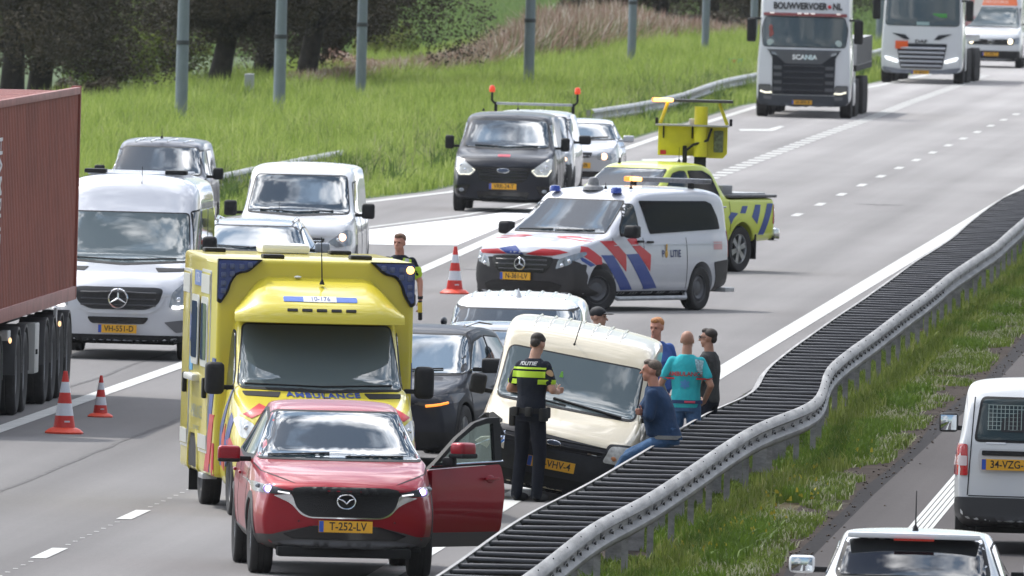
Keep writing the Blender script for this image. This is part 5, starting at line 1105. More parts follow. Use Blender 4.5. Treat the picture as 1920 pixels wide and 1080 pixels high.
# ---------------- the other cars
def car(key, name, label, L, W, H, m, cat='car', cy=1.3, cz=1.0, hoodz=.86, nosez=.66, hy=2.1, ry=3.6, tz=1.0, hatch=False, ax=(.9, 3.55), r=.33, wr=.66, kind='alloy', bumper=.22, tk=None, **k):
    t = empty(name, label=label, cat=cat); 
    if key: place(t, key)
    wt = W/2*wr; e = L-.25 if hatch else L-.75
    zt = [(0, nosez), (.06, nosez+.1), (.3, hoodz), (cy, cz), (cy+.1, cz+.05), (hy, H-.09), (hy+.2, H-.03), (hy+.7, H), (ry, H-.04), (ry+.2, H-.09), (e, tz+.06), (e+.08, tz), (L, tz-.14)]
    me, bv = shell(L, zt=zt, zb=[(0, bumper), (.5, bumper-.03), (L, bumper+.1)], zs=[(0, nosez-.04), (.3, hoodz-.07), (cy, cz-.08), (hy, cz-.03), (L, cz-.02)],
        wm=[(0, W/2-.14), (.3, W/2-.04), (.8, W/2), (L-.6, W/2), (L, W/2-.1)], ws=[(0, W/2-.2), (.3, W/2-.12), (cy, W/2-.07), (L-.5, W/2-.08), (L, W/2-.2)],
        wt=[(0, W/2*.66), (cy, W/2*.74), (hy, wt), (ry, wt-.02), (L, wt)], arches=ax, ar=r+.045, aw=.32, nose=((.2, .08), (.4, 0), (.65, 0), (.9, .06)), bow=.3, ys=(.13, .6, cy-.3, L-.4), **k)
    setpaint(me, m); put(me, 'body', m, t); wheels(t, ax[0], ax[1], W/2, r, .215, kind)
    a = (hy-cy)
    pane(bv, t, [(-(W/2-.13), cz+.05), (0, cz+.025), (W/2-.13, cz+.05), (wt-.02, H-.11), (-(wt-.02), H-.11)], 'front', 'windscreen', r=.06)
    for pl in ('left', 'right'):
        pane(bv, t, [(cy+.42, cz+.05), (hy+.1, H-.17), (hy+.55, H-.12), (hy+.6, cz+.05)], pl, 'door_window'); pane(bv, t, [(hy+.68, cz+.05), (hy+.64, H-.12), (ry-.1, H-.15), (ry+.15, cz+.09)], pl, 'rear_door_window')
    seams(bv, t, (cy+.1, hy+.63, ry+.0), .35, cz); handles(bv, t, [(hy+.4, cz-.12), (ry-.15, cz-.12)], m)
    mb = MB(); mb.box((0, L/2, .24), (W-.5, L-.8, .08)); mb.build('underbody', DRK, t)
    wiper(bv, t, [(-.6, cz+.07), (0, cz+.05)]); wiper(bv, t, [(0, cz+.05), (.55, cz+.08)])
    return t, bv
def dark_car():
    m = paint('charcoal_paint', (.014, .016, .024), coat=.22, spec=.2, dirt=.06, rough=.5)
    t, bv = car('dark', 'crossover', 'charcoal crossover with glowing orange strip light beside the beige van', 4.55, 1.88, 1.58, m, cy=1.12, cz=1.02, hoodz=.91, nosez=.74, hy=2.15, ry=3.6, tz=1.1, hatch=True, ax=(.92, 3.65), r=.36, wr=.68)
    h = []
    for sg in (1, -1):
        q = [(.46, .74), (.62, .70), (.87, .75), (.88, .86), (.7, .83)]; hl = decal(bv, 'headlight', rnd(q if sg > 0 else mirx(q), .02), 'front', mat('headlamp_black', (.02, .02, .025), .06, coat=1), t, off=.01)
        P = [snap(bv, 'front', sg*x, z) for x, z in ((.60, .715), (.66, .72), (.74, .73), (.80, .75))]; mb = MB(); mb.tube([a+n*.02 for a, n in P], .016, 6); mb.build('amber_strip', AMB, hl)
        mirror(t, sg, sg*.88, 1.6, 1.16, (.24, .13, .17), m=RUB)
    decal(bv, 'grille', rnd([(-.42, .66), (.42, .66), (.5, .40), (-.5, .40)], .05), 'front', BLK, t); decal(bv, 'bumper_cladding', rnd([(-.86, .42), (.86, .42), (.86, .22), (-.86, .22)], .04), 'front', RUB, t, off=.012)
    for pl in ('left', 'right'):
        for c in (.92, 3.65): decal(bv, 'arch_cladding', [(c+.455*cos(a), .36+.455*sin(a)) for a in [pi*k/16 for k in range(17)]]+[(c+.40*cos(a), .36+.40*sin(a)) for a in [pi*(16-k)/16 for k in range(17)]], pl, RUB, t)
    P = [snap(bv, 'right', y, z) for y, z in ((1.55, 1.1), (2.2, 1.12), (3.4, 1.14))]; mb = MB(); mb.tube([a+n*.012 for a, n in P], .012, 6); mb.build('window_trim', CHR, t)
    plate('K-837-RT', (0, 0, .5), t, bv=bv); mb = MB(); mb.ell((0, 3.7, 1.6), (.03, .12, .05)); mb.build('roof_fin', m, t)
    for sg in (1, -1): mb = MB(); mb.tube([(sg*.58, 2.2, 1.585), (sg*.6, 2.8, 1.63), (sg*.58, 3.6, 1.59)], .018, 8); mb.build('roof_rail', CHR, t)
def grey_car():
    m = paint('mid_grey_paint', (.16, .17, .19), metal=.3, coat=1)
    t, bv = car('grey', 'hatchback', 'grey car squeezed between the charcoal crossover and small white van', 4.3, 1.8, 1.51, m, cy=1.2, cz=1.02, hoodz=.92, nosez=.78, hy=2.0, ry=3.4, tz=1.1, hatch=True, ax=(.9, 3.5), wr=.72)
    lamp(bv, t, [(.45, .70), (.75, .72), (.82, .84), (.6, .82)]); decal(bv, 'grille', rnd([(-.4, .7), (.4, .7), (.36, .56), (-.36, .56)], .03), 'front', BLK, t); plate('J-215-NB', (0, 0, .45), t, bv=bv)
    for sg in (1, -1): mirror(t, sg, sg*.86, 1.55, 1.14, (.2, .12, .14))
def blue_grey_car():
    m = paint('steel_blue_paint', (.20, .22, .25), metal=.4, coat=1)
    t, bv = car('dcar', 'estate_car', 'grey blue car with roof rails right behind the ambulance box', 4.6, 1.86, 1.46, m, cy=1.3, cz=1.0, hoodz=.88, nosez=.7, hy=2.15, ry=3.9, tz=1.02, hatch=True, ax=(.92, 3.7), wr=.68)
    lamp(bv, t, [(.5, .64), (.78, .64), (.86, .78), (.6, .78)]); decal(bv, 'grille', rnd([(-.42, .68), (.42, .68), (.36, .5), (-.36, .5)], .03), 'front', BLK, t); plate('HB-604-S', (0, 0, .42), t, bv=bv)
    for sg in (1, -1): mirror(t, sg, sg*.88, 1.65, 1.08, (.22, .12, .15), m=m); mb = MB(); mb.tube([(sg*.56, 2.3, 1.44), (sg*.58, 2.9, 1.48), (sg*.56, 3.8, 1.43)], .02, 8); mb.build('roof_rail', CHR, t)
def silver_car():
    m = paint('silver_metallic', (.50, .51, .54), metal=.35, coat=1)
    t, bv = car('silver', 'sedan', 'small silver sedan with one headlight glowing farthest along the exit lane', 4.24, 1.68, 1.40, m, cat='car', cy=1.15, cz=.96, hoodz=.86, nosez=.66, hy=1.9, ry=3.2, tz=.98, ax=(.85, 3.3), r=.30, wr=.68, kind='steel')
    lamp(bv, t, [(.38, .60), (.70, .60), (.76, .72), (.5, .75), (.38, .72)], [(.52, .67, 1)], lit=mat('lamp_warm', (1, .7, .5), .3, emit=(1, .62, .4), es=2.5), r=.05, cr=.07)
    decal(bv, 'grille', rnd([(-.3, .74), (.3, .74), (.24, .64), (-.24, .64)], .04), 'front', BLK, t, off=.012)
    decal(bv, 'lower_intake', rnd([(-.7, .36), (.7, .36), (.66, .24), (-.66, .24)], .03), 'front', BLK, t, off=.012); plate('58-TJ-NR', (0, 0, .48), t, bv=bv)
    for sg in (1, -1): mirror(t, sg, sg*.80, 1.5, 1.02, (.22, .12, .14), m=m, arm=m)
def rear_hatch():
    # seen from behind, driving away: its front points along the road
    m = paint('bright_white_paint', (.72, .73, .74), coat=1, dirt=.1)
    t, bv = car(None, 'hatchback', 'white hatchback with roof aerial driving away at the bottom edge', 4.1, 1.76, 1.46, m, cy=1.2, cz=1.0, hoodz=.9, nosez=.7, hy=2.0, ry=3.35, tz=1.02, hatch=True, ax=(.85, 3.4), r=.32, wr=.70)
    return t, bv
t, bv = rear_hatch(); p = at(1703, 1328); t.rotation_euler = (0, 0, pi-.045); d_ = V((.045, 1, 0)).normalized(); t.location = V((p.x, p.y, 0))+d_*4.1
pane(bv, t, rnd([(-.62, 1.10), (.62, 1.10), (.545, 1.385), (-.545, 1.385)], .03), 'rear', 'rear_window', m=glassm('rear_glass', (.01, .012, .014), ior=1.9), r=.1, grow=.03)
mb = MB(); mb.box((0, 3.52, 1.43), (1.12, .25, .05), b=.02); mb.build('roof_spoiler', MATS['bright_white_paint'], t)
mb = MB(); mb.box((0, 3.66, 1.40), (.34, .03, .02)); mb.build('brake_light', REDL, t)
antenna(t, (0, 3.25, 1.46), .34, (0, -.05), .008)
for sg in (1, -1):
    mirror(t, sg, sg*.84, 1.6, 1.10, (.22, .14, .15), m=MATS['bright_white_paint']); q = [(.62, .85), (.82, .85), (.78, 1.05), (.66, 1.05)]; decal(bv, 'tail_lamp', rnd(q if sg > 0 else mirx(q), .03), 'rear', REDL, t)
plate('G-771-HK', (0, 0, .62), t, n=(0, 1, 0), bv=bv)
# small white van seen from behind
cm = paint('caddy_white', (.60, .61, .62), coat=.7, dirt=.25)
t, bv = van('white', 'compact_van', 'white van with caged rear window driving away on the right', 4.4, 1.79, 1.76, 1.1, 1.2, 1.8, 1.05, .84, cm, wr=.84, ax=(.9, 3.58), r=.32, hz=1.70, tail=((.3, -.02), (.7, -.03), (1.15, .0), (1.75, .22)), bowr=.10, rt=.08)
p = at(1946, 1042); d_ = V((.05, 1, 0)).normalized(); t.rotation_euler = (0, 0, pi-.05); t.location = V((p.x, p.y, 0))+d_*4.4
# the hatch glass: dark car interior with a wire partition behind it
pane(bv, t, [(-.66, 1.17), (-.04, 1.17), (-.04, 1.58), (-.60, 1.58)], 'rear', 'rear_window', m=glassm('cabin_dark_glass', (.03, .045, .045), ior=1.5), r=.05, grow=.03)
rw = pane(bv, t, [(.04, 1.17), (.66, 1.17), (.60, 1.58), (.04, 1.58)], 'rear', 'rear_window', m=glassm('cabin_dark_glass', (.03, .045, .045), ior=1.5), r=.05, grow=.03)
mb = MB(); gm = mat('cage_wire', (.30, .36, .33), .5)
for i in range(12):
    x = .08+.042*i; P = [snap(bv, 'rear', x, z) for z in (1.27, 1.40, 1.52)]; mb.tube([h+n*.014 for h, n in P], .005, 4)
for i in range(7):
    z = 1.27+.042*i; P = [snap(bv, 'rear', x, z) for x in (.08, .3, .55)]; mb.tube([h+n*.014 for h, n in P], .005, 4)
mb.build('wire_partition', gm, rw)
decal(bv, 'headrest', rnd([(.1, 1.25), (.42, 1.25), (.40, 1.38), (.30, 1.42), (.22, 1.47), (.13, 1.42)], .03), 'rear', mat('silhouette_dark', (.008, .008, .01), .7), rw, off=.017, th=.004)
decal(bv, 'red_cap', rnd([(.0, 1.42), (.14, 1.42), (.16, 1.49), (.06, 1.53), (0, 1.49)], .03), 'rear', mat('cap_red', (.5, .03, .03), .7), rw, off=.017, th=.004)
for sg in (1, -1):
    q = [(.74, .80), (.88, .80), (.88, 1.12), (.75, 1.12)]; tl = decal(bv, 'tail_lamp', rnd(q if sg > 0 else mirx(q), .02), 'rear', REDL, t, off=.014)
    q = [(.75, .90), (.88, .90), (.88, 1.0), (.75, 1.0)]; decal(bv, 'reverse_lamp', rnd(q if sg > 0 else mirx(q), .01), 'rear', mat('lamp_pale', (.6, .5, .5), .15), tl, off=.018)
    mirror(t, sg, sg*.88, 1.5, 1.26, (.2, .14, .2), m=RUB)
decal(bv, 'plate_recess', rnd([(.03, 1.08), (.62, 1.08), (.64, 1.0), (.62, .84), (.05, .84)], .02), 'rear', mat('recess_grey', (.5, .5, .5), .5), t, off=.005)
decal(bv, 'hatch_grip', rnd([(.05, 1.06), (.60, 1.06), (.60, 1.01), (.05, 1.01)], .015), 'rear', RUB, t, off=.015)
decal(bv, 'hatch_seam', [(-.006, .6), (.006, .6), (.006, 1.62), (-.006, 1.62)], 'rear', RUB, t, off=.005, th=.006)
for x in (-.735, .735): decal(bv, 'hatch_seam', [(x, .6), (x+.01, .6), (x*.93+.01, 1.6), (x*.93, 1.6)], 'rear', RUB, t, off=.005, th=.006)
decal(bv, 'hatch_seam', [(-.73, .59), (.73, .59), (.73, .60), (-.73, .60)], 'rear', RUB, t, off=.005, th=.006)
decal(bv, 'rear_bumper', rnd([(-.87, .58), (.87, .58), (.87, .28), (-.87, .28)], .05), 'rear', mat('bumper_dark', (.03, .03, .032), .5), t, off=.012, th=.02)
decal(bv, 'rear_script', rnd([(.36, 1.13), (.56, 1.13), (.56, 1.145), (.36, 1.145)], .004), 'rear', CHR, t, off=.006, th=.004)
mb = MB(); mb.box((0, 4.27, 1.72), (.2, .04, .03), b=.01); mb.build('brake_light', REDL, t)
plate('34-VZG-7', (.34, 0, .92), t, n=(0, 1, 0), bv=bv)
for f_ in (dark_car, grey_car, blue_grey_car, silver_car): f_()
# ---------------- ambulance
AY = mat('ambulance_yellow', (.62, .515, .03), .38, coat=.7, dirt=.22)
def rbox_mesh(x0, x1, y0, y1, z0, z1, r, m, name, parent, seg=4):
    mb = MB(); mb.box(((x0+x1)/2, (y0+y1)/2, (z0+z1)/2), (x1-x0, y1-y0, z1-z0), b=r, seg=seg); o = mb.build(name, m, parent, 35); return o, bvh_of(o.data)
def ambulance():
    t, cv = van('amb', 'ambulance', 'yellow box ambulance with blue corner lights behind the red SUV', 2.5, 1.98, 2.12, 1.12, 1.32, 1.82, 1.12, .86, AY, wr=.86, ax=(1.0, 4.35), arch=(1.0,), r=.345, hz=1.99, cat='ambulance', tail=((0, 0), (3, 0)), ys=(2.2,))
    for c in list(t.children):
        if c.name.startswith('underbody'): bpy.data.objects.remove(c)
    bx, bb = rbox_mesh(-1.045, 1.045, 2.0, 5.95, .36, 2.68, .06, AY, 'patient_box', t)
    mb = MB(); mb.box((0, 3.2, .36), (1.6, 5.2, .14)); mb.build('chassis', DRK, t)
    for y in (1.0,): pass
    # wheel well in the box side, mudflap, step
    for pl in ('left', 'right'):
        sg = -1 if pl == 'left' else 1
        decal(bb, 'wheel_arch', rnd([(3.78, .30), (3.84, .62), (4.05, .76), (4.65, .76), (4.86, .62), (4.92, .30)], .06), pl, DRK, t, off=.004)
        decal(bb, 'arch_lip', [(3.74, .37), (3.80, .66), (4.02, .81), (4.68, .81), (4.90, .66), (4.96, .37), (4.92, .37), (4.86, .63), (4.66, .765), (4.04, .765), (3.84, .63), (3.78, .37)], pl, AY, t, off=.02, th=.02)
        mb = MB(); mb.box((sg*.88, 4.98, .34), (.3, .03, .42)); mb.build('mud_flap', RUB, t)
        mb = MB(); mb.box((sg*.98, 3.3, .34), (.16, .5, .06), b=.01); mb.build('step', ALU, t)
        al = mat('trim_white', (.55, .55, .52), .35, metal=.4)
        for y0, y1, z0, z1, nm in ((5.05, 5.80, .62, 2.46, 'locker_door'), (2.70, 3.66, .62, 2.50, 'side_door')):
            d = decal(bb, nm+'_frame', rnd([(y0-.03, z0-.03), (y1+.03, z0-.03), (y1+.03, z1+.03), (y0-.03, z1+.03)], .04), pl, al, t, off=.012, res=.15)
            d = decal(bb, nm, rnd([(y0, z0), (y1, z0), (y1, z1), (y0, z1)], .03), pl, AY, t, off=.017, res=.15)
            decal(bb, nm+'_header', [(y0, z1-.02), (y1, z1-.02), (y1, z1-.22), (y0, z1-.22)], pl, al, d, off=.022, res=.2)
            decal(bb, nm+'_kick_plate', [(y0, z0+.16), (y1, z0+.16), (y1, z0+.01), (y0, z0+.01)], pl, al, d, off=.022, res=.2)
            yh = y0+.14; mb = MB(); mb.box((sg*1.085, y0+.15, 1.28), (.05, .1, .22), b=.02); mb.build('door_handle', RUB, d)
        for y0, y1 in ((3.96, 4.60), (2.88, 3.50)):
            decal(bb, 'window_frame', rnd([(y0-.07, 1.50), (y1+.07, 1.50), (y1+.07, 2.24), (y0-.07, 2.24)], .09), pl, al, t, off=.028, res=.15); decal(bb, 'side_window', rnd([(y0, 1.57), (y1, 1.57), (y1, 2.17), (y0, 2.17)], .06), pl, GLS, t, off=.034, res=.15)
        decal(bb, 'number_panel', rnd([(3.78, 2.34), (4.58, 2.34), (4.58, 2.5), (3.78, 2.5)], .02), pl, mat('panel_blue', (.05, .12, .35), .4), t, off=.008); lettering(bb, 'number', '176', .15, (4.18, 2.42), pl, WHT, t, off=.014, sx=2)
        # star of life style cross: three blue bars
        for a in (0, pi/3, 2*pi/3):
            c = (4.86, 1.88); u = (cos(a+pi/2), sin(a+pi/2)); v = (-u[1], u[0]); L_, w_ = .26, .06
            decal(bb, 'blue_star', [(c[0]+u[0]*i*L_+v[0]*j*w_, c[1]+u[1]*i*L_+v[1]*j*w_) for i, j in ((-1, -1), (1, -1), (1, 1), (-1, 1))], pl, SBLU, t, off=.006+.001*a, th=.004, res=.1)
        decal(bb, 'information_panel', rnd([(4.68, 1.42), (5.0, 1.42), (5.0, 1.56), (4.68, 1.56)], .01), pl, mat('panel_light_blue', (.05, .25, .45), .5), t, off=.008)
        lettering(bb, 'side_lettering', 'AMBULANCE', .20, (3.9, 1.0), pl, mat('lettering_olive_blue', (.06, .10, .12), .5), t, off=.022, sx=1.1); lettering(bb, 'side_lettering', 'zorg en transport', .09, (3.9, .84), pl, MATS['lettering_olive_blue'], t, off=.022, sx=1.1)
        decal(bb, 'stripe', [(2.02, 1.62), (2.3, 1.62), (2.62, 1.05), (2.66, .40), (2.4, .40), (2.3, 1.0), (2.02, 1.30)], pl, SBLU, t, off=.007, res=.1)
        decal(bb, 'stripe', [(2.02, 1.02), (2.44, 1.02), (3.0, .40), (2.45, .40), (2.2, .75)], pl, SRED, t, off=.009, res=.1); decal(bb, 'stripe', [(2.02, .72), (2.12, .72), (2.2, .38), (2.02, .38)], pl, SRED, t, off=.009, res=.1)
        mb = MB(); mb.box((sg*1.08, 4.35, 1.36), (.1, 1.0, .07), b=.02); mb.build('grab_rail', al, t)
        for q, m_ in (([(1.3, 1.28), (1.45, 1.34), (1.95, .9), (1.9, .5), (1.72, .5), (1.7, .82)], SBLU), ([(.75, 1.0), (.95, 1.08), (1.4, .75), (1.3, .5), (1.1, .6)], SBLU), ([(1.38, .95), (1.7, .82), (1.7, .5), (1.45, .45)], SRED), ([(.55, .72), (.85, .82), (1.15, .78), (1.15, .62)], SRED)):
            decal(cv, 'cab_stripe', q, pl, m_, t, off=.007, res=.06)
        pane(cv, t, [(1.5, 1.36), (1.55, 1.46), (1.86, 1.9), (1.96, 1.92), (1.96, 1.30)], pl, 'door_window')
        mirror(t, sg, sg*.96, 1.35, 1.43, (.2, .22, .34)); 
    # front of box: blue light clusters
    NB = mat('light_cluster_blue', (.03, .05, .20), .2, coat=1)
    for sg in (-1, 1):
        q = [(1.04, 2.66, .02), (.62, 2.66, .02), (.74, 2.555, .05), (.86, 2.54, .06), (.93, 2.42, .06), (.95, 2.34, .04), (1.01, 2.24, .02), (1.04, 2.26, .01)]; q = q if sg > 0 else mirx(q)
        g = [(1.045, 2.675), (.57, 2.675), (.72, 2.535, .05), (.84, 2.52, .06), (.905, 2.42, .06), (.925, 2.33, .04), (1.01, 2.20, .02), (1.045, 2.22)]; g = g if sg > 0 else mirx(g)
        # flat plates standing proud of the box front
        for P, dpt, m_, nm in ((g, .05, RUB, 'light_cluster_seal'), (q, .075, NB, 'light_cluster')):
            mb = MB(); mb.prism(rnd(P, .01, 3), 'Y', 2.0-dpt, 2.06); o = mb.build(nm, m_, t, 30)
        for i, (x, z) in enumerate([(.99, 2.60), (.90, 2.60), (.80, 2.60), (.71, 2.615), (.99, 2.51), (.90, 2.52), (.99, 2.42), (.99, 2.34)]):
            lit = sg > 0 and i == 0; mb = MB(); mb.box((sg*x, 1.915, z), (.052, .03, .052), b=.012); mb.build('flasher', AMBW if lit else mat('flasher_clear', (.08, .10, .19), .3), o)
            if lit: mb = MB(); mb.ell((sg*x, 1.90, z), (.042, .02, .042)); mb.build('flasher_glow', AMBW, o)
    # wind deflector over the cab
    nu, nv = 28, 12; vs = []; fs = []
    def surf(u, v):
        k = abs(u)
        x = u*(.90-.12*v**1.5); edge = max(0, (k-.62)/.38)
        z = 2.10+.40*(v**.62)*(1-edge**2.2*.75); y = 1.26+.76*v+.22*k**3*(1-v)
        return (x, y, z)
    for j in range(nv+1):
        for i in range(nu+1): vs.append(surf(2*i/nu-1, j/nv))
    W_ = nu+1
    fs = [(j*W_+i, j*W_+i+1, (j+1)*W_+i+1, (j+1)*W_+i) for j in range(nv) for i in range(nu)]
    n0 = len(vs); vs += [(x, y-.012, 2.03) for x, y, z in vs[:W_]]; fs += [(n0+i, n0+i+1, i+1, i) for i in range(nu)]
    for c, sg in ((0, -1), (nu, 1)):
        n1 = len(vs); vs += [(vs[j*W_+c][0]*1.0, vs[j*W_+c][1], 2.04) for j in range(nv+1)]; fs += [(j*W_+c, (j+1)*W_+c, n1+j+1, n1+j) for j in range(nv)]
    mb = MB(); mb.add(vs, fs); sp = mb.build('wind_deflector', AY, t, 50); db = bvh_of(sp.data)
    decal(db, 'call_sign_strip', rnd([(-.39, 2.30), (.39, 2.30), (.39, 2.25), (-.39, 2.25)], .015), 'front', mat('strip_blue', (.08, .16, .5), .4), sp, off=.006)
    decal(db, 'call_sign_panel', [(-.18, 2.302), (.17, 2.302), (.17, 2.248), (-.18, 2.248)], 'front', WHT, sp, off=.009); lettering(db, 'call_sign', '10-176', .058, (0, 2.275), 'front', SBLU, sp, off=.012, sx=1.3)
    for k in range(5): decal(db, 'grille_lamp', rnd([(-.36+.155*k, 2.175), (-.25+.155*k, 2.175), (-.25+.155*k, 2.15), (-.36+.155*k, 2.15)], .008), 'front', RUB, sp, off=.012)
    decal(cv, 'header_gap', [(-.86, 2.035), (.86, 2.035), (.86, 2.02), (-.86, 2.02)], 'front', RUB, t, off=.006)
    pane(cv, t, [(-.85, 1.35), (0, 1.33), (.85, 1.35), (.77, 1.985), (-.77, 1.985)], 'front', 'windscreen', m=MATS['screen_glass'] if 'screen_glass' in MATS else glassm('screen_glass', (.10, .125, .13), ior=1.8), r=.05)
    for sg in (-1, 1):
        q = [(.44, 1.305), (.84, 1.305), (.82, 1.265), (.48, 1.255)]; decal(cv, 'hood_vent', rnd(q if sg > 0 else mirx(q), .01), 'front', RUB, t, off=.008, res=.03)
        q = [(.60, 1.14), (.70, 1.19), (.88, 1.08), (.80, 1.04)]; decal(cv, 'hood_stripe', q if sg > 0 else mirx(q), 'front', SRED, t, off=.007, res=.03)
    lamp(cv, t, [(.70, .80), (.90, .84), (.95, 1.02), (.90, 1.06), (.78, .98)], [(.84, .94, 0)], m=mat('clear_lens', (.62, .63, .62), .1, var=.3, vscale=14))
    decal(cv, 'grille', rnd([(-.5, .98), (.5, .98), (.42, .72), (-.42, .72)], .08), 'front', BLK, t, off=.015)
    P, F_ = textmesh('AMBULANCE', .105, bold=.004, sx=1.15, sp=1.15); vs = []
    for x, y in P:
        a = x; h, n = snap(cv, 'top', a, .80+y*2.4+.5*a*a); vs.append(h+n*.008)
    mb = MB(); mb.add(vs, F_); mb.build('hood_lettering', SBLU, t, smooth=None, fix=False)
    for x, y in ((-.80, 5.2), (-.42, 2.5), (.55, 5.2), (.55, 2.9)): mb = MB(); mb.box((x, y, 2.70), (.23, .3, .05), b=.02); mb.build('roof_clip', RUB, t)
    mb = MB(); mb.box((-.05, 5.3, 2.73), (.52, .7, .10), b=.04); mb.build('roof_vent', WHT, t)
    antenna(t, (.04, 1.75, 2.43), .50, (-.03, .05), .008); wiper(cv, t, [(-.80, 1.37), (0, 1.35)]); wiper(cv, t, [(0, 1.35), (.75, 1.375)])
    mb = MB(); mb.ell((-.2, 1.95, 2.50), (.04, .03, .015)); mb.build('washer_cap', WHT, t)
    plate('10-ZGV-6', (0, 0, .45), t, bv=cv)
ambulance()
# ---------------- beige van, rolled towards the barrier, front corner crushed
def beige_van():
    bp = paint('cream_paint', (.58, .51, .37), dirt=.3)
    t, bv = van('beige', 'compact_van', 'cream van tilted to one side against the barrier with its front corner crushed', 4.28, 1.79, 1.93, 1.05, 1.10, 1.62, .90, .72, bp, wr=.905, ax=(.88, 3.55), r=.315, hz=1.68, rt=.09, kind='steel', nose=((.2, .06), (.45, 0), (.6, 0), (.85, .12)), bow=.26)
    t.rotation_euler = (R(1.0), R(9.5), -math.atan(FRM['beige'][2])); t.location.z = -.12
    pane(bv, t, [(-.76, 1.11), (.76, 1.11), (.735, 1.64), (-.735, 1.64)], 'front', 'windscreen', m=MATS['screen_glass'], r=.07)
    BC = mat('bumper_charcoal', (.02, .021, .024), .55, spec=.3, var=.3)
    decal(bv, 'grille_band', rnd([(-.78, .84), (-.5, .855), (.5, .80), (.74, .76), (.60, .66), (-.60, .66)], .02), 'front', mat('band_dark', (.02, .02, .025), .45, spec=.3), t, off=.012)
    bars(bv, t, 'grille_bar', .70, .79, 3, .58, BC, off=.016, th=.008)
    y0 = snap(bv, 'front', -.02, .76)[0].y; oval(t, -.02, y0-.045, .765, .085, .034, mat('oval_blue', (.05, .07, .12), .3))
    decal(bv, 'bumper', rnd([(-.85, .66), (.60, .66), (.72, .60), (.86, .60), (.86, .24), (-.85, .24)], .04), 'front', BC, t, off=.018, th=.02)
    decal(bv, 'lower_intake', rnd([(-.6, .40), (.6, .40), (.55, .28), (-.55, .28)], .03), 'front', DRK, t, off=.024)
    for pl in ('left', 'right'): decal(bv, 'bumper_side', rnd([(.1, .25), (.5, .25), (.5, .58), (.1, .62)], .03), pl, BC, t, off=.012)
    q = [(.50, .62), (.56, .84), (.80, .86), (.85, .80), (.82, .62)]
    hl = decal(bv, 'headlight', rnd(q, .04), 'front', BC, t, off=.022); decal(bv, 'headlight_lens', rnd([(.53, .645), (.585, .815), (.79, .835), (.82, .80), (.79, .645)], .04), 'front', mat('frosted_lens', (.42, .42, .40), .15, var=.35, vscale=12), hl, off=.03)
    h, n = snap(bv, 'front', .64, .70); mb = MB(); mb.ell(h+n*.034, (.03, .01, .025)); mb.build('indicator', mat('indicator_orange', (.5, .2, .08), .3), hl)
    decal(bv, 'diesel_badge', rnd([(.36, .705), (.46, .70), (.46, .725), (.36, .73)], .003), 'front', CHR, t, off=.03, th=.004)
    plate('56-VHV-4', (0, 0, .53), t, bv=bv); wiper(bv, t, [(-.62, 1.15), (0, 1.12)]); wiper(bv, t, [(-.15, 1.17), (.62, 1.10)], .03)
    antenna(t, (-.06, 1.70, 1.74), .30, (.1, .1), .007)
    for k in range(7):
        x = -.54+.16*k; mb = MB(); h = [snap(bv, 'top', x, y)[0]+V((0, 0, .002)) for y in (1.95, 2.3, 2.7, 3.6)]; mb.tube(h, [.006, .02, .02, .02], 6); mb.build('roof_rib', bp, t)
    for pl in ('left', 'right'): pane(bv, t, [(1.35, 1.16), (1.65, 1.56), (2.0, 1.58), (2.05, 1.12)], pl, 'door_window')
    for sg in (1, -1): mirror(t, sg, sg*.86, 1.35, 1.18, (.18, .14, .22))
    seams(bv, t, (1.1, 2.15, 3.2), .35, 1.1)
    # crushed wing: torn dark opening, loose lamp pieces and buckled metal
    decal(bv, 'torn_opening', [(-.88, .86), (-.74, .93), (-.62, .88), (-.66, .76), (-.58, .62), (-.70, .52), (-.87, .50)], 'front', DRK, t, off=.02)
    random.seed(3)
    for k in range(7):
        c = V((-.80+.12*random.random()*2, -.02+.1*random.random(), .55+.35*random.random())); mb = MB(); a = [c+V((random.uniform(-.12, .12), random.uniform(-.1, .05), random.uniform(-.12, .12))) for _ in range(4)]
        mb.add(a+[p+V((0, .02, .01)) for p in a], [(0, 1, 2), (0, 2, 3), (4, 6, 5), (4, 7, 6), (0, 4, 5, 1), (1, 5, 6, 2), (2, 6, 7, 3), (3, 7, 4, 0)]); mb.build('torn_piece', [bp, BC, CHR][k % 3], t, smooth=None)
    mb = MB(); mb.tube([(-.55, -.05, .70), (-.62, -.1, .62), (-.60, -.08, .50)], .012, 6); mb.build('loose_cable', mat('cable_blue', (.02, .15, .5), .5), t)
    # things seen through the windscreen hang from the mirror
    h, n = snap(bv, 'front', -.12, 1.42); mb = MB(); mb.prism([(h.x-.03, h.z-.05), (h.x+.03, h.z-.05), (h.x+.01, h.z+.06), (h.x-.01, h.z+.06)], 'Y', h.y-.02, h.y-.014); mb.build('green_tag', mat('tag_green', (.2, .5, .08), .5), t)
beige_van()
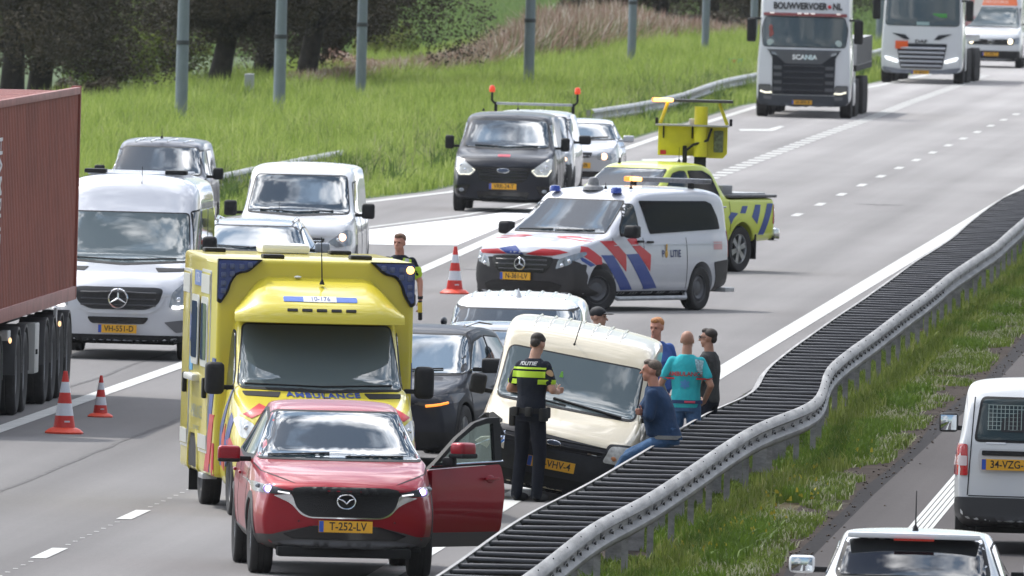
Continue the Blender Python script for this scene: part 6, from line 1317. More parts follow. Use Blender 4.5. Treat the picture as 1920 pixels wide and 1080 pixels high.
# ---------------- trucks
TW = paint('truck_white', (.62, .63, .65), dirt=.2)
def cab(t, W=2.5, H=3.8, m=None, L=2.3, zs=1.8):
    me, bv = shell(L, zt=[(0, H-.55), (.08, H-.35), (.7, H-.05), (L, H)], zb=[(0, .30), (L, .40)], zs=[(0, zs), (L, zs)], wm=[(0, W/2-.06), (.25, W/2), (L, W/2)], ws=[(0, W/2-.1), (.25, W/2-.03), (L, W/2-.03)], wt=[(0, W/2-.2), (.3, W/2-.12), (L, W/2-.12)],
        nose=((.3, .05), (.6, 0), (1.7, .04), (2.6, .22), (3.3, .5)), bow=.22, bowr=.02, zm=.4, rt=.1, fadeL=1.6, arches=(1.35,), ar=.56, aw=.42, ys=(.15, 1.0, 1.7))
    setpaint(me, m or TW); put(me, 'cab', m or TW, t); return bv
def axle(t, y, W=2.5, r=.5, w=.31, dual=False, kind='truck'):
    for sg in (1, -1):
        wheel(t, sg*(W/2-w/2-.01), y, r, w, sg, kind, name='wheel')
def tmirror(t, sg, x, y, z, m=RUB):
    mb = MB(); mb.box((x+sg*.17, y, z), (.24, .16, .62), b=.06, seg=3); o = mb.build('door_mirror', m, t, 60); mb = MB(); mb.box((x+sg*.06, y+.05, z+.30), (.3, .06, .06), b=.02); mb.build('mirror_arm', RUB, o)
def flat_truck():
    t = empty('flatbed_truck', label='white truck with black grille and black lettering above its windscreen', cat='truck'); place(t, 'scania'); bv = cab(t, H=3.9)
    pane(bv, t, [(-1.06, 1.84), (1.06, 1.84), (1.10, 2.3), (1.02, 2.60), (-1.02, 2.60), (-1.10, 2.3)], 'front', 'windscreen', m=glassm('truck_glass', (.06, .08, .085), ior=1.7), r=.08)
    lettering(bv, 'roof_sign_lettering', 'BOUWVERVOER', .235, (-.14, 2.88), 'front', INK, t, off=.03, bold=.010, sx=.80); lettering(bv, 'roof_sign_lettering', 'NL', .235, (.82, 2.88), 'front', INK, t, off=.03, bold=.010, sx=.8)
    h, n = snap(bv, 'front', .62, 2.88); mb = MB(); mb.ell(h+n*.02, (.05, .02, .05)); mb.build('red_dot', SRED, t)
    decal(bv, 'visor_lip', rnd([(-1.06, 2.70), (1.06, 2.70), (1.08, 2.63), (-1.08, 2.63)], .02), 'front', mat('visor_red', (.25, .06, .06), .4), t, off=.05, th=.05)
    for x in (-.85, -.15, .03, .2, .85): h, n = snap(bv, 'front', x, 2.68); mb = MB(); mb.box(h+n*.08, (.11, .04, .035), b=.01); mb.build('marker_lamp', mat('lamp_pale_pink', (.9, .8, .75), .3, emit=(1, .85, .8), es=.4), t)
    G1 = mat('grille_dark_grey', (.07, .072, .08), .35, coat=.3); G2 = mat('grille_deep', (.012, .014, .02), .4, spec=.3)
    decal(bv, 'front_panel', rnd([(-.92, 1.72), (.92, 1.72), (.82, 1.55), (.80, .60), (-.80, .60), (-.82, 1.55)], .04), 'front', G2, t, off=.02, res=.1)
    decal(bv, 'name_panel', rnd([(-.98, 1.76), (.98, 1.76), (.66, 1.56), (.46, 1.40), (-.46, 1.40), (-.66, 1.56)], .05), 'front', G1, t, off=.035, res=.08)
    lettering(bv, 'name_lettering', 'SCANIA', .17, (.02, 1.565), 'front', CHR, t, off=.05, bold=.006, sx=1.05)
    for z in (1.30, 1.12, .92, .74): 
        for sg in (-1, 1): q = [(.56, z-.05), (.78, z-.05), (.78, z+.04), (.56, z+.04)]; decal(bv, 'grille_fin', q if sg > 0 else mirx(q), 'front', G1, t, off=.035, res=.1)
    bars(bv, t, 'grille_bar', .72, 1.34, 5, .52, mat('bar_black', (.02, .022, .03), .3), off=.03, th=.018)
    decal(bv, 'bumper', rnd([(-1.15, .85), (-.84, .85), (-.82, .58), (.82, .58), (.84, .85), (1.15, .85), (1.17, .28), (-1.17, .28)], .03), 'front', mat('truck_bumper', (.035, .04, .05), .45), t, off=.025, res=.1)
    for sg in (-1, 1):
        q = [(.80, .64), (1.12, .67), (1.13, .84), (.82, .82)]; hl = decal(bv, 'headlight', rnd(q if sg > 0 else mirx(q), .02), 'front', mat('headlamp_grey', (.12, .12, .12), .15), t, off=.04)
        P = [snap(bv, 'front', sg*x, z) for x, z in ((.80, .645), (.95, .635), (1.10, .68))]; mb = MB(); mb.tube([h+n*.055 for h, n in P], .022, 6); mb.build('running_light', DRL, hl)
        q = [(.82, .46), (1.02, .48), (1.02, .56), (.80, .55)]; decal(bv, 'fog_lamp', rnd(q if sg > 0 else mirx(q), .02), 'front', mat('fog_grey', (.12, .12, .13), .3), t, off=.035)
        q = [(.68, 1.60), (.84, 1.64), (.84, 1.70), (.72, 1.68)]; decal(bv, 'upper_lamp', rnd(q if sg > 0 else mirx(q), .01), 'front', LEN, t, off=.045)
        tmirror(t, sg, sg*1.22, .5, 2.25); h, n = snap(bv, 'front', sg*.88, 1.93); mb = MB(); mb.ell(h+n*.02, (.09, .01, .09)); mb.build('screen_sticker', mat('sticker_pale', (.4, .48, .46), .5), t)
        decal(bv, 'door_window', rnd([(.65, 1.85), (.7, 2.55), (1.35, 2.6), (1.4, 1.8)], .05), 'left' if sg < 0 else 'right', GLS, t, off=.01, res=.1)
    h, n = snap(bv, 'front', -.86, 2.15); mb = MB(); mb.ell(h+n*.02, (.06, .01, .13)); mb.ell(h+n*.02+V((-.02, 0, .16)), (.05, .01, .09)); mb.build('hanging_pennant', mat('pennant_red', (.3, .08, .07), .6), t)
    plate('60-BPK-8', (-.02, 0, .40), t, bv=bv)
    for y in (1.35, 4.6, 5.9): axle(t, y)
    mb = MB(); mb.box((0, 4.5, .85), (.9, 5.2, .25)); mb.build('chassis', DRK, t)
    for sg in (1, -1): mb = MB(); mb.box((sg*1.0, 2.95, .62), (.5, 1.0, .6), b=.08); mb.build('fuel_tank', ALU, t); mb = MB(); mb.box((sg*1.16, 4.0, .75), (.1, .3, .9), b=.02); mb.build('side_cover', WHT, t)
    # trailer bed with its headboard
    tr = bpy.data.objects.new('flatbed', None); link(tr, t)
    mb = MB(); mb.box((0, 9.5, 1.28), (2.52, 12.4, .16)); mb.build('deck', DRK, tr)
    cg = mat('crate_grey', (.40, .40, .40), .7, var=.15); mb = MB()
    mb.box((0, 9.3, 1.70), (2.5, 11.6, .70)); lo = mb.build('side_board', cg, tr); 
    for sg in (1, -1): mb = MB(); [mb.box((sg*1.26, 3.6+.95*k, 1.70), (.03, .12, .70)) for k in range(13)]; mb.box((sg*1.255, 9.3, 1.36), (.02, 11.6, .03)); mb.build('board_ribs', mat('rib_grey', (.2, .2, .2), .6), lo)
    for y in (10.5, 11.8, 13.1): axle(tr, y, 2.5)
def tank_truck():
    t = empty('tank_truck', label='white truck with an orange hazard plate on its grille and a tank trailer', cat='truck'); place(t, 'daf'); bv = cab(t, H=3.7)
    pane(bv, t, [(-1.10, 1.74), (1.10, 1.74), (1.06, 2.9), (-1.06, 2.9)], 'front', 'windscreen', m=MATS['truck_glass'], r=.1)
    GB = mat('grille_deep', (.012, .014, .02)); decal(bv, 'grille', rnd([(-.76, 1.20), (.76, 1.20), (.62, .46), (-.62, .46)], .05), 'front', GB, t, off=.02, res=.1)
    bars(bv, t, 'grille_bar', .54, 1.06, 5, lambda z: .60+(z-.5)*.18, mat('bar_silver', (.45, .46, .50), .3, metal=.3), off=.04, th=.034)
    for sg in (-1, 1):
        q = [(.36, 1.32), (.52, 1.32), (.90, 1.50), (.50, 1.46)]; decal(bv, 'air_slot', rnd(q if sg > 0 else mirx(q), .02), 'front', GB, t, off=.02)
        q = [(.70, .62), (1.02, .70), (1.10, .80), (1.05, .80), (.70, .70)]; decal(bv, 'headlight', rnd(q if sg > 0 else mirx(q), .01), 'front', mat('lamp_truck_lit', (1, 1, 1), .2, emit=(.95, .97, 1), es=1.6), t, off=.04)
        tmirror(t, sg, sg*1.22, .5, 2.2); decal(bv, 'door_window', rnd([(.65, 1.85), (.7, 2.55), (1.35, 2.6), (1.4, 1.8)], .05), 'left' if sg < 0 else 'right', GLS, t, off=.01, res=.1)
    lettering(bv, 'name_lettering', 'DAF', .13, (-.02, 1.26), 'front', INK, t, off=.03, bold=.005, sx=1.5)
    h, n = snap(bv, 'front', -.62, 1.14); mb = MB(); mb.box((-.60, h.y-.06, 1.15), (.38, .02, .24), b=.004); mb.build('hazard_plate', mat('hazard_orange', (.75, .10, .01), .5), t)
    decal(bv, 'bumper', rnd([(-1.15, .50), (-.6, .42), (.6, .42), (1.15, .50), (1.17, .28), (-1.17, .28)], .03), 'front', mat('bumper_silver_grey', (.18, .19, .22), .5), t, off=.025, res=.1)
    plate('41-BNS-7', (-.02, 0, .34), t, bv=bv)
    h, n = snap(bv, 'front', .02, 1.80); mb = MB(); mb.box((h.x, h.y-.02, 1.80), (.38, .01, .1)); mb.build('screen_card', mat('card_pale', (.3, .42, .42), .6), t)
    h, n = snap(bv, 'front', .52, 2.05); mb = MB(); mb.box((h.x, h.y-.02, 2.05), (.42, .01, .12), b=.004); mb.build('driver_vest', mat('vest_green', (.06, .28, .06), .7), t)
    for y in (1.35, 4.4, 5.7): axle(t, y)
    mb = MB(); mb.box((0, 4, .85), (.9, 5.0, .25)); mb.build('chassis', DRK, t)
    for sg in (1, -1): mb = MB(); mb.box((sg*1.14, 3.3, .85), (.12, .5, .95), b=.03); mb.build('side_cover', WHT, t)
    tk = MB(); tk.lathe([(.001, 0), (.9, .12), (1.2, .45), (1.24, .9), (1.24, 10.5), (1.1, 10.9), (.001, 11.1)], c=(0, 3.2, 2.62), ax='Y', n=32); tn = tk.build('tank', mat('tank_white', (.6, .58, .55), .35, coat=.3, dirt=.2), t, 50); tb = bvh_of(tn.data)
    for q in ([(4.5, 1.7), (6.5, 1.7), (7.5, 2.3), (7.5, 3.6), (4.2, 3.6)], [(8.0, 1.55), (13.0, 1.55), (13.0, 1.95), (9.0, 1.95)]): 
        for pl in ('left', 'right'): decal(tb, 'tank_stripe', q, pl, mat('tank_red', (.45, .03, .05), .4), tn, off=.01, res=.1)
    mb = MB(); mb.box((0, 8.5, 1.30), (2.3, 10.5, .16)); mb.build('tank_frame', STL, t)
    for y in (9.5, 10.8, 12.1): axle(t, y)
def orange_van():
    ow = WP; t, bv = van('crafter', 'high_roof_van', 'white high roof van with an orange band above its windscreen', 5.9, 2.04, 2.65, 1.15, 1.30, 1.9, 1.12, .86, ow, wr=.84, ax=(1.0, 4.66), r=.345, hz=2.0, rt=.2, kind='steel')
    pane(bv, t, [(-.86, 1.31), (.86, 1.31), (.80, 1.93), (-.80, 1.93)], 'front', 'windscreen', m=MATS['screen_glass'])
    decal(bv, 'orange_band', rnd([(-.80, 2.0), (.80, 2.0), (.72, 2.36), (-.72, 2.36)], .05), 'front', mat('band_orange', (.8, .17, .05), .5), t, off=.008, res=.1); lettering(bv, 'band_lettering', 'SPOEDZORG', .13, (0, 2.1), 'front', mat('lettering_pale', (.8, .5, .4), .5), t, off=.02, bold=.004, sx=1.3)
    decal(bv, 'grille', rnd([(-.78, .92), (.78, .92), (.7, .74), (-.7, .74)], .03), 'front', BLK, t, off=.015); decal(bv, 'bumper', rnd([(-.94, .55), (.94, .55), (.94, .22), (-.94, .22)], .05), 'front', RUB, t, off=.014)
    lamp(bv, t, [(.50, .74), (.90, .78), (.92, 1.0), (.55, .93)], None); mb = MB()
    for x in (-.62, .62): h, n = snap(bv, 'front', x, .86); mb = MB(); mb.ell(h+n*.02, (.085, .02, .085)); mb.build('low_beam', mat('lamp_warm_white', (1, .9, .7), .3, emit=(1, .85, .6), es=3.5), t)
    y0 = snap(bv, 'front', 0, .83)[0].y; mb = MB(); mb.tube([(.07*cos(a), y0-.04, .83+.07*sin(a)) for a in [2*pi*i/20 for i in range(21)]], .01, 6); mb.tube([(-.05, y0-.04, .87), (0, y0-.04, .78), (.05, y0-.04, .87)], .008, 6); mb.build('emblem', CHR, t)
    for sg in (1, -1): mirror(t, sg, sg*1.0, 1.5, 1.5, (.2, .2, .32))
    plate('VL-094-T', (0, 0, .44), t, bv=bv)
    for pl in ('left', 'right'): pane(bv, t, [(1.5, 1.36), (1.9, 1.9), (2.3, 1.92), (2.35, 1.3)], pl, 'door_window')
def container_truck():
    t = empty('container_truck', label='truck carrying a rust red ribbed container along the left edge', cat='truck'); s_ = .045
    h = V((s_, 1, 0)).normalized(); xr = V((h.y, -h.x, 0)); far = at(137, 738); L = 16.4
    t.location = V((far.x, far.y, 0))-h*L-xr*1.25; t.location.z = 0; t.rotation_euler = (0, 0, -math.atan(s_))
    RC = mat('container_red', (.26, .066, .040), .6, var=.22, vscale=1.3, dirt=.35)
    # ribbed walls: trapezoid corrugation along y
    def ribbed(x, z0, z1, y0, y1, dx, n):
        mb = MB(); vs = []; fs = []; prof = []
        p = (y1-y0)/n
        for k in range(n):
            a = y0+p*k; prof += [(a, 0), (a+p*.28, 0), (a+p*.5, dx), (a+p*.78, dx)]
        prof.append((y1, 0))
        for a, d in prof: vs += [(x-d, a, z0), (x-d, a, z1)]
        for i in range(len(prof)-1): fs.append((2*i, 2*i+2, 2*i+3, 2*i+1))
        mb.add(vs, fs); return mb
    n = 60
    for x, dx in ((1.235, .036), (-1.235, -.036)): ribbed(x, 1.36, 3.80, .1, L-.1, dx, n).build('container_wall', RC, t, smooth=None)
    RL = mat('container_rail', (.30, .12, .10), .6, var=.25, vscale=3)
    mb = MB(); mb.box((0, L/2, 3.80), (2.36, L-.1, .04)); [mb.box((0, .4+.45*k, 3.825), (2.2, .2, .02)) for k in range(36)]; mb.build('container_roof', mat('container_roof', (.32, .13, .11), .6, var=.3, vscale=2), t)
    for sg in (1, -1): mb = MB(); mb.box((sg*1.22, L/2, 3.84), (.07, L, .09), b=.01); mb.box((sg*1.22, L/2, 1.28), (.07, L, .17), b=.01); mb.build('container_rail', RL, t)
    for y in (.06, L-.06): mb = MB(); [mb.box((sg*1.2, y, 2.55), (.12, .12, 2.7), b=.01) for sg in (1, -1)]; mb.box((0, y, 2.55), (2.3, .06, 2.5)); mb.build('container_end', RC, t)
    mb = MB(); mb.box((0, L/2, 1.05), (1.1, L, .25)); mb.build('chassis', DRK, t)
    wl = mat('lettering_white', (.6, .6, .6), .6); mb = MB(); flattext(mb, 'HAMBURG', .8, (1.24, 2.3, 2.65), (1, 0, 0), (0, 0, 1), rot=-pi/2, bold=.012, sx=.42); mb.build('container_lettering', wl, t, smooth=None, fix=False)
    mg = mat('mudguard', (.05, .05, .052), .5)
    for y in (1.6, 3.0, 6.3, 7.6, 11.4, 12.75, 14.1, 15.5):
        axle(t, y, 2.5, .5, .32)
        for sg in (1, -1):
            P = [(y+.60*cos(a), .5+.58*sin(a)) for a in [pi*k/12 for k in range(13)]]; Q = [(y+.57*cos(a), .5+.55*sin(a)) for a in [pi*(12-k)/12 for k in range(13)]]
            mb = MB(); mb.prism(P+Q, 'X', *sorted((sg*.9, sg*1.24))); mb.build('mudguard', mg, t, 30)
    for sg in (1, -1):
        mb = MB(); mb.box((sg*1.12, 9.6, .74), (.24, .7, .62), b=.02); bx = mb.build('tool_box', mat('box_light_grey', (.42, .42, .40), .5), t); mb = MB(); mb.box((sg*1.25, 9.4, .70), (.02, .12, .06)); mb.build('latch', RUB, bx)
        mb = MB(); mb.box((sg*1.16, 5.0, 1.0), (.1, .5, .12), b=.01); mb.build('bracket', STL, t); mb = MB(); mb.box((sg*1.2, 13.4, .8), (.04, .12, .7)); mb.build('stay', WHT, t)
        for y in (4.6, 13.5): mb = MB(); mb.ell((sg*1.25, y, .95), (.02, .035, .035)); mb.build('side_marker', mat('marker_amber', (.9, .5, .2), .3, emit=(1, .6, .3), es=1.5), t)
    ct = bpy.data.objects.new('tractor', None); link(ct, t); ct.location = (0, -2.9, 0); bvc = cab(ct, H=3.7, m=mat('tractor_blue', (.03, .06, .15), .35, coat=.8))
    pane(bvc, ct, [(-1.06, 1.84), (1.06, 1.84), (1.02, 2.7), (-1.02, 2.7)], 'front', 'windscreen', m=MATS['truck_glass'], r=.08); axle(ct, 1.35)
for f_ in (flat_truck, tank_truck, orange_van, container_truck): f_()
# ================= people =================
SKN = mat('skin', (.42, .23, .16), .55, var=.12, vscale=14); SKN2 = mat('skin_tanned', (.34, .17, .11), .55, var=.12, vscale=14); SKN3 = mat('skin_red', (.48, .22, .15), .55, var=.12, vscale=14)
def cloth(name, col, var=.2): return mat(name, col, .85, spec=.2, var=var, vscale=7, bump=.9, bscale=11)
def rem(mb, name, m, parent, vox=.013, smooth=2):
    o = mb.build('tmp', m, None, None, fix=False); md = o.modifiers.new('r', 'REMESH'); md.mode = 'VOXEL'; md.voxel_size = vox; md.use_smooth_shade = True
    if smooth: s_ = o.modifiers.new('s', 'SMOOTH'); s_.factor = .5; s_.iterations = smooth
    me = bake(o); bpy.data.objects.remove(o); me.materials.clear(); me.materials.append(m); sm(me); me.name = name
    return link(bpy.data.objects.new(name, me), parent)
def cap(mb, pts, rs, n=12):
    "tapered limb with round joints"
    for i, p in enumerate(pts): mb.ell(p, (rs[i],)*3, 12, 8)
    for a, b, r1, r2 in zip(pts, pts[1:], rs, rs[1:]): mb.cyl(a, b, r1, r2, n)
def loft(mb, rings, n=20):
    "closed body of stacked ellipses (x, y, z, rx, ry)"
    vs = []; 
    for x, y, z, rx, ry in rings:
        for i in range(n): t = 2*pi*i/n; vs.append((x+rx*cos(t), y+ry*sin(t), z))
    fs = [(k*n+i, k*n+(i+1) % n, (k+1)*n+(i+1) % n, (k+1)*n+i) for k in range(len(rings)-1) for i in range(n)]+[tuple(range(n))[::-1], tuple(range((len(rings)-1)*n, len(rings)*n))]
    mb.add(vs, fs)
def hand(mb, w, d, side, curl=.6, k=1):
    "palm, four unequal curled fingers and a thumb from the side of the palm; w wrist, d direction, side the thumb side"
    w = V(w); d = V(d).normalized(); s_ = V(side); s_ = (s_-d*s_.dot(d)).normalized(); n = d.cross(s_).normalized()
    M = Matrix((s_, d, n)).transposed(); mb.ell(w+d*.05*k, (.041*k, .056*k, .019*k), 12, 8, rot=M)
    for i, (o, L_) in enumerate(((.030, .070), (.010, .080), (-.011, .074), (-.030, .058))):
        b = w+d*.088*k+s_*o*k; m1 = b+(d*cos(curl*.5)+n*sin(curl*.5))*L_*.5*k; e = m1+(d*cos(curl*1.6)+n*sin(curl*1.6))*L_*.5*k
        cap(mb, [b, m1, e], [.0105*k, .0095*k, .008*k], 8)
    b = w+d*.02*k+s_*.035*k; m1 = b+(d*.6+s_*.7+n*.2).normalized()*.036*k; e = m1+(d*.9+s_*.3+n*.35).normalized()*.03*k; cap(mb, [b, m1, e], [.013*k, .011*k, .009*k], 8)
def person(px, py, D, face, k, label, J, top, legs, skin=None, hair=None, look=0, nod=0, shirt='short', z=0, group=None, shoes=True):
    """face: heading the figure looks along (radians, 0 = towards the camera, + = to picture right)
    J: joints in the figure's own space, -Y is forward, x>0 is the picture-right side when facing the camera"""
    s_ = FPX/D; X = (px-960)/s_; t = empty('person', (X, D, z), face, label, 'person', group); t.scale = (k, k, k); skin = skin or SKN
    lean = V(J.get('lean', (0, 0, 0)))          # shift of the neck against the pelvis
    P = V(J.get('pelvis', (0, 0, .95))); N_ = P+V((0, 0, .55))+lean
    def sp(f, z=0): return P.lerp(N_, f)
    SH = {sg: N_+V((sg*.172, 0, -.075)) for sg in (-1, 1)}
    EL = {-1: V(J['eL']), 1: V(J['eR'])}; WR = {-1: V(J['wL']), 1: V(J['wR'])}
    HP = {sg: P+V((sg*.09, 0, -.04)) for sg in (-1, 1)}; KN = {-1: V(J.get('kL', (-.11, -.02, .50))), 1: V(J.get('kR', (.11, -.02, .50)))}; AN = {-1: V(J.get('aL', (-.12, .03, .09))), 1: V(J.get('aR', (.12, .03, .09)))}
    HC = N_+V((0, -.02, .17))+V(J.get('head', (0, 0, 0)))
    # body: one continuous skin
    mb = MB(); q = [P.lerp(N_, f) for f in (-.12, 0, .3, .6, .85, 1)]
    loft(mb, [(a.x, a.y, a.z, rx, ry) for a, (rx, ry) in zip(q, ((.14, .11), (.155, .11), (.135, .095), (.16, .115), (.165, .10), (.06, .06)))])
    cap(mb, [N_-V((0, 0, .03)), N_.lerp(HC, .5)], [.062, .058])
    RH = Matrix.Rotation(look, 3, 'Z') @ Matrix.Rotation(nod, 3, 'X')
    def hp(v): return HC+RH @ V(v)
    mb.ell(hp((0, .012, .025)), (.074, .094, .088), 20, 14, rot=RH); mb.ell(hp((0, -.02, -.045)), (.058, .068, .07), 16, 10, rot=RH); mb.ell(hp((0, -.062, -.092)), (.026, .022, .02), 10, 6, rot=RH)
    cap(mb, [hp((0, -.082, .012)), hp((0, -.112, -.026))], [.009, .0155], 8); mb.ell(hp((0, -.084, -.058)), (.024, .012, .008), 10, 6, rot=RH); mb.ell(hp((0, -.078, .028)), (.056, .016, .010), 12, 6, rot=RH)
    for sg in (-1, 1): mb.ell(hp((sg*.076, .008, -.008)), (.010, .02, .032), 10, 8, rot=RH)
    for sg in (-1, 1):
        cap(mb, [SH[sg], EL[sg], WR[sg]], [.052, .041, .027]); hand(mb, WR[sg], J.get('dL' if sg < 0 else 'dR', WR[sg]-EL[sg]), J.get('tL' if sg < 0 else 'tR', (0, -1, 0)), J.get('curl', .7))
        cap(mb, [HP[sg], KN[sg], AN[sg]], [.082, .058, .042])
    body = rem(mb, 'body', skin, t, .0105, 2)
    ey = MB(); 
    for sg in (-1, 1): ey.ell(hp((sg*.03, -.083, .010)), (.013, .006, .007), 10, 6, rot=RH)
    e = MB(); e.ell(hp((-.03, -.084, .010)), (.013, .006, .0065), 10, 6, rot=RH); e.build('eye', mat('eye_dark', (.03, .02, .015), .2), body, 60); e = MB(); e.ell(hp((.03, -.084, .010)), (.013, .006, .0065), 10, 6, rot=RH); e.build('eye', MATS['eye_dark'], body, 60)
    # shirt or jacket
    g = .016 if shirt == 'short' else .028; mb = MB(); q = [P.lerp(N_, f) for f in (-.10, 0, .3, .6, .8, .93, 1.02)]; bel = J.get('belly', 0)
    loft(mb, [(a.x, a.y-(bel*.5 if 0 < i < 4 else 0), a.z, rx+g, ry+g+(bel*.6 if 0 < i < 4 else 0)) for i, (a, (rx, ry)) in enumerate(zip(q, ((.158, .12), (.16, .12), (.148, .105), (.17, .12), (.178, .11), (.13, .085), (.062, .062))))])
    for sg in (-1, 1):
        mid = SH[sg].lerp(EL[sg], .62 if shirt == 'short' else 1)
        pts, rs = ([SH[sg]+V((sg*-.01, 0, 0)), mid], [.058+g*.4, .056+g*.4]) if shirt == 'short' else ([SH[sg], EL[sg], EL[sg].lerp(WR[sg], .9)], [.058+g*.4, .050+g*.4, .040+g*.3])
        cap(mb, pts, rs)
    top_o = rem(mb, 'shirt' if shirt == 'short' else 'jacket', top, body, .013, 2)
    mb = MB()
    loft(mb, [(P.x, P.y, P.z+z_, rx, ry) for z_, rx, ry in ((-.10, .165, .13), (-.02, .172, .132), (.06, .166, .124), (.09, .160, .118))])
    for sg in (-1, 1): cap(mb, [HP[sg], HP[sg].lerp(KN[sg], .5), KN[sg], KN[sg].lerp(AN[sg], .45), AN[sg]-V((0, 0, .02))], [.094, .086, .072, .068, .060])
    leg_o = rem(mb, 'trousers', legs, body, .014, 2)
    if shoes:
        for sg in (-1, 1): mb = MB(); a = AN[sg]; mb.ell((a.x, a.y-.07, .045), (.048, .135, .05), 14, 8); mb.ell((a.x, a.y, .09), (.05, .06, .07), 12, 8); rem(mb, 'shoe', mat('black_shoe', (.012, .012, .013), .5), body, .014, 1)
    if hair:
        mb = MB(); kind, hm = hair
        if kind == 'cap': mb.ell(hp((0, .012, .05)), (.082, .102, .080), 20, 14, rot=RH)
        else: mb.ell(hp((0, .030, .050)), (.080, .088, .072), 20, 14, rot=RH); mb.ell(hp((0, -.030, .088)), (.056, .052, .036), 14, 8, rot=RH); mb.ell(hp((0, .072, -.005)), (.060, .040, .058), 12, 8, rot=RH)
        ho = rem(mb, 'hair' if kind != 'cap' else 'cap', hm, body, .009, 1)
        if kind == 'cap': mb = MB(); mb.ell(hp((0, -.12, .045)), (.062, .075, .010), 14, 6, rot=RH); mb.build('cap_peak', hm, ho, 60)
    return t, body, top_o, leg_o, hp, RH
def flat_on(top_o, name, pts, pl, m, off=.006, res=.03): return decal(bvh_of(top_o.data), name, pts, pl, m, top_o, off=off, th=.004, res=res)
HDK = mat('hair_dark_brown', (.022, .014, .010), .7, var=.5, vscale=50); HGR = mat('hair_grey_brown', (.10, .075, .055), .7, var=.5, vscale=50); HGI = mat('hair_ginger', (.40, .17, .06), .7, var=.4, vscale=50); HBR = mat('hair_light_brown', (.13, .065, .035), .7, var=.5, vscale=50)
NVY = cloth('navy_uniform', (.010, .013, .022)); JEA = cloth('blue_jeans', (.045, .10, .20), .3); BLKT = cloth('dark_trousers', (.008, .010, .017)); HIV = mat('hi_vis_yellow', (.42, .62, .02), .6)
REFL = mat('reflective_grey', (.42, .43, .44), .5)
# officer writing notes beside the open red door, back to the camera, turned to the right
Jn = dict(eL=(-.27, -.02, 1.18), wL=(-.16, -.25, 1.16), eR=(.27, .02, 1.18), wR=(.10, -.27, 1.18), dL=(.5, -.8, .1), dR=(-.5, -.8, .1), tL=(0, 0, 1), tR=(0, 0, 1), lean=(0, -.03, 0), head=(0, -.045, -.02), aL=(-.13, .03, .09), aR=(.14, .03, .09), kL=(-.12, -.02, .5), kR=(.125, -.02, .5))
t, b, s_, l_, hp, RH = person(1001, 0, 224.6, R(180-38), 1.03, 'police officer seen from behind in dark uniform with yellow bands, writing in a notebook', Jn, NVY, BLKT, hair=('short', HDK), look=R(12), nod=R(30))
sb = bvh_of(s_.data)
for pl, mx_ in (('rear', .21), ('front', .21)):
    decal(sb, 'hi_vis_band', [(-mx_, 1.375), (mx_, 1.375), (mx_, 1.31), (-mx_, 1.31)], pl, HIV, s_, off=.006, th=.004, res=.03); decal(sb, 'hi_vis_band', [(-mx_, 1.415), (mx_, 1.415), (mx_, 1.395), (-mx_, 1.395)], pl, HIV, s_, off=.006, th=.004, res=.03)
lettering(sb, 'back_lettering', 'POLITIE', .050, (.005, 1.452), 'rear', REFL, s_, off=.008, bold=.002, sx=1.25)
for pl in ('left', 'right'): decal(sb, 'sleeve_band', [(-.07, 1.29), (.07, 1.29), (.07, 1.24), (-.07, 1.24)], pl, HIV, s_, off=.006, th=.004, res=.03); decal(sb, 'sleeve_patch', ring_pts(0, 1.36, .03, .035, 12), pl, mat('patch_gold', (.4, .25, .12), .6), s_, off=.006, th=.004, res=.02)
mb = MB(); loft(mb, [(0, 0, z_, .182, .142) for z_ in (.93, .985)]); bl = mb.build('belt', RUB, l_, 40)
for c, d_, nm in (((.19, .03, .89), (.07, .12, .20), 'holster'), ((-.19, .02, .92), (.06, .11, .14), 'radio_pouch'), ((.09, .15, .95), (.08, .05, .10), 'pouch'), ((-.09, .15, .95), (.08, .05, .10), 'pouch'), ((-.16, -.08, .94), (.06, .06, .12), 'torch_pouch'), ((.17, -.09, 1.0), (.05, .06, .12), 'radio')):
    mb = MB(); mb.box(c, d_, b=.02); mb.build(nm, RUB, bl)
mb = MB(); mb.box((-.02, -.385, 1.21), (.10, .012, .13), rx=-.9, b=.003); nb = mb.build('notebook', mat('paper', (.65, .65, .62), .7), t)
mb = MB(); mb.cyl((.04, -.36, 1.22), (.06, -.33, 1.32), .006, n=8); mb.build('pen', RUB, t)
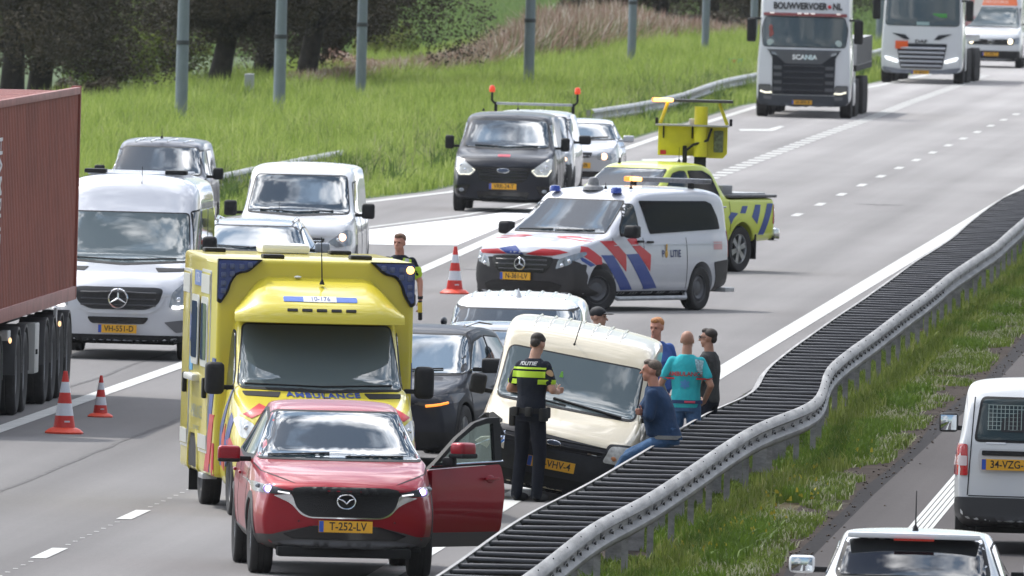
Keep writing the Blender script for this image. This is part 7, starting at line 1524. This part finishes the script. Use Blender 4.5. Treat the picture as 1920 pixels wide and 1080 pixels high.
# officer behind the ambulance, walking towards the camera with a yellow device in his hand
Jn = dict(eL=(-.25, .03, 1.17), wL=(-.27, -.05, .93), eR=(.27, .04, 1.17), wR=(.30, -.03, .92), dR=(.0, -.1, -1), dL=(0, 0, -1), tR=(-.3, -1, 0), head=(0, -.015, 0), kL=(-.10, -.14, .52), aL=(-.10, -.10, .12))
t, b, s_, l_, hp, RH = person(748, 0, 277, R(-14), 1.03, 'police officer in yellow vest walking behind the ambulance with a yellow device in his hand', Jn, NVY, BLKT, skin=SKN3, hair=('short', HBR), look=R(-8), nod=R(6))
sb = bvh_of(s_.data)
for sg in (-1, 1):
    q = [(.07, 1.47), (.17, 1.45), (.19, 1.30), (.19, .95), (.03, .95), (.03, 1.25)]; q = q if sg > 0 else mirx(q)
    for pl in ('front', 'rear'): v_ = decal(sb, 'vest_panel', q, pl, HIV, s_, off=.012, th=.008, res=.03)
    q = [(.09, 1.46), (.14, 1.455), (.14, .96), (.09, .96)]; q = q if sg > 0 else mirx(q); decal(sb, 'vest_stripe', q, 'front', REFL, s_, off=.017, th=.006, res=.03)
    decal(sb, 'vest_side', [(-.12, 1.32), (.12, 1.32), (.12, .95), (-.12, .95)], 'left' if sg < 0 else 'right', HIV, s_, off=.010, th=.006, res=.03)
    decal(sb, 'sleeve_band', [(-.08, 1.36), (.08, 1.36), (.07, 1.31), (-.07, 1.31)], 'left' if sg < 0 else 'right', HIV, s_, off=.018, th=.004, res=.03)
mb = MB(); mb.box((.31, -.07, .80), (.05, .06, .26), rx=.15, b=.015); dv = mb.build('breath_tester', RUB, t); mb = MB(); mb.box((.31, -.085, .84), (.056, .045, .14), rx=.15, b=.01); mb.build('yellow_shell', mat('device_yellow', (.6, .45, .03), .5), dv)
mb = MB(); mb.cyl((.295, -.02, .95), (.298, -.03, .985), .034, n=14); mb.build('wrist_watch', RUB, b)
mb = MB(); mb.box((.17, -.05, .93), (.12, .16, .16), b=.03); mb.build('belt_pouch', RUB, l_); mb = MB(); mb.box((-.12, -.16, 1.38), (.05, .05, .11), b=.01); mb.build('shoulder_radio', RUB, s_)
# man with shaved head in turquoise rescue shirt, back to the camera
TQ = cloth('turquoise_shirt', (.03, .36, .40), .1)
Jn = dict(eL=(-.29, .04, 1.16), wL=(-.20, -.14, .96), eR=(.29, .02, 1.16), wR=(.22, -.16, .98), dL=(.6, -.6, -.2), dR=(-.6, -.6, -.1), tL=(0, 0, 1), tR=(0, 0, 1), belly=.03, head=(0, -.02, 0))
t, b, s_, l_, hp, RH = person(1291, 0, 231.6, R(180-6), .97, 'bald man in turquoise ambulance cycling shirt seen from behind', Jn, TQ, JEA, skin=SKN2, look=R(-10))
sb = bvh_of(s_.data); lettering(sb, 'back_lettering', 'AMBULANCE', .068, (0, 1.285), 'rear', mat('lettering_dark_red', (.35, .04, .05), .6), s_, off=.008, bold=.002)
for a in (0, pi/3, 2*pi/3): u = V((cos(a+pi/2), sin(a+pi/2))); v = V((-u.y, u.x)); c = V((0, 1.17)); decal(sb, 'blue_star', [tuple(c+u*i*.055+v*j*.016) for i, j in ((-1, -1), (1, -1), (1, 1), (-1, 1))], 'rear', mat('star_blue', (.05, .22, .45), .6), s_, off=.007+a*.001, th=.003, res=.03)
for pl in ('left', 'right'): decal(sb, 'sleeve_trim', [(-.09, 1.245), (.09, 1.245), (.09, 1.225), (-.09, 1.225)], pl, SRED, s_, off=.007, th=.004, res=.03)
decal(sb, 'shoulder_pattern', [(-.20, 1.44), (-.10, 1.46), (-.13, 1.33), (-.19, 1.28)], 'rear', mat('pattern_pale', (.25, .38, .42), .7, var=.6, vscale=40), s_, off=.006, th=.003)
mb = MB(); loft(mb, [(0, -.005, z_, .196, .156) for z_ in (.945, .985)]); bl = mb.build('belt', cloth('belt_navy', (.03, .05, .12)), l_, 40); bb_ = bvh_of(bl.data); decal(bb_, 'belt_red', [(-.12, .975), (.0, .975), (.0, .955), (-.12, .955)], 'rear', mat('belt_pink', (.5, .05, .10), .6), bl, off=.005, th=.003)
# man in dark polo with glasses, looking left
PO = cloth('charcoal_polo', (.045, .045, .045), .15)
Jn = dict(eL=(-.26, -.02, 1.16), wL=(-.10, -.24, .99), eR=(.27, -.02, 1.15), wR=(.12, -.25, .97), dL=(.7, -.5, -.2), dR=(-.7, -.5, -.2), tL=(0, 0, 1), tR=(0, 0, 1), belly=.05)
t, b, s_, l_, hp, RH = person(1333, 0, 235.0, R(-112), .94, 'dark haired man with glasses in charcoal polo shirt facing left', Jn, PO, BLKT, skin=SKN2, hair=('short', HDK), look=R(4))
mb = MB(); 
for sg in (-1, 1): mb.tube([hp((sg*.032+.024*cos(a), -.098, .010+.018*sin(a))) for a in [2*pi*i/12 for i in range(13)]], .004, 6); mb.tube([hp((sg*.055, -.096, .014)), hp((sg*.078, 0, .014))], .004, 6)
mb.tube([hp((-.01, -.1, .012)), hp((.01, -.1, .012))], .004, 6); mb.build('glasses', RUB, b)
# ginger man in blue shirt behind the cream van
BS = cloth('blue_shirt', (.05, .10, .30), .15)
Jn = dict(eL=(-.27, .02, 1.17), wL=(-.20, -.15, 1.0), eR=(.27, .02, 1.16), wR=(.22, -.12, .96), belly=.05)
t, b, s_, l_, hp, RH = person(1232, 0, 237, R(22), .975, 'ginger haired man in long sleeved blue shirt behind the leaning man', Jn, BS, JEA, skin=SKN3, hair=('short', HGI), look=R(-48), nod=R(10), shirt='long')
# man in navy jacket sitting on the rail with folded arms, facing left
NJ = cloth('navy_jacket', (.020, .045, .10), .2)
Jn = dict(pelvis=(0, 0, .84), lean=(0, -.15, -.05), eL=(-.24, -.17, 1.04), wL=(.08, -.26, 1.07), eR=(.24, -.17, 1.04), wR=(-.08, -.275, 1.11), dL=(1, -.1, .1), dR=(-1, 0, .1), tL=(0, 0, 1), tR=(0, 0, 1), kL=(-.11, -.40, .62), kR=(.12, -.42, .57), aL=(-.12, -.70, .16), aR=(.13, -.66, .12), head=(0, -.02, 0), belly=.07)
t, b, s_, l_, hp, RH = person(1233, 0, 221.2, R(-97), 1.02, 'grey haired man in navy jacket with striped sleeve sitting on the barrier with folded arms', Jn, NJ, JEA, skin=SKN3, hair=('short', HGR), look=R(-4), shirt='long', shoes=True)
t.location.x = xat(LP, t.location.y)+.13
sb = bvh_of(s_.data)
for o_, m_ in ((0, REFL), (.016, SRED), (.028, REFL)):
    decal(sb, 'sleeve_stripe', [(-.01+o_, 1.36), (.002+o_, 1.36), (-.075+o_, 1.12), (-.09+o_, 1.12)], 'left', m_, s_, off=.007, th=.003, res=.02)
decal(sb, 'grey_panel', [(-.02, 1.12), (.06, 1.10), (.05, .93), (-.08, .93)], 'left', cloth('panel_grey', (.10, .11, .13)), s_, off=.006, th=.003)
mb = MB(); loft(mb, [(0, -.01, z_, .202, .166) for z_ in (.80, .84)]); mb.build('jacket_hem', cloth('hem_grey', (.22, .22, .21)), s_, 40)
# two heads behind the cream van roof
Jn = dict(eL=(-.27, .02, 1.17), wL=(-.22, -.12, .95), eR=(.27, .02, 1.17), wR=(.22, -.12, .95))
t, b, s_, l_, hp, RH = person(1121, 0, 240.5, R(60), .985, 'person in black cap looking right behind the cream van roof', Jn, BLKT, BLKT, hair=('cap', mat('cap_black', (.010, .010, .012), .7)), look=R(8))
t, b, s_, l_, hp, RH = person(1139, 0, 238.2, R(150), .885, 'brown haired person hidden but for the hair behind the cream van roof', Jn, BLKT, BLKT, hair=('short', HGR))
# ---------------- thin summer haze over the whole stretch of road
mb = MB(); mb.box((0, 1240, 6), (640, 2540, 14.1)); hz_ = mb.build('haze', mat('haze_air', (1, 1, 1)), smooth=None); hz_['kind'] = 'stuff'
hm = MATS['haze_air']; ht = hm.node_tree; ht.nodes.remove(ht.nodes['Principled BSDF'])
pv = ht.nodes.new('ShaderNodeVolumePrincipled'); pv.inputs['Color'].default_value = (.93, .96, 1, 1); pv.inputs['Density'].default_value = .000028; pv.inputs['Anisotropy'].default_value = .2
ht.links.new(pv.outputs[0], ht.nodes['Material Output'].inputs['Volume'])
